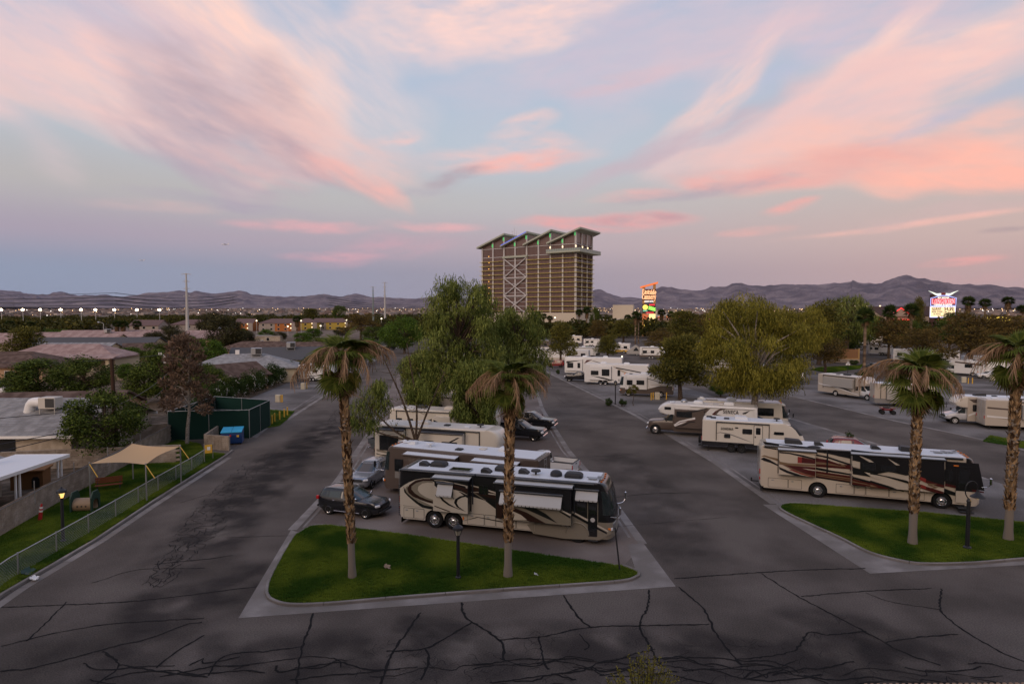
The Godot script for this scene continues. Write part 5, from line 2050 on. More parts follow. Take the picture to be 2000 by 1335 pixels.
func car(label: String,kind: String,m: Material,at: Vector3,turn: float,group:="",cat:="car",style:="alloy")->Node3D:
	var called:={"suv": "parked_car","sedan": "parked_car","pickup": "pickup_truck","jeep": "parked_car"}
	var o:=thing(called[kind],label,cat,at,turn,group)
	var pick:=kind=="pickup"
	var lv:=[[0.26,0.80,2.14,-2.18],[0.40,0.90,2.28,-2.31],[0.62,0.925,2.34,-2.35],[0.86,0.925,2.30,-2.34],[1.00,0.905,2.12,-2.31],[1.07,0.885,1.10,-2.29],[1.13,0.865,0.98,-2.28],[1.58,0.70,0.14,-1.98],[1.67,0.63,-0.12,-1.80],[1.705,0.48,-0.4,-1.5]]
	if kind=="sedan":
		lv=[[0.22,0.78,2.14,-2.2],[0.36,0.88,2.30,-2.34],[0.58,0.905,2.36,-2.38],[0.76,0.90,2.30,-2.36],[0.86,0.88,2.1,-2.3],[0.93,0.86,1.05,-1.7],[0.98,0.84,0.92,-1.6],[1.36,0.66,0.15,-0.95],[1.43,0.58,-0.05,-0.7],[1.455,0.42,-0.2,-0.5]]
	elif pick:
		lv=[[0.45,0.84,2.75,-2.85],[0.6,0.98,2.92,-2.95],[0.8,1.0,2.95,-2.96],[1.05,1.0,2.92,-2.96],[1.2,0.98,2.78,-0.72],[1.27,0.96,1.5,-0.74],[1.32,0.94,1.38,-0.75],[1.82,0.80,0.62,-0.62],[1.92,0.74,0.40,-0.5],[1.95,0.6,0.1,-0.3]]
	elif kind=="jeep":
		lv=[[0.4,0.8,1.9,-1.9],[0.6,0.84,2.0,-2.0],[1.0,0.84,2.0,-2.0],[1.1,0.82,1.95,-2.0],[1.14,0.8,0.8,-2.0],[1.2,0.8,0.72,-2.0],[1.72,0.74,0.5,-1.95],[1.8,0.7,0.35,-1.85],[1.82,0.55,0.1,-1.6]]
	var sh:=Sh.new()
	if pick:
		# the cab and bonnet stand on the lower body,the load bed behind is open
		car_shell(sh,lv.slice(0,4))
		var up:=lv.slice(4)
		up.insert(0,[1.04,0.995,2.92,-0.72])
		car_shell(sh,up)
	else:
		car_shell(sh,lv)
	part("body",sh,m,o)
	var gy: float=lv[6][0] if kind != "jeep" else lv[5][0]
	var ty: float=lv[7][0] if kind != "jeep" else lv[6][0]
	sh=Sh.new()
	ring_patch(sh,lv,gy+0.02,ty - 0.01,0.9,true,0.012)
	sh.smooth(40)
	part("windscreen",sh,M.car_glass,o)
	sh=Sh.new()
	ring_patch(sh,lv,gy+0.06,ty - 0.02,0.86,false,0.012)
	part("rear_window",sh,M.car_glass,o)
	var wins:=[[[0.80,gy+0.03],[0.18,ty - 0.08],[-0.42,ty - 0.04],[-0.42,gy+0.03]],[[-0.5,gy+0.03],[-0.5,ty - 0.04],[-1.3,ty - 0.06],[-1.35,gy+0.05]],[[-1.43,gy+0.06],[-1.38,ty - 0.07],[-1.8,ty - 0.1],[-2.0,gy+0.1]]]
	if kind=="sedan":
		wins=[[[0.78,gy+0.03],[0.2,ty - 0.06],[-0.32,ty - 0.04],[-0.34,gy+0.03]],[[-0.4,gy+0.03],[-0.38,ty - 0.04],[-0.85,ty - 0.07],[-1.25,gy+0.04]]]
	elif pick:
		wins=[[[1.2,gy+0.03],[0.68,ty - 0.08],[0.34,ty - 0.04],[0.34,gy+0.03]],[[0.26,gy+0.03],[0.26,ty - 0.04],[-0.52,ty - 0.06],[-0.6,gy+0.04]]]
	elif kind=="jeep":
		wins=[[[0.62,gy+0.03],[0.44,ty - 0.06],[-0.3,ty - 0.05],[-0.3,gy+0.03]],[[-0.4,gy+0.03],[-0.4,ty - 0.05],[-1.1,ty - 0.05],[-1.1,gy+0.03]],[[-1.2,gy+0.03],[-1.2,ty - 0.05],[-1.85,ty - 0.06],[-1.9,gy+0.03]]]
	for w in wins:
		for s in [1.0,-1.0]:
			sh=Sh.new()
			var poly:=PackedVector2Array()
			for e in w:
				poly.append(Vector2(e[0],e[1]))
			var id:=Geometry2D.triangulate_polygon(poly)
			for k in range(0,id.size(),3):
				var q:=[]
				for j in 3:
					var e:=poly[id[k+j]]
					q.append(Vector3(e.x,e.y,s*(car_z(lv,e.x,e.y)+0.012)))
				sh.to(q[0],q[1],q[2],Vector3(0,0.2,s))
			part("side_window",sh,M.car_glass,o)
	var wr:=0.36 if not pick else 0.42
	if kind=="sedan": wr=0.32
	if kind=="jeep": wr=0.40
	var wxs:=[1.38,-1.36] if not pick else [1.95,-1.85]
	if kind=="jeep": wxs=[1.25,-1.2]
	for x in wxs:
		for s in [1.0,-1.0]:
			var side: float=car_z(lv,x,wr+0.1)
			sh=Sh.new()
			var arch:=PackedVector2Array()
			for k in 19:
				var a:=PI*k/18.0
				arch.append(Vector2(x+cos(a)*(wr+0.07),wr+sin(a)*(wr+0.07)))
			arch.append(Vector2(x - wr - 0.05,0.25))
			arch.append(Vector2(x+wr+0.05,0.25))
			sh.prism(arch,s*(side - 0.3),s*(side+0.012))
			part("wheel_arch",sh,M.rubber,o)
			wheel(o,x,s*(side - 0.10),wr,0.235,style,s,false)
	var xf: float=lv[2][2]
	var xr: float=lv[2][3]
	var ly: float=lv[3][0] if not pick else 0.95
	for s in [1.0,-1.0]:
		sh=Sh.new()
		sh.t=Transform3D(Basis(Vector3.UP,s*deg_to_rad(-34.0)),Vector3(xf - 0.13,ly - 0.01,s*(lv[3][1] - 0.18)))
		sh.box(Vector3.ZERO,Vector3(0.12,0.15 if not pick else 0.24,0.34),0.04)
		part("headlight",sh,M.lamp_lens,o)
		sh=Sh.new()
		sh.box(Vector3(xr+(0.12 if not pick else 0.02),(1.05 if not pick else 1.12) - (0.22 if kind=="sedan" else 0.0),s*(lv[3][1] - 0.12)),Vector3(0.2 if not pick else 0.06,0.24 if not pick else 0.36,0.16),0.04)
		part("tail_light",sh,M.red_lens,o)
		sh=Sh.new()
		var mx: float=0.72 if not pick else 1.15
		sh.box(Vector3(mx,gy+0.08,s*(car_z(lv,mx,gy)+0.16)),Vector3(0.12,0.15,0.2) if not pick else Vector3(0.12,0.26,0.22),0.05)
		sh.tube([Vector3(mx,gy+0.02,s*(car_z(lv,mx,gy) - 0.03)),Vector3(mx,gy+0.06,s*(car_z(lv,mx,gy)+0.12))],0.03,6)
		part("mirror",sh,M.chrome if group.contains("tow") else m,o)
	sh=Sh.new()
	sh.box(Vector3(xf - 0.01,ly - 0.04,0),Vector3(0.06,0.2 if not pick else 0.34,1.0 if not pick else 1.25),0.03)
	part("grille",sh,M.dark_plastic if not pick else M.chrome,o)
	sh=Sh.new()
	sh.box(Vector3(xf - 0.0,0.44 if not pick else 0.58,0),Vector3(0.12,0.16,1.4 if not pick else 1.9),0.05)
	sh.box(Vector3(xr+0.0,0.46 if not pick else 0.6,0),Vector3(0.12,0.16,1.4 if not pick else 1.85),0.05)
	part("bumper",sh,M.dark_plastic if not pick else M.chrome,o)
	for s in [1.0,-1.0]:
		for x in ([0.1,-0.95] if not pick else [0.55,-0.35]):
			sh=Sh.new()
			sh.box(Vector3(x,gy - 0.14,s*(car_z(lv,x,gy - 0.14)+0.012)),Vector3(0.17,0.035,0.03),0.01)
			part("door_handle",sh,M.chrome,o)
	if pick:
		sh=Sh.new()
		for s in [1.0,-1.0]:
			sh.bx(-2.94,-0.76,1.0,1.42,s*0.99,s*0.90,0.02)
		part("bed_side",sh,m,o)
		sh=Sh.new()
		sh.bx(-2.96,-2.89,0.98,1.40,-0.9,0.9,0.015)
		var tg:=part("tailgate",sh,m,o)
		sh=Sh.new()
		sh.box(Vector3(-2.97,1.28,0),Vector3(0.03,0.1,0.26),0.01)
		part("handle",sh,M.black,tg)
		sh=Sh.new()
		for s in [1.0,-1.0]:
			sh.bx(-2.95,-0.76,1.42,1.45,s*1.0,s*0.87,0.01)
		sh.bx(-2.97,-2.86,1.40,1.44,-0.9,0.9,0.01)
		sh.bx(-2.9,-0.76,1.04,1.06,-0.9,0.9)
		part("bed_liner",sh,M.dark_plastic,o)
	elif kind=="suv":
		for s in [1.0,-1.0]:
			sh=Sh.new()
			sh.tube([Vector3(0.0,1.66,s*0.6),Vector3(-0.2,1.73,s*0.58),Vector3(-1.6,1.73,s*0.56),Vector3(-1.8,1.67,s*0.56)],0.022,6)
			part("roof_rail",sh,M.steel,o)
			sh=Sh.new()
			sh.bx(-0.95,0.95,0.3,0.34,s*0.9,s*0.93,0.01)
			part("sill_trim",sh,M.chrome if group.contains("tow") else M.dark_plastic,o)
	elif kind=="jeep":
		sh=Sh.new()
		sh.t=Transform3D(Basis(Vector3.BACK,PI/2),Vector3(-2.1,0.95,0))
		sh.lathe(pv([0.2,-0.1,0.38,-0.1,0.38,0.1,0.2,0.1]),20)
		part("spare_wheel",sh,M.rubber,o)
	return o

func vehicles()->void:
	motorhome_black_cream()
	motorhome_cream_maroon()
	var white:=paint("rv_white",0.66,0.65,0.63,0.4)
	var ivory:=paint("rv_ivory",0.60,0.555,0.475,0.4)
	var sand:=paint("rv_sand",0.44,0.38,0.31,0.45)
	var brown:=paint("rv_brown",0.085,0.062,0.05,0.4)
	var grey:=paint("rv_grey",0.20,0.19,0.18,0.45)
	var blue:=paint("rv_blue",0.03,0.045,0.11,0.4)
	var wine: Material=M.coach_wine
	var black: Material=M.coach_black
	var tan_: Material=M.coach_tan
	# the brown coach just behind the black and cream one
	rv({"called": "motorhome","label": "grey-brown motorhome with white roof and slide awnings, behind the black and cream one","cat": "motorhome","group": "motorhomes on the pitches","L": 12.2,"h": 3.45,"mir": true,"body": brown,"low": brown,"nosem": brown,"nose": "bus","wheels": [2.6,9.6],"wr": 0.5,"style": "dually","yb": 0.42,"yt": 1.15,
		"slides": [[1.4,4.6,1.3,3.1,0.6],[5.9,9.9,1.2,3.1,0.6]],"topper": true,"cloth": M.roof_white,"roofm": M.roof_white,"roll": brown,"awning": false,"ladder": true,
		"bands": [[grey,pv([0.3,1.2,11.0,1.2,11.0,1.75,5.0,1.9,0.3,1.5])],[sand,pv([0.3,1.55,5.0,1.95,11.0,1.8,11.0,1.86,5.0,2.05,0.3,1.65])]],
		"windows": [[2.2,3.4,1.9,2.6,0.6],[7.0,8.8,1.9,2.6,0.6],[10.3,11.0,1.7,2.6]],"doors": [[3.4,4.6,0.5,1.1],[4.7,6.0,0.5,1.1],[6.1,7.6,0.5,1.1]],
		"top": [["vent",10.2,0.0],["hatch",6.2,0.5,M.dark_plastic],["hatch",4.7,-0.3,M.roof_cream],["crank",11.0,-0.2,M.roof_white],["dish",8.6,0.3],["air",3.0,-0.4,M.roof_white]]},Vector3(-3.42,0,-43.06),-21.70)
	# cream trailers under the pepper trees
	rv({"called": "caravan","label": "cream fifth-wheel trailer with black rear window, just behind the grey-brown motorhome","cat": "trailer","group": "trailers under the tall pepper trees","L": 11.4,"h": 3.5,"body": ivory,"low": ivory,"nose": "fifth","wheels": [3.6,4.55],"style": "black","ladder": false,
		"slides": [[0.5,3.0,1.0,3.15,0.5],[4.6,8.4,1.0,3.15,0.6]],"topper": true,"cloth": M.dark_plastic,"roll": black,
		"bands": [[black,pv([0.3,0.9,2.6,0.5,3.2,0.5,0.3,1.15])],[tan_,pv([0.3,1.3,3.0,0.9,3.0,1.1,0.3,1.5])],[black,pv([5.0,1.1,8.2,2.9,8.0,2.9,5.0,1.3])]],
		"windows": [[0.8,2.6,1.4,2.7,0.5],[5.0,5.9,1.7,2.5,0.6],[6.6,8.0,1.7,2.5,0.6]],"top": [["air",4.2,0,M.roof_cream],["hatch",6.4,0.2,M.dark_plastic],["hatch",8.3,0.4],["dish",9.4,0.2,M.dark_plastic]]},Vector3(-6.09,0,-52.08),-17.47)
	rv({"called": "caravan","label": "cream and grey trailer lettered MONTANA, second trailer under the tall pepper trees","cat": "trailer","group": "trailers under the tall pepper trees","L": 11.0,"h": 3.6,"body": ivory,"low": sand,"nose": "fifth","wheels": [3.6,4.55],"style": "black","slides": [[5.0,8.0,1.0,3.1,0.5]],
		"bands": [[black,pv([0.4,1.2,4.6,2.8,4.6,2.5,1.4,1.2])],[black,pv([4.8,2.9,8.2,1.4,8.2,1.2,4.8,2.6])]],"windows": [[0.8,1.4,1.7,2.7],[2.0,2.6,1.7,2.7],[5.4,7.4,1.7,2.5,0.5]],"top": [["air",3.0,0,M.dark_plastic],["air",6.0,0,M.roof_cream]],"roll": black,"text": ["MONTANA",8.4,2.5,1.5,0.3]},Vector3(-6.57,0,-60.20),-16.89)
	rv({"called": "caravan","label": "grey trailer, third under the tall pepper trees, half hidden by leaves","cat": "trailer","group": "trailers under the tall pepper trees","L": 10.0,"h": 3.5,"body": grey,"low": brown,"nose": "fifth","roofm": M.rv_grey,"wheels": [3.4,4.3],"windows": [[1.0,2.2,1.7,2.5],[4.0,5.2,1.7,2.5]],"top": [["air",4.0,0],["hatch",6.0,0]]},Vector3(-7.85,0,-71.74),-16.89)
	rv({"called": "motorhome","label": "white motorhome seen through the tall pepper tree near its trunk, far end of the row","cat": "motorhome","group": "motorhomes on the pitches","L": 9.5,"h": 3.3,"body": white,"low": sand,"nose": "bus","nosem": white,"wheels": [2.4,6.9],"wr": 0.42,"windows": [[1.0,2.2,1.7,2.5],[4.0,5.2,1.7,2.5]],"top": [["air",4.0,0],["hatch",6.0,0]]},Vector3(-5.59,0,-91.92),-15.71)
	# middle row,far to near
	rv({"called": "caravan","label": "long white fifth-wheel trailer, the farther of the white pair by the black pickup","cat": "trailer","group": "white fifth-wheel trailers in the middle row","L": 12.2,"h": 3.75,"mir": true,"body": white,"low": white,"nose": "flat","wheels": [4.2,5.1],"slides": [[8.3,11.9,0.9,3.3,0.4]],"awning": false,
		"bands": [[black,pv([0.4,1.6,6.0,3.1,6.4,3.1,1.0,1.5])],[wine,pv([6.2,3.3,8.0,2.4,7.4,3.2])],[black,pv([8.0,3.2,11.8,2.5,11.6,2.9])]],"windows": [[10.2,11.5,1.5,2.6,0.4],[8.7,9.3,1.5,2.6,0.4],[2.0,3.2,1.7,2.5]],"top": [["air",8.0,0],["air",3.6,0],["hatch",5.6,0.3]]},Vector3(17.40,0,-130.22),-16.89)
	rv({"called": "caravan","label": "white fifth-wheel trailer with two wide black windows behind the black pickup","cat": "trailer","group": "white fifth-wheel trailers in the middle row","L": 11.6,"h": 3.8,"mir": true,"body": white,"low": white,"nose": "flat","wheels": [7.7,8.6],"style": "chrome","slides": [[6.6,10.6,0.9,3.35,0.4]],"awning": false,
		"bands": [[black,pv([6.0,0.9,8.0,1.4,10.4,1.7,8.4,1.2,7.0,0.9])],[sand,pv([2.0,1.0,6.4,3.4,6.0,3.4,1.5,1.4])],[black,pv([0.5,2.4,5.8,3.3,5.8,3.1,0.5,2.2])]],"windows": [[8.9,10.3,1.8,2.6,0.4],[6.9,8.3,1.7,2.9,0.4],[5.0,5.5,1.7,2.8]],"top": [["air",8.2,0],["air",4.0,0],["hatch",5.8,0.3]]},Vector3(19.21,0,-112.15),-17.49)
	rv({"called": "motorhome","label": "white and brown motorhome behind the young staked tree, front to the left","cat": "motorhome","group": "motorhomes on the pitches","L": 8.4,"h": 3.4,"mir": true,"body": white,"low": brown,"nose": "bus","nosem": white,"wheels": [1.9,6.9],"wr": 0.42,"style": "white","slides": [[4.0,7.2,1.15,3.05,0.35]],"awning": false,
		"bands": [[brown,pv([0.2,1.1,0.2,1.75,2.0,1.8,4.0,1.2,4.0,1.1])],[black,pv([0.3,2.2,2.0,2.4,3.9,2.9,3.9,2.8,2.0,2.3,0.3,2.1])],[sand,pv([0.3,1.85,2.0,2.0,3.9,1.9,2.0,1.85])]],"windows": [[4.4,5.6,1.9,2.6,0.35],[6.2,7.1,1.8,2.6,0.35]],"top": [["air",4.6,0],["hatch",6.6,0.2,M.dark_plastic]]},Vector3(21.28,0,-96.78),-16.86)
	# brown truck-based motorhome
	rv({"called": "motorhome","label": "brown and white truck-cab motorhome beside the cream trailer lettered SONOMA","cat": "motorhome","group": "motorhomes on the pitches","L": 11.2,"h": 3.4,"mir": true,"body": white,"low": brown,"cabm": brown,"nosem": white,"nose": "truck","wheels": [2.6],"wr": 0.48,"style": "dually","yb": 0.45,"yt": 1.1,
		"slides": [[5.2,8.2,0.98,2.9,0.5]],"slidem": brown,"awning": true,"awn": [0.4,6.6],"roll": white,
		"bands": [[brown,pv([-6.06,0.75,-8.42,0.59,-8.43,1.82,-8.10,2.63,-6.34,2.73,-4.58,3.13,-5.02,2.63,-6.04,2.05,-6.07,1.44,-5.25,1.58,-5.24,0.46]),true],[white,pv([-8.32,1.20,-7.70,1.68,-6.87,1.95,-6.09,2.17,-6.08,1.95,-6.70,1.79,-7.36,1.44,-8.11,1.09]),true],[black,pv([-8.24,1.02,-7.36,1.27,-6.70,1.66,-6.08,1.74,-6.08,1.65,-6.61,1.58,-7.27,1.19]),true],[wine,pv([-8.11,1.22,-7.53,1.53,-6.70,1.76,-6.08,1.87,-6.08,1.95,-6.87,1.78,-7.61,1.58]),true],[black,pv([-7.43,2.66,-6.26,2.69,-5.11,2.97,-4.74,3.14,-5.27,3.05,-6.26,2.83]),true],[wine,pv([-4.45,2.49,-4.13,2.85,-3.65,3.14,-3.40,3.18,-3.92,2.86,-4.20,2.42]),true],[brown,pv([-4.24,2.42,-4.04,2.81,-3.48,3.15,-3.00,3.19,-3.72,2.88,-4.00,2.52,-3.39,2.43]),true],[black,pv([-1.49,2.79,-0.71,3.13,-1.17,2.73,-1.41,2.69]),true]],
		"windows": [[6.4,8.0,2.1,2.7,0.5],[8.6,9.3,2.75,3.05]],"top": [["dome",7.4,-0.3,M.steel],["air",5.9,0],["air",2.8,0],["hatch",4.6,0.3,M.roof_cream],["hatch",3.6,0.2,M.roof_cream],["hatch",8.6,0.3]],"text": ["SENECA",2.6,2.85,1.5,0.36],"roofm": M.roof_cream},Vector3(20.23,0,-65.21),-20.97)
	rv({"called": "motorhome","label": "cream motorhome with rounded front and blue waves, behind the pale-trunked tree","cat": "motorhome","group": "motorhomes on the pitches","L": 9.6,"h": 3.3,"body": ivory,"low": ivory,"nose": "bus","nosem": ivory,"mirror": M.black,"wheels": [2.4,7.6],"wr": 0.44,"awning": false,
		"bands": [[blue,pv([5.6,2.0,7.0,1.4,8.2,1.3,7.0,1.6,5.9,2.1])],[grey,pv([7.4,1.2,8.5,1.5,8.5,1.2])]],"windows": [[5.4,6.0,1.9,2.6],[6.4,8.0,1.9,2.75],[2.4,3.8,1.9,2.6]],"top": [["air",3.7,0],["solar",1.6,0.5],["solar",6.4,0.3],["vent",0.6,0]],"roofm": M.steel},Vector3(25.66,0,-68.20),-16.89)
	rv({"called": "caravan","label": "cream travel trailer lettered SONOMA with a spare wheel at its left end","cat": "trailer","group": "trailers on the pitches","L": 9.0,"h": 2.98,"body": ivory,"low": black,"nose": "slope","nosem": ivory,"wheels": [2.65,3.55],"wr": 0.38,"style": "black","yb": 0.55,"yt": 0.95,"spare": true,"awning": true,"awn": [1.3,5.9],"roofm": M.roof_white,
		"bands": [[black,pv([0.06,1.31,0.50,1.12,1.38,0.89,2.33,0.78,3.27,0.91,3.77,1.06,5.26,0.89,5.27,0.51,0.07,0.68])],[blue,pv([0.82,1.67,1.08,1.86,1.66,1.94,2.46,1.86,3.55,1.54,4.69,1.16,4.69,1.02,3.55,1.39,2.46,1.74,1.66,1.84,1.19,1.76,1.04,1.59,1.14,1.38])],[grey,pv([1.19,1.70,1.66,1.80,2.47,1.69,3.55,1.33,4.55,1.06,3.55,1.43,2.46,1.79,1.66,1.88])],[black,pv([1.14,2.80,1.65,2.74,2.13,2.55,1.80,2.59])],[black,pv([5.92,2.82,6.62,2.65,7.24,2.32,7.72,2.12,7.18,2.24,6.55,2.54])],[black,pv([6.62,2.81,7.38,2.55,7.86,2.24,7.31,2.43])]],
		"door": [4.62,5.32,0.85,2.66],"windows": [[3.6,4.45,1.83,2.3],[6.3,7.15,1.93,2.2],[2.0,2.55,1.35,1.72],[2.95,3.25,2.3,2.42]],"top": [["air2",3.5,0],["hatch",1.0,0.2,M.dark_plastic],["hatch",2.2,0.3,M.dark_plastic],["dish",6.6,0.1,M.dark_plastic],["hatch",0.6,-0.3,M.dark_plastic]],"text": ["SONOMA",2.25,2.22,1.1,0.22]},Vector3(22.70,0,-57.55),-19.45)
	# third row
	rv({"called": "caravan","label": "black and white toy-hauler trailer with rounded nose, left of the beige motorhome","cat": "trailer","group": "trailers on the pitches","L": 10.5,"h": 3.4,"body": white,"low": black,"nose": "slope","nosem": white,"wheels": [4.2,5.1],"style": "black","yb": 0.6,"yt": 1.3,"bands": [[black,pv([4.0,1.4,7.5,3.0,8.2,2.6,6.0,1.4])],[black,pv([0.3,2.8,3.8,2.8,3.8,1.5,0.3,1.4])]],"roofm": M.roof_white,"top": [["air",4.0,0]]},Vector3(48.40,0,-113.50),-14.45)
	rv({"called": "motorhome","label": "beige motorhome with a wide grey slide-out beyond the third road, front hidden by the palm","cat": "motorhome","group": "motorhomes on the pitches","L": 9.6,"h": 3.3,"body": sand,"low": sand,"cabm": white,"nosem": sand,"nose": "cab","wheels": [3.35],"wr": 0.42,"slides": [[1.3,6.6,1.5,2.9,0.35]],"slidem": paint("rv_grey_light",0.34,0.32,0.29,0.5),"awning": true,"awn": [1.1,6.8],"spare": false,
		"bands": [[white,pv([0.2,1.75,2.5,1.6,7.4,0.7,7.4,0.6,2.5,1.45,0.2,1.6])],[black,pv([3.8,1.46,6.2,0.95,6.2,1.1,5.0,1.46])]],"windows": [[6.9,7.3,1.3,1.9]],"top": [["air",4.4,0,M.dark_plastic],["hatch",3.0,0.3,M.dark_plastic]]},Vector3(52.81,0,-95.67),-67.32)
	rv({"called": "motorhome","label": "beige motorhome on a silver van cab, front to the left, between the two right-hand palms","cat": "motorhome","group": "motorhomes on the pitches","L": 9.3,"h": 3.3,"mir": true,"body": sand,"low": sand,"cabm": paint("cab_silver",0.45,0.45,0.47),"nosem": paint("rv_cream_light",0.58,0.52,0.44,0.4),"nose": "cab","wheels": [2.2],"wr": 0.40,"awning": false,"roofm": M.roof_white,
		"bands": [[blue,pv([7.1,1.6,5.0,1.25,5.0,1.35,7.1,1.75])],[white,pv([7.1,1.2,5.0,2.2,5.0,1.9,7.1,1.0])],[brown,pv([7.1,3.0,4.0,3.1,4.0,2.9,6.6,2.6])]],"windows": [[6.2,6.7,1.6,2.4],[3.0,4.4,1.7,2.4]],"top": [["air2",5.6,0,M.dark_plastic],["hatch",4.2,0.2,M.dark_plastic]]},Vector3(56.11,0,-71.84),-16.89)
	rv({"called": "motorhome","label": "beige trailer with a ladder on its rear wall, before the silver-cabbed motorhome","cat": "trailer","group": "trailers on the pitches","L": 10.5,"h": 3.35,"body": sand,"low": sand,"nose": "flat","wheels": [4.6,5.5],"slides": [[3.4,8.6,1.3,2.9,0.4]],"slidem": M.rv_grey_light,"ladder": true,"roofm": M.roof_cream,"awning": true,"awn": [3.2,8.8],
		"bands": [[brown,pv([0.2,2.55,3.3,2.35,3.3,2.2,0.2,2.35])],[white,pv([0.2,1.6,3.3,1.35,3.3,1.25,0.2,1.4])],[brown,pv([1.0,1.35,3.3,1.15,3.3,1.05])]],"windows": [[4.4,6.0,1.8,2.5,0.4]],"top": [["hatch",1.2,0.2,M.roof_white],["hatch",4.0,0.3,M.dark_plastic]]},Vector3(58.58,0,-68.16),-18.07)
	rv({"called": "caravan","label": "grey and cream trailer whose roof shows behind the left one of the right-hand palms","cat": "trailer","group": "trailers on the pitches","L": 8.5,"h": 3.2,"body": sand,"low": grey,"nose": "slope","wheels": [3.2,4.1],"style": "black","roofm": M.roof_white,"slides": [[1.5,4.6,1.0,2.9,0.4]],"slidem": M.rv_grey_light,"bands": [[black,pv([5.0,2.9,6.8,2.4,6.8,2.2,4.9,2.7])]],"top": [["air",4.0,0]]},Vector3(55.43,0,-86.01),-16.26)
	rv({"called": "motorhome","label": "white van-cab motorhome with brown band left of the white pickup, beyond the third road","cat": "motorhome","group": "motorhomes on the pitches","L": 7.4,"h": 3.1,"mir": true,"body": white,"low": white,"cabm": white,"nosem": white,"nose": "cab","wheels": [1.9],"awning": false,"bands": [[brown,pv([0.3,2.2,5.2,2.6,5.2,2.9,0.3,2.6])]],"windows": [[2.0,3.4,1.7,2.4]],"top": [["air",3.0,0]]},Vector3(95.97,0,-129.52),-56.01)
	rv({"called": "caravan","label": "white trailer with blue awning and a spare wheel, beyond the wooden fence","cat": "trailer","group": "trailers on the pitches","L": 9.0,"h": 3.3,"body": white,"low": white,"nose": "slope","wheels": [3.6,4.4],"spare": true,"windows": [[0.6,1.3,1.7,2.3],[2.0,3.2,1.6,2.4]],"top": [["air",4.0,0]],"cloth": blue,"slides": [[4.4,7.4,1.0,2.7,0.8]],"topper": true},Vector3(116.65,0,-191.65),-58.23)
	# far vehicles of the middle and right rows,each in its own place
	var plain:=[
		["white trailer with two dark windows just left of the red off-roader",6.65,-173.10,9.0,white,"slope",false],
		["white trailer roof between the two dark pines of the middle row",15.51,-165.71,11.0,white,"flat",true],
		["white and black trailer beside the second dark pine of the middle row",20.70,-177.05,10.0,white,"fifth",false],
		["cream van-cab motorhome on the far tarmac below the hotel tower",26.69,-264.37,7.2,ivory,"cab",true],
		["small white trailer with one dark window, right of the coloured bins",31.43,-239.91,6.5,white,"flat",false],
		["yellow and white van-cab motorhome beside the peaked tent trailer",35.66,-202.43,7.0,white,"cab",true],
		["white trailer whose end shows left of the round dark pine",40.52,-177.05,7.0,white,"flat",false],
		["dark trailer with pale roof under the first dark pine",8.80,-219.59,10.0,brown,"flat",true],
		["white trailer showing through the yellow-green tree",46.30,-149.72,9.0,white,"flat",false],
		["long white trailer behind the yellow-green tree, under its right limb",45.27,-135.34,10.0,white,"fifth",true],
		["white motorhome at the far end of the third row behind the yellow-green tree",48.80,-177.05,9.0,white,"bus",true],
		["white trailer below the brown-leaved trees right of centre",107.99,-165.71,9.0,white,"flat",false],
		["white trailer with blue tarpaulin roof under the wide brown tree",115.46,-165.71,9.0,white,"flat",true],
		["white trailer behind the right-hand palm crown",109.44,-141.52,9.0,white,"slope",false],
		["white motorhome at the right edge near the beige service box",100.30,-126.50,8.0,white,"bus",true],
		["pale trailer far back between the tall right-hand palms",151.83,-259.95,9.0,ivory,"flat",false],
	]
	var k:=0
	for e in plain:
		var at:=Vector3(e[1],0,e[2])
		var d:={"called": "caravan" if e[5] in ["flat","slope","fifth"] else "motorhome","label": e[0],"cat": "trailer" if e[5] in ["flat","slope","fifth"] else "motorhome","group": "vehicles on the far pitches","L": e[3],"h": 3.1+0.12*(k % 4),"mir": e[6],"body": e[4],"low": [e[4],sand,brown,white][k % 4],"nose": e[5],"wheels": [e[3]*0.4,e[3]*0.4+0.9] if e[5] in ["flat","slope","fifth"] else ([e[3]*0.28] if e[5]=="cab" else [e[3]*0.25,e[3]*0.78]),"awning": k % 2==0,"cabm": white,
			"windows": [[0.9,2.1,1.6,2.4],[e[3]*0.45,e[3]*0.45+1.0,1.6,2.4]],"top": [["air",e[3]*0.5,0],["hatch",e[3]*0.3,0.2]],"bands": [[[black,wine,grey,blue][k % 4],[Vector2(0.4,1.3),Vector2(e[3]*0.55,1.9),Vector2(e[3]*0.6,2.1),Vector2(0.4,1.5)]]]}
		if k==12:
			d.roofm=mt("tarpaulin_blue",0.05,0.16,0.42,0.6)
		if k==5:
			d.low=M.yellow_paint
		rv(d,at,-16.0 - 2.0*(k % 3))
		k+=1
	# trailer on the left road and the covered one
	rv({"called": "caravan","label": "white trailer with black door frame parked by the oleander hedge at the left","cat": "trailer","L": 6.8,"h": 3.1,"body": white,"low": white,"nose": "flat","wheels": [2.8,3.6],"windows": [[3.6,4.6,1.7,2.3]],"door": [0.8,1.5,0.7,2.5],"bands": [[black,pv([0.2,0.9,3.0,0.9,6.0,1.3,3.0,1.05,0.2,1.05])]],"top": [["air",2.6,0],["air",4.4,0]]},Vector3(-37.90,0,-118.61),-22.15)
	tent_trailer(Vector3(38.41,0.00,-190.05))
	# cars and pickups
	var ink:=paint("car_black",0.010,0.011,0.014,0.2)
	var silver:=paint("car_silver",0.30,0.31,0.34,0.25)
	silver.metallic=0.5
	var cwhite:=paint("car_white",0.68,0.68,0.68,0.25)
	var slate:=paint("car_slate",0.07,0.08,0.09,0.25)
	var red:=paint("car_red",0.16,0.012,0.012,0.3)
	car("black sports utility car with bright sill trim behind the left-hand palm","suv",ink,Vector3(-10.32,0,-39.62),-19.1,"towed cars beside the motorhomes","car","chrome")
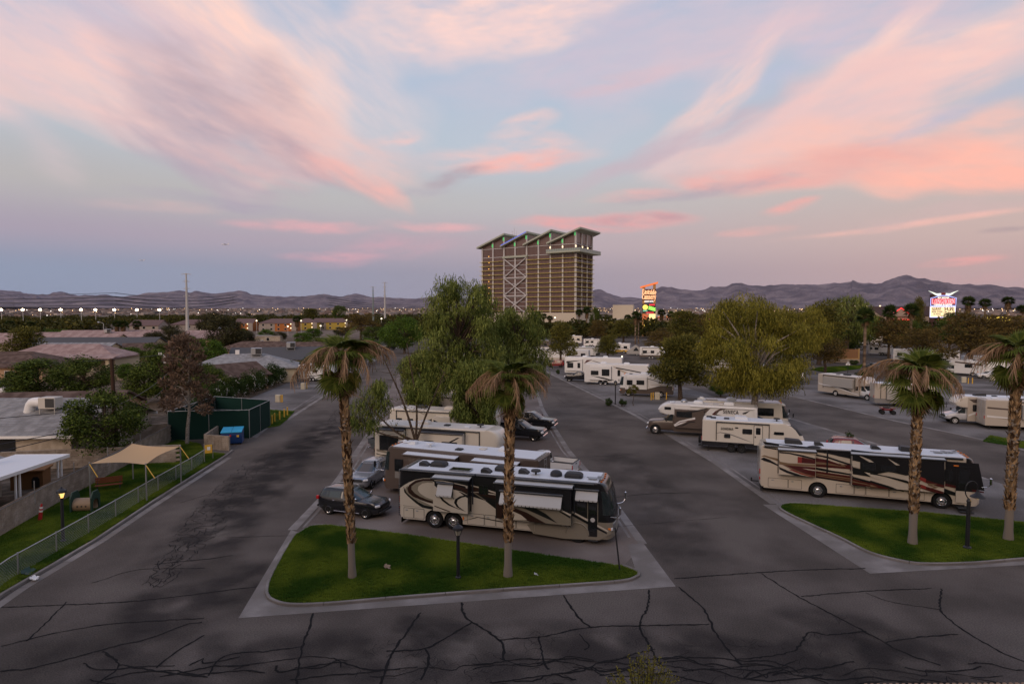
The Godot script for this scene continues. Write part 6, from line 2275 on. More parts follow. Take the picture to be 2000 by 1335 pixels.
	car("silver hatchback utility car parked nose-out beside the grey-brown motorhome","suv",silver,Vector3(-10.95,0,-46.6),-102.0,"cars beside the motorhomes")
	car("dark grey pickup poking out left of the cream trailer with black rear window","pickup",slate,Vector3(-10.27,0,-56.03),-25.02,"pickups on the pitches","pickup truck")
	car("white pickup with its open black bed showing behind the grey-brown motorhome's ladder","pickup",cwhite,Vector3(2.35,0,-48.9),155.0,"pickups on the pitches","pickup truck")
	car("black pickup with chrome grille, the nearer of two by the centre road","pickup",ink,Vector3(0.61,0,-63.48),-16.89,"pickups on the pitches","pickup truck","chrome")
	car("black pickup, the farther of two by the centre road","pickup",ink,Vector3(2.09,0,-69.15),-16.26,"pickups on the pitches","pickup truck","chrome")
	car("black pickup in front of the white fifth-wheel trailer with two wide windows","pickup",ink,Vector3(13.1,0,-117.6),163.0,"pickups on the pitches","pickup truck")
	car("dark red square-backed off-roader under the first pine of the middle row","jeep",red,Vector3(10.66,0.00,-148.29),168.0,"cars on the far pitches","car","black")
	car("white pickup beyond the third road beside the white van-cab motorhome","pickup",cwhite,Vector3(101.94,0.00,-136.53),176.0,"pickups on the pitches","pickup truck")
	car("white car nose-on under the yellow-green tree's left limb","suv",cwhite,Vector3(42.60,0.00,-111.87),170.0,"cars on the far pitches")
	car("dark red car roof showing above the maroon striped motorhome","suv",red,Vector3(31.35,0.00,-55.43),-20.0,"cars on the far pitches")
	car("dark green car on the far road behind the tall thin palm","suv",slate,Vector3(83.41,0.00,-141.52),80.0,"cars on the far pitches")
	car("white car at the right edge behind the right-hand palm","sedan",cwhite,Vector3(96.26,0.00,-123.47),170.0,"cars on the far pitches")
	var spots:=[["white car far up the left road, left of the tall pepper tree",-67.28,-332.02,cwhite,"suv",178],["white car farther up the left road beside the dark one",-63.56,-362.97,cwhite,"sedan",175],["dark car far up the left road behind the white one",-73.13,-371.62,slate,"sedan",178],["white van seen under the tall pepper tree's left side",-23.00,-151.18,cwhite,"suv",170],["dark pickup beside the covered white trailer on the left road",-44.99,-222.73,ink,"pickup",178],
		["dark blue car in the yard at the left edge",-88.42,-106.48,paint("car_blue",0.02,0.03,0.06),"sedan",-20],["white car in the yard at the left edge, front to the right",-80.46,-97.72,cwhite,"suv",-24],["grey car on the back street among the house roofs",-100.45,-243.67,cwhite,"sedan",5],["brown car on the back street left of the grey one",-107.58,-259.95,paint("car_tan",0.2,0.16,0.12),"suv",182],["dark car on the back street beside a palm",-94.01,-232.73,slate,"sedan",178],
		["silver car below the hotel tower's palms",30.94,-346.81,silver,"sedan",4],["dark car in the lot below the hotel tower",15.80,-278.57,ink,"suv",4],["white car in the lot below the hotel tower",37.67,-410.80,cwhite,"sedan",4]]
	for e in spots:
		car(e[0],e[4],e[3],Vector3(e[1],0,e[2]),e[5],"cars in the distance","pickup truck" if e[4]=="pickup" else "car")
	quad_bike(Vector3(48.6,0,-79.0),-20.0)


func tent_trailer(at: Vector3)->void:
	var o:=thing("tent_trailer","grey peaked hard-sided tent trailer with dark gable window","trailer",at,-8.0,"vehicles on the far pitches")
	var sh:=Sh.new()
	sh.bx(-2.8,2.8,0.5,1.3,-1.05,1.05,0.04)
	part("body",sh,M.rv_grey_light,o)
	sh=Sh.new()
	sh.prism(PackedVector2Array(pv([-2.7,1.3,2.7,1.3,0.2,3.2,-0.2,3.2])),-1.0,1.0)
	part("roof",sh,M.rv_grey_light,o)
	sh=Sh.new()
	sh.prism(PackedVector2Array(pv([-0.9,1.5,0.9,1.5,0.1,2.6,-0.1,2.6])),1.0,1.02)
	part("window",sh,M.tint_glass,o)
	for s in [1.0,-1.0]:
		wheel(o,0.2,s*0.95,0.33,0.2,"white",s,false)


func quad_bike(at: Vector3,turn: float)->void:
	var o:=thing("quad_bike","red quad bike parked left of the silver-cabbed motorhome, behind the palm's hanging fronds","quad bike",at,turn)
	var sh:=Sh.new()
	sh.box(Vector3(0,0.6,0),Vector3(1.3,0.25,0.4),0.08)
	sh.box(Vector3(0.62,0.78,0),Vector3(0.5,0.12,0.9),0.05)
	sh.box(Vector3(-0.62,0.78,0),Vector3(0.5,0.12,0.9),0.05)
	part("body",sh,paint("car_red",0.16,0.012,0.012),o)
	sh=Sh.new()
	sh.box(Vector3(-0.15,0.84,0),Vector3(0.7,0.14,0.3),0.05)
	part("seat",sh,M.rubber,o)
	sh=Sh.new()
	sh.tube([Vector3(0.3,0.75,0),Vector3(0.22,1.08,0)],0.03,6)
	sh.tube([Vector3(0.15,1.1,-0.38),Vector3(0.22,1.08,0),Vector3(0.15,1.1,0.38)],0.018,6)
	part("handlebar",sh,M.black,o)
	for x in [0.62,-0.62]:
		for s in [1.0,-1.0]:
			wheel(o,x,s*0.45,0.28,0.24,"black",s,false)

# ---------- plants ----------
func leaf(sh: Sh,p: Vector3,dir: Vector3,nrm: Vector3,l: float,w: float)->void:
	if sh.t != Transform3D.IDENTITY:
		p=sh.t*p
		dir=sh.t.basis*dir
		nrm=sh.t.basis*nrm
	var side:=dir.cross(nrm).normalized()*w*0.5
	var m:=p+dir*l*0.45+nrm*w*0.12
	var e:=p+dir*l
	sh.put(p,m+side,e,nrm,nrm,nrm)
	sh.put(p,e,m - side,nrm,nrm,nrm)


func rdir(r: RandomNumberGenerator)->Vector3:
	var z:=r.randf_range(-1,1)
	var a:=r.randf()*TAU
	var q:=sqrt(1.0 - z*z)
	return Vector3(q*cos(a),z,q*sin(a))


# a clump of foliage: leaves spread through a rounded volume,thinning outward
func clump(sh: Sh,r: RandomNumberGenerator,c: Vector3,rad: Vector3,n: int,size: float,a: Color,b: Color,kind: String,hang:=4.0)->void:
	var tone:=r.randf_range(-0.22,0.22)
	for k in n:
		var d:=rdir(r)
		var p:=c+d*rad*pow(r.randf(),0.42)*r.randf_range(0.8,1.12)
		sh.col=a.lerp(b,clampf(r.randf()+tone,0.0,1.0))
		var s:=size*r.randf_range(0.6,1.35)
		if kind=="needle":
			var o:=(d+Vector3.UP*0.5+rdir(r)*0.7).normalized()
			leaf(sh,p,o,(o.cross(rdir(r))).normalized(),s*1.5,s*0.5)
		elif kind=="hang":
			var n2:=int(r.randf_range(3,3.0+hang))
			var q:=p
			var out:=Vector3(d.x,0,d.z)*0.35
			for j in n2:
				var dir:=(Vector3.DOWN+out*(1.0 - float(j)/n2)+rdir(r)*0.35).normalized()
				leaf(sh,q,(dir+rdir(r)*0.5).normalized(),(d+rdir(r)*0.8).normalized(),s,s*0.30)
				q+=dir*s*0.55
		else:
			var o:=(d*0.6+rdir(r)).normalized()
			leaf(sh,p,o,(d+rdir(r)*0.9).normalized(),s,s*0.62)


# trunk with limbs bending out to each clump
func limbs(sh: Sh,r: RandomNumberGenerator,h0: float,r0: float,tips: Array,lean:=Vector3.ZERO,top:=0.75)->void:
	var hi:=0.0
	for t in tips:
		hi=maxf(hi,t.y)
	var spine:=[Vector3.ZERO,lean*0.3+Vector3(r.randf_range(-0.1,0.1),h0*0.5,r.randf_range(-0.1,0.1)),lean*0.7+Vector3(r.randf_range(-0.15,0.15),h0,r.randf_range(-0.15,0.15)),lean+Vector3(0,hi*top,0)]
	sh.tube([spine[0] - Vector3(0,0.1,0),spine[0]+Vector3(0,0.15,0),spine[1],spine[2],spine[3]],[r0*1.5,r0*1.12,r0,r0*0.85,r0*0.25],8)
	for t in tips:
		var f:=clampf((t.y - h0*1.1)/maxf(hi - h0,0.1)*0.75,0.0,0.85)
		var s: Vector3=spine[2].lerp(spine[3],f)
		var d:=Vector2(t.x - s.x,t.z - s.z).length()
		var mid: Vector3=s.lerp(t,0.5)+Vector3(r.randf_range(-0.1,0.1),d*0.12,r.randf_range(-0.1,0.1))*d*0.5
		sh.tube([s,mid,t],[r0*0.42*(1.0 - f*0.6),r0*0.26,r0*0.06],5)


# meshes of one kind of tree about h tall and w wide: [trunk,crown]
func tree_kind(kind: String,sd: int,h: float,w: float,dense:=1.0)->Array:
	var r:=RandomNumberGenerator.new()
	r.seed=sd
	var tr:=Sh.new()
	var cr:=Sh.new()
	cr.hasc=true
	var tips:=[]
	if kind=="pine":
		var n:=int(20*clampf(dense,0.7,1.6))
		for k in n:
			var t:=float(k)/n
			var y:=h*lerpf(0.30,0.97,t)
			var reach:=w*0.5*(0.95 - 0.62*absf(t - 0.25) - 0.25*t)
			var a:=k*2.4+r.randf()
			var q:=reach*r.randf_range(0.35,0.95)
			var c:=Vector3(cos(a)*q,y+r.randf_range(-0.03,0.03)*h,sin(a)*q)
			tips.append(c)
			var s:=w*r.randf_range(0.15,0.24)
			clump(cr,r,c,Vector3(s,s*0.48,s),int(150*dense),0.030*w+0.07,Color(0.042,0.048,0.013),Color(0.175,0.158,0.036),"needle")
		limbs(tr,r,h*0.28,w*0.035,tips,Vector3.ZERO,0.95)
	elif kind=="brown_pine":
		for k in 22:
			var t:=k/22.0
			var y:=h*lerpf(0.35,0.96,t)
			var a:=k*2.4+r.randf()
			var q:=w*0.5*r.randf_range(0.3,0.95)*(1.0 - 0.45*t)
			var c:=Vector3(cos(a)*q,y,sin(a)*q)
			tips.append(c)
			var s:=w*r.randf_range(0.13,0.22)
			clump(cr,r,c,Vector3(s,s*0.5,s),int(140*dense),0.028*w+0.06,Color(0.055,0.042,0.015),Color(0.17,0.120,0.038),"needle")
		limbs(tr,r,h*0.3,w*0.03,tips,Vector3.ZERO,0.9)
	elif kind=="broad" or kind=="bright" or kind=="olive":
		var a0:=Color(0.030,0.050,0.011)
		var b0:=Color(0.125,0.165,0.034)
		if kind=="bright":
			a0=Color(0.040,0.075,0.012)
			b0=Color(0.120,0.200,0.032)
		elif kind=="olive":
			a0=Color(0.030,0.030,0.014)
			b0=Color(0.095,0.090,0.040)
		for k in 34:
			var d:=rdir(r)
			var q:=r.randf_range(0.78,1.0)
			var c:=Vector3(d.x*w*0.37*q,h*0.54+d.y*h*0.36*q,d.z*w*0.37*q)
			tips.append(c)
			var s:=w*r.randf_range(0.11,0.19)
			clump(cr,r,c,Vector3(s,s*0.8,s)*1.1,int(200*dense),0.022*w+0.09,a0,b0,"broad")
		limbs(tr,r,h*0.16,w*0.03,tips)
	elif kind=="pepper":
		for k in 60:
			var t:=k/60.0
			var y:=h*lerpf(0.34,0.95,t)
			var a:=k*2.4+r.randf()*0.8
			var q:=w*0.5*r.randf_range(0.45,1.0)*sqrt(maxf(0.15,1.0 - pow(absf(t - 0.45)*1.6,2.0)))
			var c:=Vector3(cos(a)*q,y,sin(a)*q)
			tips.append(c)
			var s:=w*r.randf_range(0.12,0.19)
			clump(cr,r,c,Vector3(s,s*0.85,s),int(84*dense),0.27,Color(0.066,0.094,0.020),Color(0.250,0.280,0.070),"hang",3.2 if t < 0.4 else 1.2)
		limbs(tr,r,h*0.26,w*0.045,tips,Vector3(r.randf_range(-0.4,0.4),0,0),0.9)
	elif kind=="acacia":
		for k in 84:
			var d:=rdir(r)
			var c:=Vector3(d.x*w*0.42,h*0.64+d.y*h*0.31,d.z*w*0.42)*r.randf_range(0.75,1.03)
			if c.y < h*0.36:
				c.y=h*0.36+r.randf()*1.5
			tips.append(c)
			var s:=w*r.randf_range(0.085,0.15)
			clump(cr,r,c,Vector3(s,s*0.8,s)*1.15,int(120*dense),0.23,Color(0.095,0.095,0.016),Color(0.32,0.28,0.048),"hang",1.6)
		limbs(tr,r,h*0.26,w*0.034,tips,Vector3(-0.3,0,0.2),0.62)
	elif kind=="cypress":
		for k in 14:
			var t:=k/14.0
			var s:=w*0.5*(1.0 - 0.75*t)*1.05
			clump(cr,r,Vector3(0,h*(0.06+0.86*t),0),Vector3(s,h*0.06,s),130,0.16,Color(0.012,0.022,0.008),Color(0.035,0.05,0.016),"needle")
		tr.tube([Vector3.ZERO,Vector3(0,h*0.6,0)],0.1,6)
	elif kind=="shrub" or kind=="oleander":
		for k in 15:
			var d:=rdir(r)
			var c:=Vector3(d.x*w*0.33,h*0.5+d.y*h*0.32,d.z*w*0.33)
			tips.append(c)
			var s:=w*r.randf_range(0.15,0.22)
			clump(cr,r,c,Vector3(s,h*0.2,s),int(170*dense),0.03*w+0.06,Color(0.018,0.036,0.010),Color(0.075,0.110,0.030),"broad")
			if kind=="oleander" and k % 2==0:
				for j in 9:
					var p:=c+(d+rdir(r)*0.6).normalized()*s*1.05
					cr.col=Color(0.62,0.58,0.52)
					leaf(cr,p,rdir(r),rdir(r),0.16,0.15)
		for k in 7:
			tr.tube([Vector3(r.randf_range(-0.2,0.2)*w,0,r.randf_range(-0.2,0.2)*w),tips[k*2]],[0.05,0.015],5)
	elif kind=="sparse":
		for k in 24:
			var d:=rdir(r)
			var c:=Vector3(d.x*w*0.4,h*(0.55+0.4*absf(d.y)),d.z*w*0.4)
			tips.append(c)
			clump(cr,r,c,Vector3.ONE*w*0.10,int(50*dense),0.10,Color(0.05,0.055,0.012),Color(0.22,0.19,0.03),"broad")
		limbs(tr,r,h*0.3,0.05,tips,Vector3.ZERO,0.9)
	elif kind=="plume":
		for k in 70:
			var a:=r.randf()*TAU
			var q:=w*0.5*sqrt(r.randf())
			var t:=Vector3(cos(a)*q,h*(1.0 - 0.16*q/w*2.0 - 0.14*r.randf()),sin(a)*q)
			var s:=Vector3(t.x*0.35,h*0.6,t.z*0.35)
			tr.tube([s,s.lerp(t,0.6)+Vector3(0,0.1,0),t],[0.012,0.008,0.003],4)
			for j in 60:
				var f:=j/60.0
				cr.col=Color(0.16,0.15,0.02).lerp(Color(0.42,0.36,0.05),r.randf())
				leaf(cr,s.lerp(t,0.15+0.85*f)+Vector3(0,0.1*sin(f*PI),0),(Vector3.UP*0.8+rdir(r)).normalized(),rdir(r),0.09*(1.2 - 0.5*f),0.022)
		tr.tube([Vector3.ZERO,Vector3(0,h*0.6,0)],[0.07,0.04],6)
	elif kind=="dead":
		for k in 26:
			var t:=k/26.0
			var a:=k*2.4+r.randf()*0.7
			var q:=w*0.5*r.randf_range(0.4,1.0)*(1.05 - 0.75*t)
			var c:=Vector3(cos(a)*q,h*lerpf(0.34,0.98,t),sin(a)*q)
			tips.append(c)
			clump(cr,r,c,Vector3(1,0.55,1)*w*r.randf_range(0.10,0.16),int(150*dense),0.24,Color(0.085,0.055,0.038),Color(0.22,0.150,0.105),"needle")
		limbs(tr,r,h*0.3,w*0.028,tips,Vector3(0.35,0,0),0.98)
	return [tr.mesh(),cr.mesh()]


# a tree of a few bare crooked limbs,leafy only at two of them
func forked_tree()->Array:
	var r:=RandomNumberGenerator.new()
	r.seed=51
	var tr:=Sh.new()
	var cr:=Sh.new()
	cr.hasc=true
	tr.tube(curve3([Vector3(0,-0.1,0),Vector3(0.25,1.6,0),Vector3(0.1,3.0,0)],4),[0.28,0.25,0.23,0.22,0.21,0.20,0.19,0.18,0.17],9)
	for e in [[Vector3(-1.6,3.6,0.3),Vector3(-3.6,5.6,0.4),0.13],[Vector3(-0.9,5.8,0),Vector3(-2.5,9.4,-0.2),0.12],[Vector3(0.2,5.8,0.3),Vector3(-0.5,10.6,0.4),0.11],[Vector3(1.1,5.2,-0.2),Vector3(2.4,8.2,-0.4),0.11],[Vector3(-2.6,3.4,0.5),Vector3(-4.6,4.4,0.6),0.09]]:
		var line:=curve3([Vector3(0.1,2.6,0),e[0],e[1]],6)
		var rad:=[]
		for k in line.size():
			rad.append(lerpf(e[2],0.03,float(k)/line.size()))
		tr.tube(line,rad,7)
		for k in 16:
			var p: Vector3=line[r.randi_range(5,line.size() - 1)]
			var q:=p+(rdir(r)+Vector3.UP*0.9).normalized()*r.randf_range(0.5,1.5)
			tr.tube([p,p.lerp(q,0.5)+rdir(r)*0.1,q],[0.022,0.014,0.005],4)
			if r.randf() < 0.5:
				clump(cr,r,q,Vector3.ONE*0.3,14,0.12,Color(0.08,0.08,0.02),Color(0.22,0.19,0.05),"broad")
	for e in [[-3.8,6.3,1.0],[-3.0,6.9,0.9],[-4.6,5.4,1.0],[-3.2,5.3,1.0],[-2.5,5.9,0.8],[-4.1,4.4,0.9],[-5.0,4.4,0.7],[-3.3,4.2,0.8],[-2.7,7.4,0.6],[0.3,7.3,0.8],[0.7,6.6,0.7],[-0.2,6.7,0.6]]:
		clump(cr,r,Vector3(e[0],e[1],r.randf_range(-0.7,0.7)),Vector3.ONE*e[2],170,0.21,Color(0.070,0.098,0.020),Color(0.250,0.285,0.070),"hang",2.6)
	return [tr.mesh(),cr.mesh()]


func plant(called: String,label: String,group: String,kit: Array,at: Vector3,turn: float,grow:=Vector3.ONE,bark:="bark",cat:="tree")->Node3D:
	var o:=thing(called,label,cat,at,turn,group)
	part("trunk" if cat=="tree" else "stem",kit[0],M[bark],o)
	part("crown" if cat=="tree" else "foliage",kit[1],M.leaf,o)
	o.scale=grow
	return o


# one pleated fan leaf on its stalk,along +x
func fan_leaf(sh: Sh,r: RandomNumberGenerator,stalk: float,l: float,droop: float,a: Color,b: Color,stalkc: Color,ragged: float)->void:
	var bend:=func(p: Vector3)->Vector3:
		var d:=p.x
		return Vector3(p.x*(1.0 - droop*0.10*d),p.y - droop*d*d*0.22,p.z)
	sh.col=stalkc
	var ps:=[]
	for k in 5:
		ps.append(bend.call(Vector3(stalk*k/4.0,0,0)))
	sh.tube(ps,[0.035,0.028,0.022,0.02,0.016],5)
	var n:=26
	for k in n:
		var ang:=deg_to_rad(lerpf(-112.0,112.0,(k+0.5)/n))
		var d:=Vector3(cos(ang),0,sin(ang))
		var s:=Vector3(-sin(ang),0,cos(ang))
		var len:=l*(0.72+0.28*cos(ang*0.7))*r.randf_range(1.0 - ragged,1.0)
		var c:=Vector3(stalk,0,0)
		var wide:=len*0.60*deg_to_rad(224.0/n)*0.56
		sh.col=a.lerp(b,r.randf())
		var p0: Vector3=bend.call(c)
		var fold:=0.035
		var mid:=c+d*len*0.58
		var m0: Vector3=bend.call(mid - s*wide)
		var m1: Vector3=bend.call(mid+s*wide)
		var mc: Vector3=bend.call(mid+Vector3.UP*fold)
		var tip: Vector3=bend.call(c+d*len+Vector3.DOWN*len*len*(0.10+0.22*r.randf())+s*r.randf_range(-0.05,0.05))
		sh.tri(p0,m0,mc)
		sh.tri(p0,mc,m1)
		sh.col=sh.col.lerp(b,0.35)
		sh.tri(m0,tip,mc)
		sh.tri(mc,tip,m1)


func palm_bank()->void:
	var r:=RandomNumberGenerator.new()
	r.seed=4
	for k in 4:
		var sh:=Sh.new()
		sh.hasc=true
		fan_leaf(sh,r,0.85,1.15,0.55+0.25*k,Color(0.034,0.052,0.010),Color(0.125,0.145,0.028),Color(0.12,0.13,0.03),0.12)
		bank["frond%d" % k]=sh.mesh()
	for k in 2:
		var sh:=Sh.new()
		sh.hasc=true
		fan_leaf(sh,r,0.8,1.1,0.9,Color(0.05,0.065,0.012),Color(0.23,0.18,0.035),Color(0.2,0.17,0.05),0.2)
		bank["yellow_frond%d" % k]=sh.mesh()
	for k in 3:
		var sh:=Sh.new()
		sh.hasc=true
		fan_leaf(sh,r,0.75,0.95,1.9,Color(0.10,0.062,0.032),Color(0.32,0.21,0.115),Color(0.2,0.13,0.07),0.45)
		bank["dead_frond%d" % k]=sh.mesh()
	for k in 2:
		# hanging flower stalk
		var sh:=Sh.new()
		sh.hasc=true
		sh.col=Color(0.34,0.22,0.12)
		var arc:=curve3([Vector3.ZERO,Vector3(0.6,0.35,0),Vector3(1.25,0.22,0),Vector3(1.75,-0.35,0)],5)
		sh.tube(arc,0.016,5)
		for j in range(5,arc.size()):
			for e in 5:
				var p: Vector3=arc[j]
				var q:=p+Vector3(r.randf_range(-0.05,0.2),r.randf_range(-0.75,-0.35),r.randf_range(-0.22,0.22))
				sh.col=Color(0.20,0.12,0.07).lerp(Color(0.42,0.28,0.17),r.randf())
				sh.tube([p,p.lerp(q,0.5)+Vector3(0.08,0.05,0),q],[0.012,0.012,0.006],3,false)
		bank["flower_stalk%d" % k]=sh.mesh()


func fan_palm(label: String,at: Vector3,h: float,top: Vector3,sd: int,size:=1.0,girth:=1.0)->void:
	var r:=RandomNumberGenerator.new()
	r.seed=sd
	var o:=thing("fan_palm",label,"palm tree",at,0.0,"tall fan palms on the lawns")
	# trunk: smooth pale foot,then a shaft clad in old leaf bases
	var sh:=Sh.new()
	sh.hasc=true
	var spine:=curve3([Vector3.ZERO,Vector3(top.x*0.22,h*0.3,top.z*0.2),Vector3(top.x*0.65,h*0.68,top.z*0.6),Vector3(top.x,h,top.z)],10)
	var foot:=2.1
	var rad:=[]
	for p in spine:
		rad.append((0.27 - 0.06*smoothstep(0.0,0.8,p.y) if p.y < foot else 0.21)*girth)
	sh.col=Color(0.24,0.205,0.17)
	sh.tube(spine,rad,14)
	part("trunk",sh,M.fibre,o)
	var bs:=Sh.new()
	bs.hasc=true
	var total:=int((h - foot)/0.115)*9
	for k in total:
		var y:=foot+(h - foot)*(k+r.randf()*0.8)/total
		var t:=y/h*(spine.size() - 1)
		var c: Vector3=spine[int(t)].lerp(spine[mini(int(t)+1,spine.size() - 1)],t - int(t))
		var a:=k*2.3999+r.randf_range(-0.12,0.12)
		var d:=Vector3(cos(a),0,sin(a))
		var s:=Vector3(-sin(a),0,cos(a))*r.randf_range(0.06,0.10)
		var l:=r.randf_range(0.14,0.30)
		var out:=r.randf_range(0.05,0.13)+(0.10 if r.randf() < 0.07 else 0.0)
		var p0:=c+d*0.195*girth
		var tip:=c+d*(0.21*girth+out*(0.4+0.6*girth))+Vector3.UP*l*(1.0 if r.randf() < 0.8 else -0.2)
		bs.col=Color(0.045,0.024,0.014).lerp(Color(0.55,0.36,0.19),pow(r.randf(),1.4))
		bs.tri(p0 - s,tip,p0+s)
		bs.tri(p0 - s,p0+s+Vector3.DOWN*0.05,tip+d*0.02)
		bs.tri(p0+s,tip,p0+d*0.05+Vector3.DOWN*0.07)
		bs.tri(p0 - s,p0+d*0.05+Vector3.DOWN*0.07,tip)
	var bark:=part("leaf_bases",bs,M.fibre,o)
	bark.set_meta("kind","stuff")
	var hub:=Vector3(top.x,h,top.z)
	var put_frond:=func(key: String,called: String,az: float,el: float,roll: float,scale_: float,lift: float)->void:
		var f:=part(called,bank[key],M.leaf if called=="frond" else M.fibre,o)
		f.transform=Transform3D(Basis(Vector3.UP,az)*Basis(Vector3.BACK,el)*Basis(Vector3.RIGHT,roll),hub+Vector3.UP*lift)
		f.scale=Vector3.ONE*scale_*size
	for k in 19:
		put_frond.call("frond%d" % (k % 4),"frond",k*2.3999+r.randf()*0.5,deg_to_rad(lerpf(82.0,-2.0,pow(k/19.0,0.9))+r.randf_range(-8,8)),r.randf_range(-0.4,0.4),r.randf_range(0.82,1.08),0.05)
	for k in 7:
		put_frond.call("frond%d" % (k % 4) if k % 3 else "yellow_frond%d" % (k % 2),"frond",k*2.3999+r.randf(),deg_to_rad(r.randf_range(-72,-22)),r.randf_range(-0.5,0.5),r.randf_range(0.85,1.1),-0.25)
	for k in 15:
		put_frond.call("dead_frond%d" % (k % 3),"dead_frond",k*2.3999+r.randf(),deg_to_rad(r.randf_range(-88,-62)),r.randf_range(-0.6,0.6),r.randf_range(0.75,1.0),-0.2 - 0.04*k)
	for k in 14:
		put_frond.call("flower_stalk%d" % (k % 2),"flower_stalk",k*0.46+r.randf()*0.4,deg_to_rad(r.randf_range(-8,24)),r.randf_range(-0.3,0.3),r.randf_range(0.95,1.3),0.0)


# smaller palm for the distance: [trunk,crown,skirt]
func far_palm_kit(sd: int,skirt: bool)->Array:
	var r:=RandomNumberGenerator.new()
	r.seed=sd
	var tr:=Sh.new()
	tr.hasc=true
	for k in 20:
		tr.col=Color(0.07,0.05,0.035).lerp(Color(0.26,0.19,0.13),r.randf())
		tr.tube([Vector3(0,k/20.0*9.0,0),Vector3(0,(k+1)/20.0*9.0,0)],[0.27 if k > 3 else 0.32 - 0.012*k,0.22],8,false)
	var cr:=Sh.new()
	cr.hasc=true
	for k in 30:
		var az:=k*2.3999
		var el:=deg_to_rad(lerpf(80,-35,k/30.0))
		cr.t=Transform3D(Basis(Vector3.UP,az)*Basis(Vector3.BACK,el)*Basis(Vector3.RIGHT,r.randf_range(-0.5,0.5)),Vector3(0,9.0,0))
		for j in 11:
			var ang:=deg_to_rad(lerpf(-95,95,(j+0.5)/11.0))
			cr.col=Color(0.016,0.032,0.010).lerp(Color(0.06,0.085,0.022),r.randf())
			leaf(cr,Vector3(0.8,0,0),Vector3(cos(ang),-0.22,sin(ang)).normalized(),Vector3.UP,1.1*r.randf_range(0.8,1.1),0.26)
		cr.col=Color(0.08,0.08,0.02)
		cr.tube([Vector3.ZERO,Vector3(0.85,0,0)],0.03,3,false)
	cr.t=Transform3D.IDENTITY
	for k in (240 if skirt else 60):
		var az:=r.randf()*TAU
		var d:=Vector3(cos(az),0,sin(az))
		cr.col=Color(0.075,0.048,0.026).lerp(Color(0.26,0.17,0.095),r.randf())
		leaf(cr,Vector3(0,9.0 - r.randf()*(2.0 if skirt else 0.6),0)+d*0.25,(Vector3.DOWN+d*r.randf_range(0.25,0.7)).normalized(),d,r.randf_range(0.8,1.5),0.22)
	return [tr.mesh(),cr.mesh()]


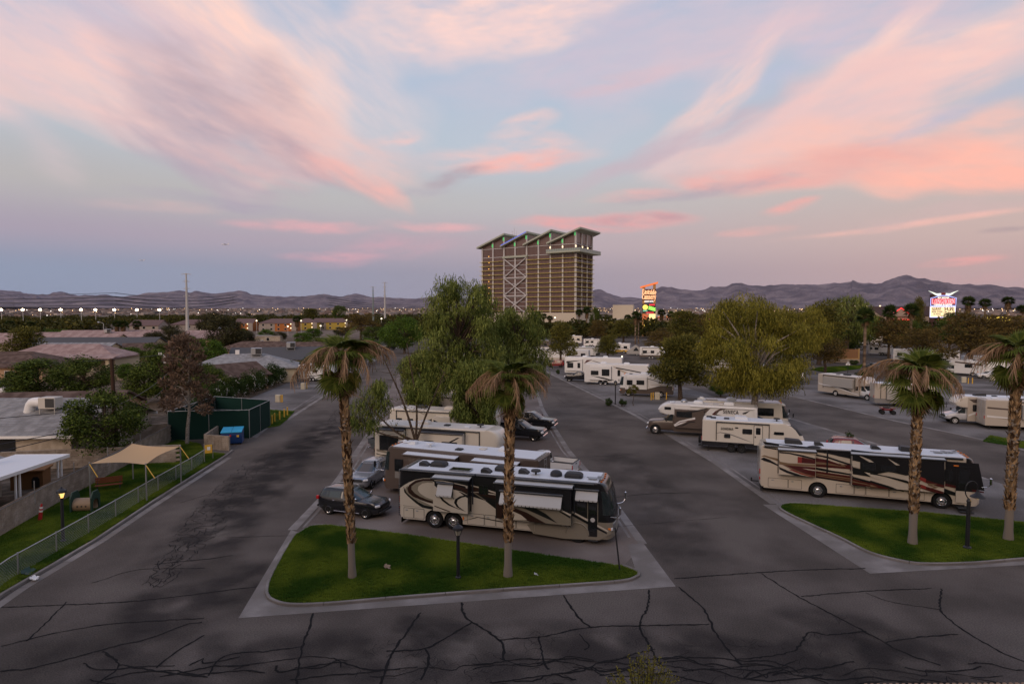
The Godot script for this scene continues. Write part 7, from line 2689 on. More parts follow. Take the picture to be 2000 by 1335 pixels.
func trees()->void:
	palm_bank()
	fan_palm("fan palm at the left end of the lawn with one lamp post",Vector3(-7.84,0.00,-29.58),10.83,Vector3(-0.35,0,0.1),1,0.98,0.8)
	fan_palm("fan palm standing before the middle of the black and cream motorhome",Vector3(-0.20,0.00,-29.70),9.70,Vector3(0.12,0,0),2,0.9,0.9)
	fan_palm("fan palm before the front of the maroon striped motorhome, left of the hooded lamp",Vector3(22.54,0.00,-33.99),9.51,Vector3(0.0,0,0.1),3,1.12,0.98)
	fan_palm("fan palm at the right edge, right of the hooded lamp",Vector3(28.43,0.00,-34.61),10.60,Vector3(0.15,0,0),7,1.12,0.98)
	# the big trees of the first and second rows
	plant("pepper_tree","tallest tree, a drooping pepper tree rising before the hotel tower's left edge","drooping pepper trees",tree_kind("pepper",31,17.0,8.2,2.3),Vector3(-5.0,0,-61.5),0.0)
	plant("pepper_tree","lower drooping pepper tree right of the tallest one, below the tower's crossed braces","drooping pepper trees",tree_kind("pepper",32,14.2,7.0,1.9),Vector3(0.6,0,-70.0),40.0)
	plant("pepper_tree","low hanging pepper branches over the white roofs left of the second palm","drooping pepper trees",tree_kind("pepper",38,9.0,4.6,1.5),Vector3(-3.4,0,-56.6),0.0)
	plant("pepper_tree","low drooping tree behind the thin bare-branched tree, over the grey trailer","drooping pepper trees",tree_kind("pepper",43,9.0,5.2,1.4),Vector3(-10.4,0,-71.0),0.0)
	plant("forked_tree","forked tree with bare upper branches and one drooping leafy limb before the cream trailer","",forked_tree(),Vector3(-7.9,0,-49.4),0.0)
	plant("gum_tree","wide yellow-green tree with pale forked trunk, behind the trailer lettered SONOMA","",tree_kind("acacia",34,15.2,11.6,2.6),Vector3(26.0,0,-65.6),20.0,Vector3.ONE,"pale_bark")
	plant("pine_tree","round dark pine behind the brown truck-cab motorhome","pines in the middle row",tree_kind("pine",35,9.4,9.2,2.6),Vector3(25.49,0.00,-92.45),0.0)
	plant("dead_tree","brown dead tree standing before the screened fence","",tree_kind("dead",37,10.9,6.0,1.5),Vector3(-32.28,0.00,-60.47),0.0,Vector3.ONE,"pale_bark")
	plant("young_tree","young staked tree between the pair of round shrubs and the brown motorhome","",tree_kind("sparse",39,3.0,2.0,2.0),Vector3(17.13,0.00,-86.25),0.0)
	plant("garden_tree","yellow-green treetop at the bottom edge below the lens","",tree_kind("plume",41,5.45,1.9,1.0),Vector3(3.1,0,-14.0),0.0)
	# every other tree: kits shared between trees of a kind
	var kits:={}
	for e in [["pine",10.0,8.0,1.5],["brown_pine",10.0,9.0,1.5],["broad",10.0,9.0,1.5],["bright",8.0,8.0,1.5],["olive",9.0,8.0,1.5],["acacia",12.0,10.0,1.3],["pepper",12.0,8.0,1.2],["cypress",6.0,1.6,1.0],["shrub",1.5,1.6,1.0],["oleander",4.0,3.6,1.3]]:
		for k in 3:
			kits["%s%d" % [e[0],k]]=[tree_kind(e[0],100+k*7,e[1],e[2],e[3]),e[1],e[2]]
	var names:={"pine": "pine_tree","brown_pine": "pine_tree","broad": "leafy_tree","bright": "leafy_tree","olive": "olive_tree","acacia": "gum_tree","pepper": "pepper_tree","cypress": "cypress_tree","shrub": "shrub","oleander": "oleander"}
	var list:=[
		["pine","dark pine behind the dark red off-roader",11.77,-148.29,10.78,8.16],["pine","dark pine between the middle row's trailers, right of the off-roader's pine",26.74,-171.19,6.87,8.56],
		["brown_pine","brownish pine left of the tower's right palms, over the far cream motorhome",36.44,-259.95,10.19,9.96],["pine","dark pine below the tall lit casino sign's left leg",50.66,-278.57,10.22,13.00],["brown_pine","wide flat brown pine below the tall lit casino sign",47.18,-194.82,7.48,11.36],
		["pine","dark pine just right of the tall lit casino sign",62.28,-222.73,14.11,14.11],["brown_pine","brown-green pine farther right of the tall lit casino sign",76.25,-243.67,13.00,16.24],["pine","dark tree top above the yellow-green tree's left shoulder",86.42,-243.67,17.86,20.31],["brown_pine","low brown bush-like pine behind the peaked tent trailer",72.51,-278.57,6.51,16.25],
		["acacia","dark yellow-green tree close behind the wide one's right side",56.60,-123.47,15.67,14.41],["pine","tall dark pine right of the wide yellow-green tree",78.08,-155.73,15.59,15.57],["brown_pine","small brown pine in front of the wooden fence's left end",69.26,-135.34,7.59,10.38],["pepper","airy tall gum tree rising right of the tall dark pine",96.86,-177.05,18.59,14.16],["broad","dark leafy tree over the wooden fence",108.18,-194.82,13.00,19.48],
		["brown_pine","brown-leaved tree between the tall thin palms",107.73,-173.10,11.13,14.43],["brown_pine","reddish-brown tree below the lit longhorn sign",104.37,-155.73,9.37,11.68],["broad","dark leafy tree left of the lit longhorn sign's foot",143.15,-222.73,11.52,12.25],["broad","dark leafy tree right of the lit longhorn sign's foot",163.63,-229.30,14.14,13.38],["brown_pine","wide brown tree right of the lit longhorn sign",100.41,-134.17,13.00,16.77],["brown_pine","brown tree at the right edge behind the palm",144.19,-177.05,12.12,16.23],["olive","dark olive tree behind the white trailer with blue awning",166.16,-278.57,10.68,16.25],["pine","dark pine top left of the longhorn sign, over the casino roof",215.54,-325.09,21.10,7.04],
		["broad","leafy tree at the hotel tower's right foot",49.33,-362.97,17.83,9.07],["bright","green shrubs below the hotel tower's cream base",32.53,-354.70,6.51,13.60],["olive","round tree left of the hotel tower's small palms",9.30,-278.57,8.83,9.29],
		["broad","large leafy tree over the brown-roofed house at the far left",-72.52,-93.58,6.44,11.70],["broad","large leafy tree right of the far left one, before the pink-roofed house with arches",-64.68,-92.45,6.75,10.02],["broad","leafy tree in the yard behind the block wall, left of the bare wooden pole",-35.43,-52.94,6.89,7.06],["broad","big dark tree behind the pole with the transformer",-50.43,-88.22,8.29,9.19],["broad","big dark tree left of the pole with the transformer",-53.63,-89.25,5.55,6.69],["bright","bright green round tree right of the transformer pole",-66.86,-134.17,7.86,9.39],["bright","small bright green tree right of the house with arches",-96.95,-155.73,4.69,7.27],["broad","dark tree just right of the dead brown tree",-42.30,-86.25,5.51,5.75],
		["pine","dark pine among the roofs at the far left",-123.63,-155.73,9.37,11.16],["pine","low dark pine bush right of the far left pine",-121.55,-155.73,3.65,5.71],["olive","tall dark grey-green tree right of the tall steel pole",-88.88,-190.05,13.32,15.20],["olive","grey-green tree behind the tall dark one, nearer the steel pole",-127.54,-259.95,14.73,13.00],["olive","grey-green tree right of the tall dark one",-91.80,-210.66,7.74,10.53],["olive","dark brown-green tree left of the steel pole's foot",-128.23,-229.30,8.80,14.52],["broad","leafy tree under the steel pole",-92.87,-177.05,7.10,8.85],
		["brown_pine","dark tree before the orange and grey flats, behind the left palm's crown",-73.83,-300.04,13.00,19.00],["bright","yellow-green tree left of the tall pepper tree on the far road",-35.04,-199.83,12.34,13.99],["bright","pale green tree at the bend of the left road",-43.38,-216.53,9.40,9.02],["broad","tree rising over the flats' roofs",-219.93,-781.07,24.68,22.13],["pine","dark pine over the orange flats",-233.07,-710.01,18.90,29.58],["olive","bushy tree before the yellow flats",-90.01,-325.09,6.51,10.84],["bright","low green tree before the orange flats",-105.20,-325.09,5.42,9.75],
		["bright","long green hedge tree behind the far left pine",-212.87,-278.57,6.27,10.21],["bright","green hedge tree right of the far left pine, middle one",-198.35,-268.94,6.51,12.10],["bright","green hedge tree right of the far left pine, rightmost one",-184.80,-259.95,5.86,8.67],
		["olive","first of the row of round olive trees, leftmost",-259.35,-371.62,6.81,6.19],["olive","second of the row of round olive trees",-254.70,-371.62,6.81,6.19],["olive","third of the row of round olive trees",-250.05,-371.62,6.81,6.19],["olive","rightmost of the row of round olive trees",-244.79,-371.62,6.81,6.19],
		["cypress","short column cypress, leftmost of the four before the tiled roofs",-147.22,-194.82,2.61,0.97],["cypress","thickest column cypress of the four before the tiled roofs",-148.33,-199.83,3.51,1.33],["cypress","third column cypress before the tiled roofs",-149.49,-205.10,3.43,1.20],["cypress","rightmost column cypress before the tiled roofs",-151.24,-210.66,3.17,1.05],
		["broad","leafy tree at the left edge over the parked cars",-77.13,-94.72,4.14,4.74],["broad","tree under the far left pine's right side",-90.30,-119.66,3.81,5.58],["broad","leafy tree left of the transformer pole's top",-82.11,-141.52,6.87,8.26],["olive","olive tree behind the shaggy palms",-116.79,-199.83,7.34,8.33],["broad","leafy tree behind the transformer pole, right side",-60.24,-111.07,5.40,5.92],["broad","leafy tree over the oleander hedge's near end",-49.58,-98.34,5.45,5.74],["bright","small green tree right of the arched porch",-74.34,-117.83,3.56,3.93],["broad","tree at the very left edge behind the brown roof",-117.60,-141.52,4.50,5.19],
		["bright","green tree behind the steel pole's right side",-128.51,-278.57,7.44,9.75],["broad","small tree before the leftmost orange flats",-131.64,-300.04,6.01,8.00],["bright","pale green tree between the first orange flats",-120.13,-300.04,5.51,9.00],["olive","olive tree before the second orange flats",-105.51,-278.57,5.11,7.43],["bright","green tree before the yellow flats' left end",-85.64,-251.55,5.46,8.80],["broad","dark tree behind the left palm's crown, left part",-57.81,-181.18,6.36,8.15],["bright","green tree behind the left palm's crown, right part",-48.38,-169.33,5.95,7.34],["bright","green tree on the bend left of the far road",-38.29,-149.72,5.51,5.74],["bright","pale tree right of the left palm's crown",-37.41,-162.25,6.78,6.76],["broad","dark tree at the end of the far road",-59.00,-259.95,8.24,11.70],["olive","olive tree right of the flats' lamp post",-67.24,-325.09,8.67,11.92],["bright","green tree just left of the tall pepper tree",-43.38,-259.95,10.40,11.70],
		["shrub","round shrub left of the lamp post by the young staked tree",13.66,-86.25,1.16,1.22],["shrub","round shrub right of the lamp post by the young staked tree",15.60,-85.77,1.23,1.14],["bright","small leafy tree on the tarmac edge behind the cream motorhome",32.78,-95.90,2.42,3.84],["shrub","small shrub at the kerb near the red off-roader",9.93,-131.88,1.00,0.99],["shrub","low round bush by the post beyond the beige motorhome",71.06,-123.47,1.66,3.70],["shrub","low bush right of the wooden fence",87.06,-155.73,1.30,2.34],["shrub","thin shrub showing over the maroon striped motorhome's roof, left",25.55,-57.30,2.14,1.62],["shrub","thin shrub showing over the maroon striped motorhome's roof, by the red car",30.97,-56.45,2.30,1.60],
	]
	var k:=0
	for e in list:
		var kind: String=e[0]
		var kit: Array=kits["%s%d" % [kind,k % 3]]
		var s:=Vector3(e[5]/kit[2],e[4]/kit[1],e[5]/kit[2])
		plant(names[kind],e[1],"",kit[0],Vector3(e[2],0,e[3]),k*73.0,s,"bark","shrub" if kind=="shrub" else "tree")
		k+=1
	# oleanders along the wall of the left road
	var run:=PackedVector2Array(pv([-39.37,-77.57,-41.14,-89.25,-41.71,-99.61,-42.60,-111.87,-44.01,-126.50,-48.15,-155.73,-50.05,-171.19]))
	var at:=walk(run,3.1)
	for j in at.size():
		var kit: Array=kits["oleander%d" % (j % 3)]
		var s:=0.85+0.08*((j*5) % 4)
		var o:=plant("oleander","white-flowered oleander bush in the long hedge along the left road","oleander hedge along the left road",kit[0],v3(at[j]+Vector2(-0.6,0)),j*57.0,Vector3(s,s*(1.0 if j < 12 else 0.85),s),"bark","shrub")
	# palms in the distance
	var pk:=[far_palm_kit(1,true),far_palm_kit(2,false),far_palm_kit(3,true)]
	var palms:=[
		["palm below the tower's left part, leftmost of three small ones",14.46,-346.81,13.58,5.78],["palm below the tower, middle of three small ones",18.76,-362.97,12.40,6.05],["palm below the tower, rightmost of three small ones",23.49,-380.70,11.10,6.35],["palm at the tower's right corner, left of the pair",39.65,-362.97,14.81,6.65],["palm at the tower's right corner, right of the pair",44.19,-362.97,16.32,6.65],
		["palm left of the lit casino sign, by the low casino roof",68.40,-362.97,11.79,6.65],["palm of the twin pair left under the lit casino sign",52.27,-259.95,13.43,5.20],["palm of the twin pair right under the lit casino sign",54.48,-264.37,12.78,4.85],["palm just right of the lit casino sign",88.37,-362.97,14.81,7.26],["thin palm in the pair farther right of the lit casino sign, left one",80.69,-312.07,13.52,5.72],["thin palm in the pair farther right of the lit casino sign, right one",81.15,-305.94,13.00,5.10],
		["tall thin palm by the wooden fence's right end",75.88,-131.88,13.66,3.52],["tall palm right of the wooden fence, second from the fence",108.84,-177.05,14.77,5.31],["tall palm left of the lit longhorn sign",115.05,-177.05,15.21,5.90],["palm right of the lit longhorn sign, first of three",269.36,-362.97,22.04,10.28],["palm right of the lit longhorn sign, second of three",316.10,-410.80,21.87,10.95],["palm right of the lit longhorn sign, third of three",449.91,-557.73,26.90,15.80],["palm at the far right edge of the distant trees",301.74,-362.97,17.22,10.28],
		["shaggy palm behind the house with arches, left of the pair",-147.55,-229.30,9.95,4.97],["shaggy palm behind the house with arches, right of the pair",-145.26,-229.30,9.95,5.35],["shaggy palm left of the grey two-storey flats",-144.34,-236.27,9.85,5.12],["shaggy palm before the orange flats",-97.60,-278.57,11.38,5.57],["short palm at the foot of the dark trees, by the street light",-83.32,-190.05,3.50,3.17],["small palm far left before the tiled roofs",-227.74,-278.57,9.29,6.04],["small palm far left beside the hedge tree",-235.25,-300.04,8.51,6.00],["short broad palm beside the roof with the big air unit",-62.31,-76.41,3.16,3.31],
	]
	k=0
	for e in palms:
		var kit: Array=pk[2 if e[0].begins_with("shaggy") else k % 2]
		var s: float=e[3]/10.0
		var w: float=maxf(s,e[4]/3.9)
		var o:=thing("palm_tree",e[0],"palm tree",Vector3(e[1],0,e[2]),k*50.0,"palms in the distance")
		part("trunk",kit[0],M.fibre,o)
		part("crown",kit[1],M.leaf,o)
		o.scale=Vector3(w*0.9,s,w*0.9)
		k+=1
	# the mass of trees over the town,too many and too far to count
	var bush:=Sh.new()
	bush.hasc=true
	var r:=RandomNumberGenerator.new()
	r.seed=9
	for j in 9:
		clump(bush,r,Vector3(r.randf_range(-0.5,0.5),r.randf_range(0.25,0.8),r.randf_range(-0.5,0.5)),Vector3(0.32,0.22,0.32),34,0.16,Color(0.35,0.42,0.22),Color(1.0,1.0,0.55),"broad")
	var mm:=MultiMesh.new()
	mm.transform_format=MultiMesh.TRANSFORM_3D
	mm.use_colors=true
	mm.mesh=bush.mesh()
	mm.instance_count=2600
	for j in 2600:
		var d:=0.0
		var az:=0.0
		var p:=Vector3.ZERO
		while true:
			d=330.0+1700.0*pow(r.randf(),1.7)
			az=deg_to_rad(r.randf_range(-46,46))
			p=Vector3(sin(az)*d,0,-cos(az)*d)
			# nothing stands in the hotel's forecourt
			if not (p.x > -60 and p.x < 190 and p.z > -560 and p.z < -385) and not (d < 600.0 and az < -0.2 and az > -0.62):
				break
		p.y=rise(-p.z)
		var s:=r.randf_range(5.0,11.0)
		mm.set_instance_transform(j,Transform3D(Basis(Vector3.UP,r.randf()*TAU).scaled(Vector3(s*1.2,s*r.randf_range(0.8,1.15),s*1.2)),p))
		mm.set_instance_color(j,Color(0.055,0.060,0.028).lerp(Color(0.15,0.125,0.05),r.randf()))
	var o:=MultiMeshInstance3D.new()
	o.name="distant_tree_cover"
	o.multimesh=mm
	o.material_override=M.leaf
	add_child(o)
	tag(o,"dark tree cover spread over the far suburbs","trees","","stuff")

# ---------- buildings ----------
func own_building()->void:
	# the building the view is taken from: its low tiled wing comes into the lower right corner
	var o:=thing("hotel_building","mostly unseen building shading the near road, its low tan tiled roof edge at bottom right","building",Vector3(0,0,3.0),0.0)
	var wall:=mt("hotel_stucco",0.30,0.23,0.17,0.9)
	var tile:=mt("roof_tile",0.34,0.22,0.14,0.8)
	var sh:=Sh.new()
	sh.bx(-48,60,0,18.5,0,16)  # main block, out of view behind the lens: shades the near road
	part("wall",sh,wall,o)
	sh=Sh.new()
	sh.bx(9.1,44,0,3.4,-17.2,0)
	part("wing",sh,wall,o)
	sh=Sh.new()
	sh.prism(PackedVector2Array(pv([-18.1,3.54,0,6.0,0,5.8,-18.1,3.4])),-44.0,-8.95)
	for k in sh.v.size():
		sh.v[k]=Vector3(-sh.v[k].z,sh.v[k].y,sh.v[k].x)
		sh.n[k]=Vector3(-sh.n[k].z,sh.n[k].y,sh.n[k].x)
	part("roof",sh,tile,o)
	for k in 90:
		sh=Sh.new()
		sh.tube([Vector3(9.0+k*0.16,3.56+k*0.001,-18.2),Vector3(9.0+k*0.16,6.04,-0.05)],0.06,6)
		part("tile",sh,tile,o)
	for f in 5:  # windows of the out-of-view main block
		for k in 16:
			sh=Sh.new()
			sh.bx(-44+k*6.4,-41+k*6.4,1.2+f*3.4,3.0+f*3.4,-0.05,0.0)
			part("window",sh,M.tint_glass,o)


func tower()->void:
	# front face runs along +x to the near corner,the side face runs back along -z
	var o:=thing("hotel_tower","tall brown glass hotel tower with white crossed braces and four sawtooth roofs","hotel",Vector3(41.3,0,-400),-32.3)
	var W:=73.6
	var D:=24.4
	var base:=13.5
	var top:=59.0
	var glass:=mt("tower_glass",0.15,0.092,0.078,0.22)
	glass.metallic_specular=0.6
	var grey:=mt("tower_grey",0.46,0.44,0.44,0.6)
	var gold:=mt("tower_gold",0.62,0.50,0.12,0.5)
	var sage:=mt("tower_sage",0.36,0.38,0.31,0.6)
	var green:=glow("tower_green_light",0.15,0.8,0.25,0.32)
	var sh:=Sh.new()
	sh.bx(-W,0,base,top,-D,0)
	part("wall",sh,glass,o)
	sh=Sh.new()
	sh.bx(-W - 1,1.5,0,base,-D - 2,2.0)
	part("podium",sh,mt("podium_cream",0.52,0.46,0.37,0.8),o)
	# fine upright ribs between the panes
	sh=Sh.new()
	for k in 8:
		for j in range(1,9):
			var x:=-W+W/8.0*(k+j/9.0)
			sh.bx(x - 0.07,x+0.07,base,top,0,0.16)
	for k in 3:
		for j in range(1,8):
			var z:=-D/3.0*(k+j/8.0)
			sh.bx(0,0.16,base,top,z - 0.07,z+0.07)
	var ribs:=part("rib",sh,mt("tower_rib",0.06,0.036,0.03,0.5),o)
	ribs.set_meta("kind","stuff")
	for k in 9:
		sh=Sh.new()
		var x:=-W+W/8.0*k
		var hi: float=top+7.5*fmod(k,2)*0.5+(7.0 if k % 2==0 and k > 0 else 0.0)
		sh.bx(x - 0.55,x+0.55,0.0,hi,0.0,0.7,0.08)
		part("column",sh,grey,o)
	for k in 4:
		sh=Sh.new()
		var z:=-D/3.0*k
		sh.bx(0.0,0.7,0.0,top+7.0,z - 0.5,z+0.5,0.08)
		part("column",sh,grey,o)
	for k in 12:
		var y:=14.8+3.13*k
		for e in [[-W - 1.8,-W+18.2],[-W+37.0,0.9]]:
			sh=Sh.new()
			sh.bx(e[0],e[1],y - 0.11,y+0.11,0.2,1.7)
			part("sun_shelf",sh,gold,o)
		sh=Sh.new()
		sh.bx(0.2,1.7,y - 0.11,y+0.11,-D - 1.2,0.9)
		part("sun_shelf",sh,gold,o)
		sh=Sh.new()
		sh.bx(-W+18.6,-W+36.6,y - 0.14,y+0.14,0.0,0.5)
		part("floor_band",sh,grey,o)
		if k % 2==0:
			sh=Sh.new()
			sh.bx(0.0,0.4,y+1.2,y+1.5,-D,0)
			part("floor_band",sh,grey,o)
	for y in [52.2,58.2]:
		sh=Sh.new()
		sh.bx(-W,0,y - 0.2,y+0.2,0,0.4)
		sh.bx(0,0.4,y - 0.2,y+0.2,-D,0)
		part("floor_band",sh,grey,o)
	# crossed braces
	var x0:=-W+W/8.0*2.0
	var x1:=-W+W/8.0*4.0
	var xm:=(x0+x1)*0.5
	var ys:=[51.0,37.6,25.2,13.0]
	for k in 3:
		var hi: float=ys[k]
		var lo: float=ys[k+1]
		var mid: float=(hi+lo)*0.5
		for e in [[Vector3(x0,hi,1.0),Vector3(xm,mid,1.0)],[Vector3(x1,hi,1.0),Vector3(xm,mid,1.0)],[Vector3(xm,mid,1.0),Vector3(x0,lo,1.0)],[Vector3(xm,mid,1.0),Vector3(x1,lo,1.0)]]:
			sh=Sh.new()
			sh.tube(e,0.42,6)
			part("brace",sh,grey,o)
		sh=Sh.new()
		sh.bx(x0,x1,lo - 0.35,lo+0.35,0.7,1.3)
		part("brace",sh,grey,o)
	sh=Sh.new()
	sh.bx(x0 - 0.8,x1+0.8,51.2,52.6,0.1,1.6,0.1)
	part("header_beam",sh,sage,o)
	# sawtooth roofs with the glazed gable under each
	for k in 4:
		var a:=-W+W/8.0*2.0*k - (3.0 if k==0 else 1.6)
		var b:=-W+W/8.0*2.0*(k+1)+(4.6 if k==3 else 1.8)
		sh=Sh.new()
		sh.prism(PackedVector2Array([Vector2(a,58.8),Vector2(b,67.2),Vector2(b,68.3),Vector2(a,59.9)]),-D - 4.0,3.4)
		part("roof",sh,sage,o)
		var ga:=a+1.8
		var gb:=-W+W/8.0*2.0*(k+1)
		sh=Sh.new()
		sh.prism(PackedVector2Array([Vector2(ga,58.6),Vector2(gb,58.6),Vector2(gb,58.8+8.4*(gb - a)/(b - a)),Vector2(ga,58.8+8.4*(ga - a)/(b - a))]),-D+0.3,-0.2 - 0.05*k)
		part("gable",sh,glass,o)
		for j in 2:
			sh=Sh.new()
			var x:=gb - 0.2 - j*W/8.0
			sh.box(Vector3(x,60.4+(1 - j)*4.2,0.82),Vector3(1.0,2.4,0.12))
			part("accent_light",sh,green,o)
		if k==1:
			sh=Sh.new()
			var d:=Vector3(b - a,8.4,0).normalized()
			sh.tube([Vector3(a+1.0,60.0,3.46),Vector3(b - 0.5,67.9,3.46)],0.28,6)
			part("neon_tube",sh,glow("tower_blue_light",0.18,0.25,0.95,0.45),o)
	# balcony round the near corner
	sh=Sh.new()
	sh.bx(-W/4.0 - 1.0,5.5,52.4,53.6,-D - 3.0,5.0,0.15)
	part("balcony",sh,sage,o)
	sh=Sh.new()
	var rail:=mt("rail_glass",0.25,0.30,0.27,0.2)
	sh.bx(-W/4.0 - 0.9,5.4,53.6,55.0,4.86,4.94)
	sh.bx(5.32,5.4,53.6,55.0,-D - 2.9,4.8)
	var b2:=part("railing",sh,rail,o)
	for k in 22:
		sh=Sh.new()
		var p:=Vector3(-W/4.0 - 0.8+k*1.75,54.35,4.98) if k < 14 else Vector3(5.44,54.35,4.9 - (k - 13)*3.5)
		sh.box(p,Vector3(0.12,1.6,0.12))
		part("rail_post",sh,grey,b2)
	for e in [Vector3(-W/4.0,56.6,0.9),Vector3(-W/8.0,56.6,0.9),Vector3(0.5,56.6,0.9),Vector3(0.9,56.6,-D/3.0),Vector3(0.9,56.6,-D*0.66)]:
		sh=Sh.new()
		sh.box(e,Vector3(0.7,1.1,0.25),0.05)
		part("wall_lamp",sh,glow("lamp_warm",1.0,0.75,0.45,2.0),o)
	for k in 9:
		sh=Sh.new()
		sh.box(Vector3(-W+5.5+0.2*(k % 2),18.0+4.4*k,0.3),Vector3(0.8,0.5,0.1))
		part("lit_window",sh,glow("window_amber",1.0,0.5,0.12,1.1),o)
	for k in 3:
		sh=Sh.new()
		sh.tube([Vector3(-W+20+k*1.6,64,-8),Vector3(-W+20+k*1.6,71+k % 2*2,-8)],0.12,5)
		part("aerial",sh,grey,o)


func signs_far()->void:
	# casino pylon with script lettering
	var at: Vector3=Vector3(78.35,1.86,-352.00)
	var o:=thing("pylon_sign","tall orange-topped pylon sign reading Eastside Cannery with a lit screen below","sign",Vector3(at.x,0,at.z),-12.0)
	var ochre:=mt("pylon_ochre",0.42,0.22,0.06,0.6)
	var dark:=mt("sign_black",0.012,0.012,0.013,0.5)
	for x in [-2.9,3.0]:
		var sh:=Sh.new()
		sh.bx(x - 0.75,x+0.75,0,28.0+(1.6 if x > 0 else 0.0),-1.2,1.2,0.1)
		part("post",sh,ochre,o)
	var sh:=Sh.new()
	sh.prism(PackedVector2Array(pv([-4.9,27.4,4.9,30.0,4.9,31.0,-4.9,28.4])),-1.8,1.8)
	part("top_beam",sh,glow("sign_orange",1.0,0.22,0.05,0.55),o)
	sh=Sh.new()
	sh.bx(-3.8,3.9,20.6,26.9,0.9,1.4)
	part("name_panel",sh,mt("sign_maroon",0.09,0.02,0.012,0.6),o)
	var neon:=glow("sign_neon",1.0,0.52,0.26,1.5)
	lettering("Eastside",2.7,neon,o,Vector3(0.1,25.2,1.5),Vector3(0,0,-4),0.15,"Droid Serif","neon_lettering",7.8)
	lettering("Cannery",2.7,neon,o,Vector3(0.0,22.4,1.5),Vector3(0,0,-2),0.15,"Droid Serif","neon_lettering",7.8)
	lettering("CASINO HOTEL",0.8,glow("sign_white",1.0,0.92,0.82,1.4),o,Vector3(0,19.9,1.5),Vector3.ZERO,0.1,"Droid Sans","lit_lettering",5.2)
	sh=Sh.new()
	sh.bx(-3.6,3.7,13.2,18.6,1.0,1.5)
	part("screen",sh,dark,o)
	sh=Sh.new()
	sh.t=Transform3D(Basis(Vector3.RIGHT,PI/2),Vector3(-2.0,16.6,1.55))
	sh.lathe(pv([1.45,0,1.45,0.05,0,0.06]),24)
	part("screen_disc",sh,glow("screen_gold",1.0,0.72,0.12,1.1),o)
	lettering("BONUS",0.7,glow("screen_mint",0.3,1.0,0.6,0.9),o,Vector3(-2.0,14.6,1.55),Vector3.ZERO,0.05,"Droid Sans","screen_lettering",2.4)
	var lime:=glow("screen_lime",0.35,0.9,0.12,1.1)
	for k in 4:
		lettering("$",2.0,lime,o,Vector3(0.3+k*0.95,16.2 - k*0.28,1.56),Vector3(0,0,-12),0.05,"Droid Sans","screen_lettering")
	sh=Sh.new()
	sh.bx(0.2,3.3,17.6,18.3,1.5,1.56)
	part("screen_band",sh,glow("screen_red",1.0,0.03,0.05,0.9),o)
	sh=Sh.new()
	sh.bx(-1.6,2.7,13.4,13.8,1.5,1.56)
	part("screen_band",sh,M.screen_red,o)
	sh=Sh.new()
	sh.bx(-3.6,-0.2,9.6,12.7,1.0,1.4)
	part("lit_panel",sh,glow("sign_rust",0.55,0.12,0.04,0.6),o)
	sh=Sh.new()
	sh.bx(0.1,3.7,9.2,12.8,1.0,1.4)
	part("lit_panel",sh,glow("sign_cream",1.0,0.72,0.32,0.95),o)
	for e in [[2.0,4.1,7.2,8.6],[3.4,4.2,5.6,7.0],[-2.9,-1.2,5.6,6.4],[0.6,1.6,6.6,7.6]]:
		sh=Sh.new()
		sh.bx(e[0],e[1],e[2],e[3],1.0,1.3)
		part("lit_lettering",sh,glow("sign_yellow",1.0,0.72,0.10,1.0),o)
	# longhorn sign
	at=Vector3(210.25,6.01,-300.00)
	o=thing("pylon_sign","lit sign reading LONGHORN with white steer horns above a price board","sign",Vector3(at.x,0,at.z),-20.0)
	sh=Sh.new()
	sh.bx(-5.0,-2.4,0,22.4,-2.2,-0.4)
	part("post",sh,mt("sign_brown",0.06,0.03,0.026,0.7),o)
	sh=Sh.new()
	var arch:=PackedVector2Array(pv([-5.2,16.8,5.2,16.8,5.2,20.6,3.6,20.9,1.6,21.7,-1.6,21.7,-3.6,20.9,-5.2,20.6]))
	sh.prism(arch,-0.4,0.3)
	part("name_panel",sh,mt("sign_maroon",0.09,0.02,0.012),o)
	var edge:=[]
	for p in arch:
		edge.append(Vector3(p.x,p.y,0.4))
	edge.append(edge[0])
	sh=Sh.new()
	sh.tube(edge,0.16,5)
	part("neon_tube",sh,glow("neon_blue",0.45,0.5,1.0,1.3),o)
	sh=Sh.new()
	sh.bx(-4.9,4.9,17.7,20.2,0.3,0.36)
	part("lit_panel",sh,glow("neon_red_dim",0.75,0.02,0.05,0.3),o)
	lettering("LONGHORN",2.4,glow("neon_pink",1.0,0.42,0.46,1.2),o,Vector3(0,18.9,0.42),Vector3.ZERO,0.15,"Droid Serif","neon_lettering",9.4)
	lettering("CASINO & HOTEL",0.85,M.sign_white,o,Vector3(0,17.2,0.42),Vector3.ZERO,0.1,"Droid Sans","lit_lettering",7.6)
	lettering("BEST WESTERN",0.6,M.sign_white,o,Vector3(0,20.7,0.42),Vector3.ZERO,0.1,"Droid Sans","lit_lettering",4.6)
	sh=Sh.new()
	sh.bx(-5.3,5.1,11.2,16.4,-0.4,0.3)
	part("price_board",sh,glow("board_cream",1.0,0.80,0.46,0.85),o)
	sh=Sh.new()
	sh.tube([Vector3(-5.3,11.2,0.4),Vector3(5.1,11.2,0.4),Vector3(5.1,16.4,0.4),Vector3(-5.3,16.4,0.4),Vector3(-5.3,11.2,0.4)],0.15,5)
	part("neon_tube",sh,M.neon_blue,o)
	for e in [["GIANT",-2.6,15.3,1.5,3.8],["$4.99",2.4,15.3,1.6,3.8],["RAW STEAK",-2.4,13.9,0.8,4.4],["& EGGS",-2.4,12.8,0.8,3.0],["24 HOURS",2.6,12.8,0.8,3.8],["IN OUR CAFE",0.2,11.8,0.5,4.8]]:
		lettering(e[0],e[3],M.sign_brown,o,Vector3(e[1],e[2],0.36),Vector3.ZERO,0.06,"Droid Sans","lettering",e[4])
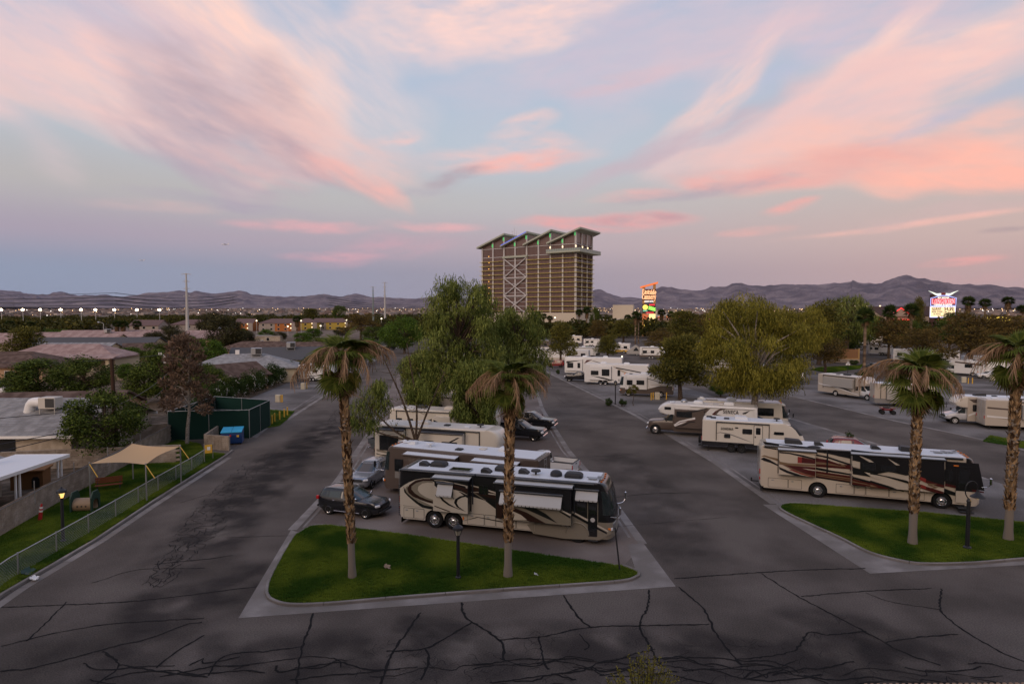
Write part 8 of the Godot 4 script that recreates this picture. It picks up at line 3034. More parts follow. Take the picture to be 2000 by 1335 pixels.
	for s in [-1.0,1.0]:
		sh=Sh.new()
		sh.tube(curve3([Vector3(s*1.0,22.3,0),Vector3(s*2.8,22.3,0),Vector3(s*4.4,23.2,0),Vector3(s*6.2,24.1,0)],5),[0.62,0.6,0.58,0.56,0.54,0.5,0.46,0.42,0.38,0.32,0.28,0.22,0.18,0.14,0.1,0.05],8)
		part("horn",sh,glow("horn_white",0.9,1.0,0.85,0.75),o)
	sh=Sh.new()
	sh.box(Vector3(0,22.5,0),Vector3(2.0,1.3,0.8),0.3)
	part("steer_head",sh,mt("steer_head",0.2,0.03,0.03,0.6),o)


# a plain building: box walls,a roof of the given kind,rows of windows on the side turned to the lens
func house(called: String,label: String,cat: String,at: Vector3,turn: float,w: float,d: float,h: float,wall: Material,roofm: Material,kind: String,pitch: float,wins: Array,group:="",eave:=0.5)->Node3D:
	var o:=thing(called,label,cat,at,turn,group)
	var sh:=Sh.new()
	sh.bx(-w/2,w/2,0,h,-d/2,d/2)
	part("wall",sh,wall,o)
	sh=Sh.new()
	if kind=="gable":
		# ridge along x
		for s in [1.0,-1.0]:
			sh.qo(Vector3(-w/2 - eave,h+pitch,0),Vector3(w/2+eave,h+pitch,0),Vector3(w/2+eave,h - 0.12,s*(d/2+eave)),Vector3(-w/2 - eave,h - 0.12,s*(d/2+eave)),Vector3(0,1,s))
			sh.qo(Vector3(-w/2 - eave,h+pitch - 0.18,0),Vector3(w/2+eave,h+pitch - 0.18,0),Vector3(w/2+eave,h - 0.3,s*(d/2+eave)),Vector3(-w/2 - eave,h - 0.3,s*(d/2+eave)),Vector3(0,-1,-s))
			sh.qo(Vector3(-w/2 - eave,h - 0.3,s*(d/2+eave)),Vector3(w/2+eave,h - 0.3,s*(d/2+eave)),Vector3(w/2+eave,h - 0.12,s*(d/2+eave)),Vector3(-w/2 - eave,h - 0.12,s*(d/2+eave)),Vector3(0,0,s))
			for e in [-1.0,1.0]:
				var x: float=e*(w/2+eave)
				sh.qo(Vector3(x,h+pitch,0),Vector3(x,h+pitch - 0.18,0),Vector3(x,h - 0.3,s*(d/2+eave)),Vector3(x,h - 0.12,s*(d/2+eave)),Vector3(e,0,0))
		var gb:=Sh.new()
		for e in [-1.0,1.0]:
			gb.to(Vector3(e*w/2,h,d/2),Vector3(e*w/2,h,-d/2),Vector3(e*w/2,h+pitch - 0.2,0),Vector3(e,0,0))
		part("gable",gb,wall,o)
	elif kind=="hip":
		var rl:=maxf(w - d,0.4)/2
		var a:=Vector3(-rl,h+pitch,0)
		var b:=Vector3(rl,h+pitch,0)
		var x:=w/2+eave
		var z:=d/2+eave
		for y in [0.0,-0.2]:
			sh.qo(a,b,Vector3(x,h+y,z),Vector3(-x,h+y,z),Vector3(0,1,1))
			sh.qo(a,b,Vector3(x,h+y,-z),Vector3(-x,h+y,-z),Vector3(0,1,-1))
			sh.to(a,Vector3(-x,h+y,z),Vector3(-x,h+y,-z),Vector3(-1,1,0))
			sh.to(b,Vector3(x,h+y,z),Vector3(x,h+y,-z),Vector3(1,1,0))
		sh.bx(-x,x,h - 0.22,h - 0.02,-z,z)
	else:
		sh.bx(-w/2 - 0.1,w/2+0.1,h,h+0.5,-d/2 - 0.1,d/2+0.1)
	part("roof",sh,roofm,o)
	for e in wins:
		sh=Sh.new()
		sh.bx(e[0] - e[2]/2 - 0.07,e[0]+e[2]/2+0.07,e[1] - 0.07,e[1]+e[3]+0.07,d/2,d/2+0.05)
		var f:=part("window",sh,M.white_paint if e.size() < 5 else M.dark_plastic,o)
		sh=Sh.new()
		sh.bx(e[0] - e[2]/2,e[0]+e[2]/2,e[1],e[1]+e[3],d/2+0.05,d/2+0.07)
		part("pane",sh,M.tint_glass,f)
	return o


func air_unit(o: Node3D,at: Vector3,m: Material,big:=1.0)->void:
	var sh:=Sh.new()
	sh.t=Transform3D(Basis().scaled(Vector3.ONE*big),at)
	sh.bx(-0.8,0.8,0.35,1.45,-0.6,0.6,0.06)
	for x in [-0.7,0.7]:
		for z in [-0.5,0.5]:
			sh.tube([Vector3(x,-0.5,z),Vector3(x,0.4,z)],0.04,5)
	var u:=part("cooling_unit",sh,m,o)
	sh=Sh.new()
	sh.t=Transform3D(Basis().scaled(Vector3.ONE*big),at)
	sh.bx(-0.1,0.72,0.5,1.35,0.6,0.63)
	part("grille",sh,M.dark_plastic,u)


func houses_left()->void:
	var pink:=surf("roof_pink",[[0.3,0.30,0.20,0.18],[0.7,0.44,0.32,0.29]],9.0,0.5,0.7,0.9,0.6,203)
	var shingle:=surf("roof_grey",[[0.3,0.24,0.235,0.235],[0.7,0.36,0.355,0.355]],5.0,0.4,0.7,0.95,0.4,213)
	var dark:=mt("roof_dark",0.09,0.09,0.095,0.9)
	var brown:=surf("roof_brown",[[0.3,0.10,0.065,0.052],[0.7,0.17,0.118,0.096]],7.0,0.5,0.7,0.95,0.4,223)
	var tan_:=surf("wall_tan",[[0.3,0.36,0.23,0.145],[0.7,0.46,0.31,0.20]],6.0,0.5,0.85,0.95,0.2,233)
	var cream:=mt("wall_cream",0.50,0.42,0.29,0.9)
	var white: Material=M.white_paint
	# the near grey-shingled bungalow,its roof laid in courses
	var hb:=thing("bungalow","grey-shingled bungalow with a big air cooler on its roof at the left edge","house",Vector3(-47.4,0,-58.4),2.0)
	var sh:=Sh.new()
	sh.bx(-9,9,0,2.7,-6,6)
	part("wall",sh,M.stucco,hb)
	var rise_:=2.4
	for k in 24:
		sh=Sh.new()
		for s in [1.0,-1.0]:
			var z0:=6.6*(1.0 - k/24.0)
			var z1:=6.6*(1.0 - (k+1)/24.0)
			var y0:=2.55+rise_*k/24.0
			var y1:=2.55+rise_*(k+1)/24.0
			sh.qo(Vector3(-9.6,y0+0.035,s*z0),Vector3(9.6,y0+0.035,s*z0),Vector3(9.6,y1,s*z1),Vector3(-9.6,y1,s*z1),Vector3(0,1,s))
			sh.qo(Vector3(-9.6,y0+0.035,s*z0),Vector3(9.6,y0+0.035,s*z0),Vector3(9.6,y0,s*z0),Vector3(-9.6,y0,s*z0),Vector3(0,0,s))
		part("shingle_course",sh,shingle,hb)
	sh=Sh.new()
	for s in [1.0,-1.0]:
		sh.bx(-9.65,9.65,2.32,2.56,s*6.5,s*6.62)
	part("fascia",sh,white,hb)
	for e in [-1.0,1.0]:
		sh=Sh.new()
		sh.to(Vector3(e*9.0,2.7,6),Vector3(e*9.0,2.7,-6),Vector3(e*9.0,4.85,0),Vector3(e,0,0))
		part("gable",sh,M.stucco,hb)
	air_unit(hb,Vector3(5.0,4.0,2.6),mt("cooler_beige",0.5,0.46,0.4,0.6),0.95)
	sh=Sh.new()
	sh.tube(curve3([Vector3(4.3,4.9,2.6),Vector3(3.3,4.8,2.5),Vector3(2.9,3.9,2.4)],4),0.45,10)
	part("duct",sh,white,hb)
	for e in [Vector3(-4.5,3.5,3.9),Vector3(-1.2,2.9,5.4),Vector3(-6.0,4.2,1.6)]:
		sh=Sh.new()
		sh.t.origin=e
		sh.lathe(pv([0.12,-0.3,0.12,0.25,0.24,0.28,0.24,0.42,0,0.5]),10)
		part("roof_vent",sh,white,hb)
	for e in [[3.5,1.0,1.6,1.2],[-4.0,1.0,1.6,1.2]]:
		sh=Sh.new()
		sh.bx(e[0] - 0.8,e[0]+0.8,1.0,2.2,6.0,6.06)
		part("window",sh,M.tint_glass,hb)
	# white-roofed patio with posts,and the house behind it
	var pt:=thing("patio_roof","white flat patio roof on pairs of white posts, over a yard at the left edge","patio cover",Vector3(-33.8,0,-37.2),92.0)
	sh=Sh.new()
	sh.prism(PackedVector2Array(pv([-9,2.7,6.8,2.7,6.8,2.82,-9,2.82])),-1.9,1.9)
	part("roof",sh,M.roof_white,pt)
	sh=Sh.new()
	sh.bx(-9.05,6.85,2.62,2.84,1.9,1.96)
	sh.bx(6.8,6.87,2.62,2.84,-1.9,1.9)
	part("fascia",sh,white,pt)
	for x in [-7.6,-4.4,-1.2,2.0,5.9]:
		for j in 2:
			sh=Sh.new()
			sh.bx(x+j*0.35,x+j*0.35+0.1,0,2.7,1.65,1.75)
			part("post",sh,white,pt)
	sh=Sh.new()
	sh.tube([Vector3(4.2,2.8,-1.2),Vector3(4.2,3.4,-1.2),Vector3(3.4,3.5,-1.1),Vector3(3.3,3.2,-1.1)],0.13,8)
	part("vent_pipe",sh,white,pt)
	house("bungalow","low grey-shingled house behind the white patio roof","house",Vector3(-40.6,0,-36.5),92.0,13,9,2.7,M.stucco,shingle,"gable",1.1,[[2.0,1.0,1.4,1.1]])
	var dog:=thing("dog_house","brown wooden dog house with an arched opening under the white patio roof","dog house",Vector3(-36.19,0.00,-45.65),20.0)
	sh=Sh.new()
	sh.bx(-1.0,1.0,0,1.3,-0.8,0.8)
	sh.bx(-1.15,1.15,1.3,1.4,-0.95,0.95)
	part("body",sh,mt("dog_wood",0.20,0.10,0.045,0.85),dog)
	sh=Sh.new()
	sh.prism(PackedVector2Array(pv([0.3,0.1,0.8,0.1,0.8,0.7,0.68,0.9,0.42,0.9,0.3,0.7])),0.8,0.82)
	part("opening",sh,M.black,dog)
	# houses by place: label,x,z,turn,size,look
	var list:=[
		["brown-shingled house with a round roof vent behind the grey bungalow",-50.10,-68.57,10.0,12.0,9.0,2.7,tan_,brown,"gable",1.6],
		["brown-roofed tan house with dark window at the far left",-96.50,-119.66,8.0,14.0,10.0,3.0,tan_,brown,"hip",2.2],
		["long dark-roofed house behind the pink-tiled one with the arched porch",-119.79,-177.05,6.0,34.0,16.0,3.2,cream,dark,"gable",3.0],
		["brown-roofed house under the far left pine",-103.69,-126.50,10.0,20.0,12.0,2.8,tan_,brown,"hip",2.4],
		["grey-roofed cream house with cypress trees before it",-117.68,-165.71,2.0,20.0,12.0,3.0,cream,shingle,"gable",2.2],
		["pink-tiled long house behind the cypress trees, left one",-148.12,-205.10,4.0,34.0,14.0,3.2,cream,pink,"gable",3.0],
		["pink-tiled long house behind the cypress trees, middle one",-147.31,-216.53,20.0,36.0,14.0,3.4,cream,pink,"gable",3.2],
		["pink-tiled long house right of the middle one",-150.53,-232.73,14.0,34.0,14.0,3.6,cream,pink,"gable",3.2],
		["pink-tiled pale house at the very left edge behind the pine",-160.61,-190.05,4.0,26.0,14.0,3.6,M.stucco,pink,"gable",3.4],
		["light grey-roofed house with white chimney beside the oleander hedge",-52.26,-119.66,18.0,19.0,12.0,2.8,cream,shingle,"hip",2.4],
		["dark grey-roofed cream house behind the hedge, next to the light grey roof",-53.48,-141.52,16.0,20.0,12.0,2.9,cream,dark,"gable",2.4],
		["small brown gabled house end at the hedge, before the light grey roof",-47.89,-103.62,62.0,10.0,7.0,2.7,tan_,brown,"gable",1.9],
		["dark brown roof behind the left palm's crown",-56.87,-169.33,8.0,26.0,12.0,3.0,tan_,brown,"hip",2.2],
		["brown hip roof between the dark tree and the dark grey roof",-69.31,-169.33,6.0,22.0,12.0,3.0,tan_,brown,"hip",2.4],
		["tan gabled house before the steel pole",-102.38,-173.10,30.0,12.0,10.0,2.8,tan_,brown,"gable",2.0],
		["pink-tiled house right of the steel pole's foot",-119.97,-243.67,8.0,30.0,14.0,3.4,tan_,pink,"hip",3.0],
		["pale long wall building beyond the back street",-120.84,-278.57,0.0,34.0,8.0,2.6,M.stucco,mt("roof_flat",0.3,0.27,0.24,0.9),"flat",0.0],
	]
	var k:=0
	for e in list:
		var h:=house("bungalow",e[0],"house",Vector3(e[1],0,e[2]),e[3],e[4],e[5],e[6],e[7],e[8],e[9],e[10],[[-e[4]*0.28,1.0,1.5,1.2],[e[4]*0.1,1.0,1.5,1.2],[e[4]*0.34,0.9,1.2,1.3]],"bungalows left of the park")
		if k in [6,9,10]:
			air_unit(h,Vector3(e[4]*0.12,e[6]+e[10]*0.75,1.2),M.steel,1.2)
		if k==9:
			sh=Sh.new()
			sh.bx(-1.6,-0.9,3.4,5.9,-0.4,0.3)
			part("chimney",sh,white,h)
		k+=1
	# pink-roofed house with the arched porch
	var ar:=house("villa","pink-tiled cream house with an arched porch, behind the two big leafy trees","house",Vector3(-101.75,0.00,-141.52),8.0,24.0,12.0,3.2,cream,pink,"hip",2.8,[[-4.0,0.8,1.6,1.5]])
	var yard: Vector3=ar.position
	for j in 4:
		sh=Sh.new()
		sh.bx(2.6+j*3.0,3.3+j*3.0,0,3.1,8.6,9.3,0.05)
		part("porch_column",sh,cream,ar)
	for j in 3:
		sh=Sh.new()
		var arc:=PackedVector2Array([Vector2(3.3+j*3.0,3.3),Vector2(3.3+j*3.0,2.2)])
		for q in 9:
			var a:=PI - PI*q/8.0
			arc.append(Vector2(4.45+j*3.0+cos(a)*1.15,2.2+sin(a)*0.8))
		arc.append(Vector2(5.6+j*3.0,3.3))
		sh.prism(arc,8.75,9.15)
		part("arch",sh,cream,ar)
	sh=Sh.new()
	sh.qo(Vector3(1.6,3.95,6.0),Vector3(13.4,3.95,6.0),Vector3(13.4,3.25,10.0),Vector3(1.6,3.25,10.0),Vector3.UP)
	sh.bx(1.6,13.4,3.05,3.22,7.0,10.0)
	part("porch_roof",sh,pink,ar)
	# block walls between the gardens
	for e in [["cream and brown garden wall before the house with arches",Vector3(-78.58,0.00,-119.66),8.0,14.0],["low grey block wall behind the leafy yard tree",Vector3(-37.03,0.00,-62.95),30.0,9.0],["grey block wall between the bungalow and the dog run",Vector3(-36.01,0.00,-51.51),12.0,15.0]]:
		var o:=thing("garden_wall",e[0],"wall",e[1],e[2],"garden walls")
		for row in 8:
			for c in int(e[3]/0.8):
				sh=Sh.new()
				var x: float=-e[3]/2+c*0.8+(0.4 if row % 2 else 0.0)
				sh.bx(x+0.006,x+0.794,row*0.2+0.004,row*0.2+0.196,-0.1,0.1,0.012)
				part("block",sh,M.block,o)


func apartments()->void:
	var roof:=mt("roof_mauve",0.15,0.10,0.095,0.9)
	var grey:=mt("flats_grey",0.30,0.26,0.23,0.9)
	var orange:=mt("flats_orange",0.36,0.13,0.04,0.9)
	var yellow:=mt("flats_yellow",0.40,0.29,0.06,0.9)
	var list:=[["grey two-storey block of flats with white windows, left of the steel pole",292,654,13.0,grey],["grey block of flats behind the steel pole",378,651,18.0,grey],["orange-walled flats left of the others, beside the dark tree",482,646,10.0,orange],["orange and grey flats, second from the left of the far row",535,646,14.0,grey],["orange flats behind the palm in the far row",562,646,12.0,orange],["yellow flats with lit stairs in the far row",600,644,14.0,yellow],["grey flats between the yellow ones in the far row",634,643,12.0,grey],["yellow and grey flats at the right end of the far row",663,643,15.0,yellow]]
	var spots:=[-219.38,-371.62,-207.55,-400.25,-198.27,-459.20,-177.98,-459.20,-167.65,-459.20,-162.67,-487.94,-153.65,-503.70,-141.47,-503.70]
	var k:=0
	for e in list:
		var w: float=e[3]*1.25
		var wins:=[]
		for f in 2:
			for j in 3:
				wins.append([-w/2+w*(j+0.5)/3.0,0.9+f*3.0,1.5,1.4])
		var o:=house("apartment_block",e[0],"apartment building",Vector3(spots[k*2],0,spots[k*2+1]),6.0,w,14.0,6.0,e[4],roof,"hip" if k % 2 else "gable",3.2,wins,"flats beyond the bungalows")
		if k > 1:
			var sh:=Sh.new()
			sh.bx(w/2 - 3.2,w/2+0.1,0.1,6.0,7.0,7.6)
			part("side_bay",sh,grey if e[4] != grey else orange,o)
			for f in 2:
				sh=Sh.new()
				sh.box(Vector3(w/2 - 3.6,2.3+f*3.0,7.2),Vector3(0.7,0.7,0.2))
				part("wall_lamp",sh,M.lamp_warm,o)
		k+=1


func casino_buildings()->void:
	var cream: Material=M.podium_cream
	var brown: Material=M.sign_brown
	var o:=thing("casino_hall","low casino hall with slanting grey roof and warm lit windows beside the hotel tower","casino",Vector3(92,0,-425),-14.0)
	var sh:=Sh.new()
	sh.bx(-32,30,0,9.0,-20,8)
	part("wall",sh,cream,o)
	sh=Sh.new()
	sh.prism(PackedVector2Array(pv([-30,7.0,22,12.5,22,13.6,-30,8.1])),7.5,18)
	part("canopy_roof",sh,M.tower_grey,o)
	sh=Sh.new()
	sh.bx(-22,-8,9,19,-16,2)
	part("tower_block",sh,cream,o)
	for k in 7:
		sh=Sh.new()
		sh.bx(-12+k*5.4,-8.4+k*5.4,2.0,6.4,8.0,8.2)
		part("lit_window",sh,M.window_amber,o)
	for k in 5:
		sh=Sh.new()
		sh.bx(-3+k*5.8,1.0+k*5.8,10.2,12.6,4.0,4.6)
		part("lit_window",sh,glow("window_rose",0.9,0.32,0.16,0.5),o)
		sh=Sh.new()
		sh.bx(-4.5+k*5.8,-3.4+k*5.8,9.0,14.6,4.0,5.0)
		part("pier",sh,cream,o)
	o=house("casino_hotel","dark-roofed casino hotel with red neon gables left of the longhorn sign","casino",Vector3(214.19,4.96,-345.00),-18.0,56.0,22.0,12.0,mt("casino_wall",0.34,0.27,0.22,0.9),mt("casino_roof",0.07,0.045,0.04,0.9),"gable",5.0,[[-20,7,2,2],[-12,7,2,2],[-4,7,2,2],[4,7,2,2],[12,7,2,2]])
	o.position.y=0
	var red:=glow("neon_red",1.0,0.04,0.04,1.3)
	for x in [-14.0,0.5,22.0]:
		sh=Sh.new()
		sh.prism(PackedVector2Array([Vector2(x - 5,11.5),Vector2(x+5,11.5),Vector2(x,15.5)]),5.0,12.4)
		part("gable",sh,M.casino_wall,o)
		sh=Sh.new()
		sh.tube([Vector3(x - 5,12.0,12.6),Vector3(x,16.0,12.6),Vector3(x+5,12.0,12.6)],0.28,5)
		if x > 0:
			part("neon_tube",sh,red,o)
		sh=Sh.new()
		sh.tube([Vector3(x - 4.5,9.6,11.6),Vector3(x+4.5,9.6,11.6)],0.26,5)
		part("neon_tube",sh,red,o)
	for k in 9:
		sh=Sh.new()
		sh.box(Vector3(-26+k*6.4,17.3,0.3),Vector3(0.7,0.5,0.5))
		part("roof_light",sh,M.lamp_warm,o)
	o=house("casino_wing","cream gabled casino wing with a yellow lit sign, right of the longhorn sign","casino",Vector3(225.96,6.24,-290.00),-24.0,30.0,14.0,7.0,cream,M.casino_roof,"gable",4.0,[[-8,2,2,2],[6,2,2,2]])
	o.position.y=0
	sh=Sh.new()
	sh.bx(-3,6,9.4,11.4,7.2,7.8)
	part("lit_sign",sh,M.sign_yellow,o)
	sh=Sh.new()
	sh.tube([Vector3(-8,5.4,7.4),Vector3(4,5.4,7.4)],0.3,5)
	part("neon_tube",sh,red,o)
	o=house("store","long low pink-lit shop front far right of the casino sign","shop",Vector3(145.17,0.88,-520.00),-8.0,60.0,20.0,8.0,mt("store_wall",0.4,0.3,0.26,0.9),M.roof_flat if M.has("roof_flat") else brown,"flat",0.0,[[-10,1,3,3],[10,1,3,3]])
	o.position.y=0
	sh=Sh.new()
	sh.tube([Vector3(-26,8.2,10.4),Vector3(26,8.2,10.4)],0.3,5)
	part("neon_tube",sh,glow("neon_magenta",1.0,0.2,0.3,1.4),o)
	var f:=thing("wooden_fence","brown wooden fence panel on a stone base beyond the third road","fence",Vector3(87.44,0.00,-162.25),-14.0)
	for k in 18:
		sh=Sh.new()
		sh.bx(-3.9+k*0.43,-3.5+k*0.43,1.0,3.6+0.02*(k % 3),-0.04,0.04)
		part("board",sh,mt("fence_wood",0.26,0.14,0.07,0.85),f)
	sh=Sh.new()
	sh.bx(-4.2,4.2,0.0,1.0,-0.3,0.3,0.06)
	part("stone_base",sh,M.block,f)
	sh=Sh.new()
	sh.bx(-4.1,4.1,0.98,1.2,-0.1,0.14)
	sh.bx(3.85,4.15,1.0,3.8,-0.1,0.14)
	part("frame",sh,mt("fence_frame",0.42,0.27,0.11,0.8),f)

# ---------- dog run,walls,posts,lines ----------
func block_wall(o: Node3D,ps: PackedVector2Array,h: float,near: int)->void:
	var step:=0.42
	var at:=walk(ps,step)
	var rest:=Sh.new()
	var n:=0
	for k in at.size() - 1:
		var d:=at[k+1] - at[k]
		var yaw:=atan2(-d.y,d.x)
		for row in int(h/0.2):
			var sh: Sh=Sh.new() if n < near else rest
			var half:=0.5 if row % 2 else 0.0
			var c:=at[k].lerp(at[k+1],0.5+half)
			sh.t=Transform3D(Basis(Vector3.UP,yaw),Vector3(c.x,row*0.2+0.1,c.y))
			sh.box(Vector3(0,0,0.004*((k*7+row*3) % 3)),Vector3(step - 0.012,0.19,0.19),0.012 if n < near else 0.0)
			if n < near:
				part("block",sh,M.block,o)
			n+=1
	var r:=part("block_courses",rest,M.block,o)
	r.set_meta("kind","stuff")
	var core:=Sh.new()
	for k in ps.size() - 1:
		var d:=ps[k+1] - ps[k]
		core.t=Transform3D(Basis(Vector3.UP,atan2(-d.y,d.x)),v3(ps[k].lerp(ps[k+1],0.5),h*0.5))
		core.box(Vector3.ZERO,Vector3(d.length(),h - 0.02,0.15))
	part("mortar",core,M.soil,o)
	for k in range(0,at.size() - 3,3):
		var sh:=Sh.new()
		var d:=at[k+3] - at[k]
		sh.t=Transform3D(Basis(Vector3.UP,atan2(-d.y,d.x)),v3(at[k].lerp(at[k+3],0.5),int(h/0.2)*0.2+0.03))
		sh.box(Vector3.ZERO,Vector3(d.length() - 0.01,0.06,0.26),0.012)
		part("cap_block",sh,M.concrete,o)


func chain_fence(label: String,ps: PackedVector2Array,h: float,every: float)->void:
	var o:=thing("chain_link_fence",label,"fence",Vector3.ZERO)
	var at:=walk(ps,every)
	for p in at:
		var sh:=Sh.new()
		sh.tube([v3(p),v3(p,h+0.06)],0.035,6)
		part("post",sh,M.steel,o)
	var rail:=[]
	for p in ps:
		rail.append(v3(p,h))
	var sh:=Sh.new()
	sh.tube(rail,0.03,6)
	part("top_rail",sh,M.steel,o)
	sh=Sh.new()
	var w:=walk(ps,0.16)
	var up:=int(h/0.16)
	for k in w.size() - up - 1:
		sh.tube([v3(w[k],0.02),v3(w[k+up],h)],0.0035,3,false)
		sh.tube([v3(w[k+up],0.02),v3(w[k],h)],0.0035,3,false)
	var m:=part("wire_mesh",sh,M.steel,o)
	m.set_meta("kind","stuff")


func dog_park()->void:
	var kerb_line:=PackedVector2Array(pv([-23.26,-25.76,-23.62,-27.77,-23.93,-34.45,-24.89,-42.11,-26.22,-55.63,-26.61,-57.73]))
	var o:=Node3D.new()
	o.name="verge_kerb"
	add_child(o)
	tag(o,"","","","structure")
	kerb(o,kerb_line,2.6,0.14,0.18)
	gutter(o,PackedVector2Array(pv([-22.71,-25.63,-23.13,-27.52,-23.43,-34.14,-24.33,-41.77,-25.56,-55.03])),0.42,0.009)
	var poly: Array=pv([-23.34,-25.85,-23.70,-27.87,-24.03,-34.61,-25.03,-42.35,-26.41,-56.04,-28.71,-56.87,-31.01,-60.47,-34.37,-62.44,-33.99,-57.73,-30.99,-40.76,-29.85,-35.26,-29.60,-32.95])
	var sh:=Sh.new()
	flat(sh,poly,0.09)
	struct("lawn",sh,M.turf)
	lawn(PackedVector2Array(poly),0.085,230.0,"green grass of the dog run between the block wall and the left road",15)
	var wall:=thing("block_wall","long tan block wall behind the dog run on the left","wall",Vector3.ZERO)
	block_wall(wall,PackedVector2Array(pv([-29.42,-33.38,-29.85,-35.26,-30.99,-40.76,-33.99,-57.73,-34.97,-62.18])),1.7,300)
	for e in [Vector3(-30.67,0.00,-38.68),Vector3(-31.62,0.00,-43.56),Vector3(-32.49,0.00,-48.56),Vector3(-33.57,0.00,-54.64)]:
		sh=Sh.new()
		sh.t.origin=e
		sh.tube([Vector3(0.2,0.9,0),Vector3(0.2,2.35,0)],0.03,6)
		part("bracket_post",sh,M.steel,wall)
	chain_fence("low chain-link fence along the dog run's road side",PackedVector2Array(pv([-23.91,-27.02,-24.43,-29.35,-24.74,-33.09,-25.19,-38.19,-25.84,-44.19,-26.41,-50.16,-26.84,-53.31])),1.15,2.9)
	# shade sail on four posts
	var sail:=thing("shade_sail","tan shade sail stretched over the dog run","shade sail",Vector3(-28.37,0.00,-47.06))
	var c:=[]
	for e in [Vector3(-29.56,2.50,-42.61),Vector3(-25.27,2.60,-41.91),Vector3(-25.28,2.90,-46.25),Vector3(-29.54,2.90,-47.35)]:
		c.append(e - sail.position)
	sh=Sh.new()
	var n:=14
	var grid:=[]
	for i in n+1:
		var row:=[]
		for j in n+1:
			var u:=float(i)/n
			var v:=float(j)/n
			var p: Vector3=c[0].lerp(c[1],u).lerp(c[3].lerp(c[2],u),v)
			var mid: Vector3=(c[0]+c[1]+c[2]+c[3])*0.25
			var pull:=0.16*(sin(u*PI)*pow(absf(v - 0.5)*2.0,3.0)+sin(v*PI)*pow(absf(u - 0.5)*2.0,3.0))
			row.append(p.lerp(mid,pull)+Vector3.DOWN*0.25*sin(u*PI)*sin(v*PI))
		grid.append(row)
	for i in n:
		for j in n:
			sh.qo(grid[i][j],grid[i+1][j],grid[i+1][j+1],grid[i][j+1],Vector3.UP)
	sh.smooth(60)
	part("canvas",sh,mt("sail_tan",0.50,0.34,0.19,0.9),sail)
	for k in 4:
		sh=Sh.new()
		var out: Vector3=c[k]*Vector3(1.02,1,1.02)
		sh.tube([Vector3(out.x,0,out.z),out+Vector3.UP*0.12],0.05,8)
		part("post",sh,M.steel,sail)
		sh=Sh.new()
		sh.tube([out,out+Vector3(0.9,-0.8,0.5)],0.03,5)
		part("strap",sh,M.yellow_paint,sail)
	var bench:=thing("park_bench","red-brown slatted park bench below the block wall, under the shade sail","bench",Vector3(-29.64,0.00,-44.58),28.0)
	var redwood:=mt("bench_wood",0.17,0.055,0.03,0.7)
	for k in 3:
		sh=Sh.new()
		sh.box(Vector3(0,0.46,-0.15+k*0.15),Vector3(1.7,0.04,0.13),0.01)
		part("seat_slat",sh,redwood,bench)
		sh=Sh.new()
		sh.box(Vector3(0,0.62+k*0.14,-0.27 - k*0.03),Vector3(1.7,0.12,0.04),0.01)
		part("back_slat",sh,redwood,bench)
	for x in [-0.7,0.7]:
		sh=Sh.new()
		sh.tube([Vector3(x,0,0.18),Vector3(x,0.43,0.15),Vector3(x,0.43,-0.22),Vector3(x,0.95,-0.36)],0.03,6)
		sh.tube([Vector3(x,0,-0.24),Vector3(x,0.43,-0.22)],0.03,6)
		part("leg",sh,M.iron,bench)
	var tun:=thing("dog_tunnel","tan crawl tunnel held between two dark green end plates on the dog run","dog tunnel",Vector3(-28.12,0.00,-39.90),8.0)
	var green:=mt("play_green",0.010,0.040,0.026,0.6)
	sh=Sh.new()
	sh.t=Transform3D(Basis(Vector3.BACK,PI/2),Vector3(0.0,0.45,0))
	sh.lathe(pv([0.38,-0.6,0.44,-0.6,0.44,0.6,0.38,0.6,0.38,-0.6]),24)
	part("tunnel",sh,mt("play_tan",0.26,0.18,0.11,0.6),tun)
	for k in 3:
		sh=Sh.new()
		sh.t=Transform3D(Basis(Vector3.RIGHT,PI/2),Vector3(-0.25+k*0.25,0.45,0.43))
		sh.lathe(pv([0.055,0,0.055,0.02,0,0.02]),10)
		part("port_hole",sh,M.black,tun)
	for x in [-0.62,0.62]:
		sh=Sh.new()
		sh.t=Transform3D(Basis(Vector3.UP,PI/2),Vector3(x,0,0))
		for q in Geometry2D.clip_polygons(PackedVector2Array(pv([-0.55,0,0.55,0,0.55,1.0,0.3,1.35,-0.3,1.35,-0.55,1.0])),rrect(-0.36,-0.1,0.36,0.84,0.34)):
			sh.prism(q,-0.04,0.04)
		part("end_plate",sh,green,tun)
	var cone:=thing("marker_post","red marker post with two white bands leaning before the block wall","marker post",Vector3(-29.59,0.00,-37.90),0.0)
	sh=Sh.new()
	sh.lathe(pv([0.17,0,0.17,0.05,0.12,0.07,0.09,0.85,0.045,1.12,0,1.16]),14)
	part("body",sh,mt("marker_red",0.42,0.02,0.02,0.5),cone)
	for y in [0.62,0.84]:
		sh=Sh.new()
		sh.lathe([Vector2(0.106 - (y - 0.6)*0.04,y),Vector2(0.103 - (y - 0.6)*0.04,y+0.12)],14)
		part("white_band",sh,M.white_paint,cone)
	cone.rotation_degrees.z=-8
	var sg:=thing("notice_sign","yellow dog-run notice board on the fence by the bin enclosure","sign",Vector3(-26.98,0.00,-54.06),30.0)
	sh=Sh.new()
	for x in [-0.35,0.35]:
		sh.tube([Vector3(x,0,0),Vector3(x,1.5,0)],0.03,6)
	part("post",sh,M.steel,sg)
	sh=Sh.new()
	sh.box(Vector3(0,1.0,0.05),Vector3(0.6,0.75,0.03),0.01)
	part("board",sh,M.yellow_paint,sg)
	sh=Sh.new()
	sh.box(Vector3(0.02,1.05,0.07),Vector3(0.26,0.3,0.01))
	part("picture",sh,M.white_paint,sg)


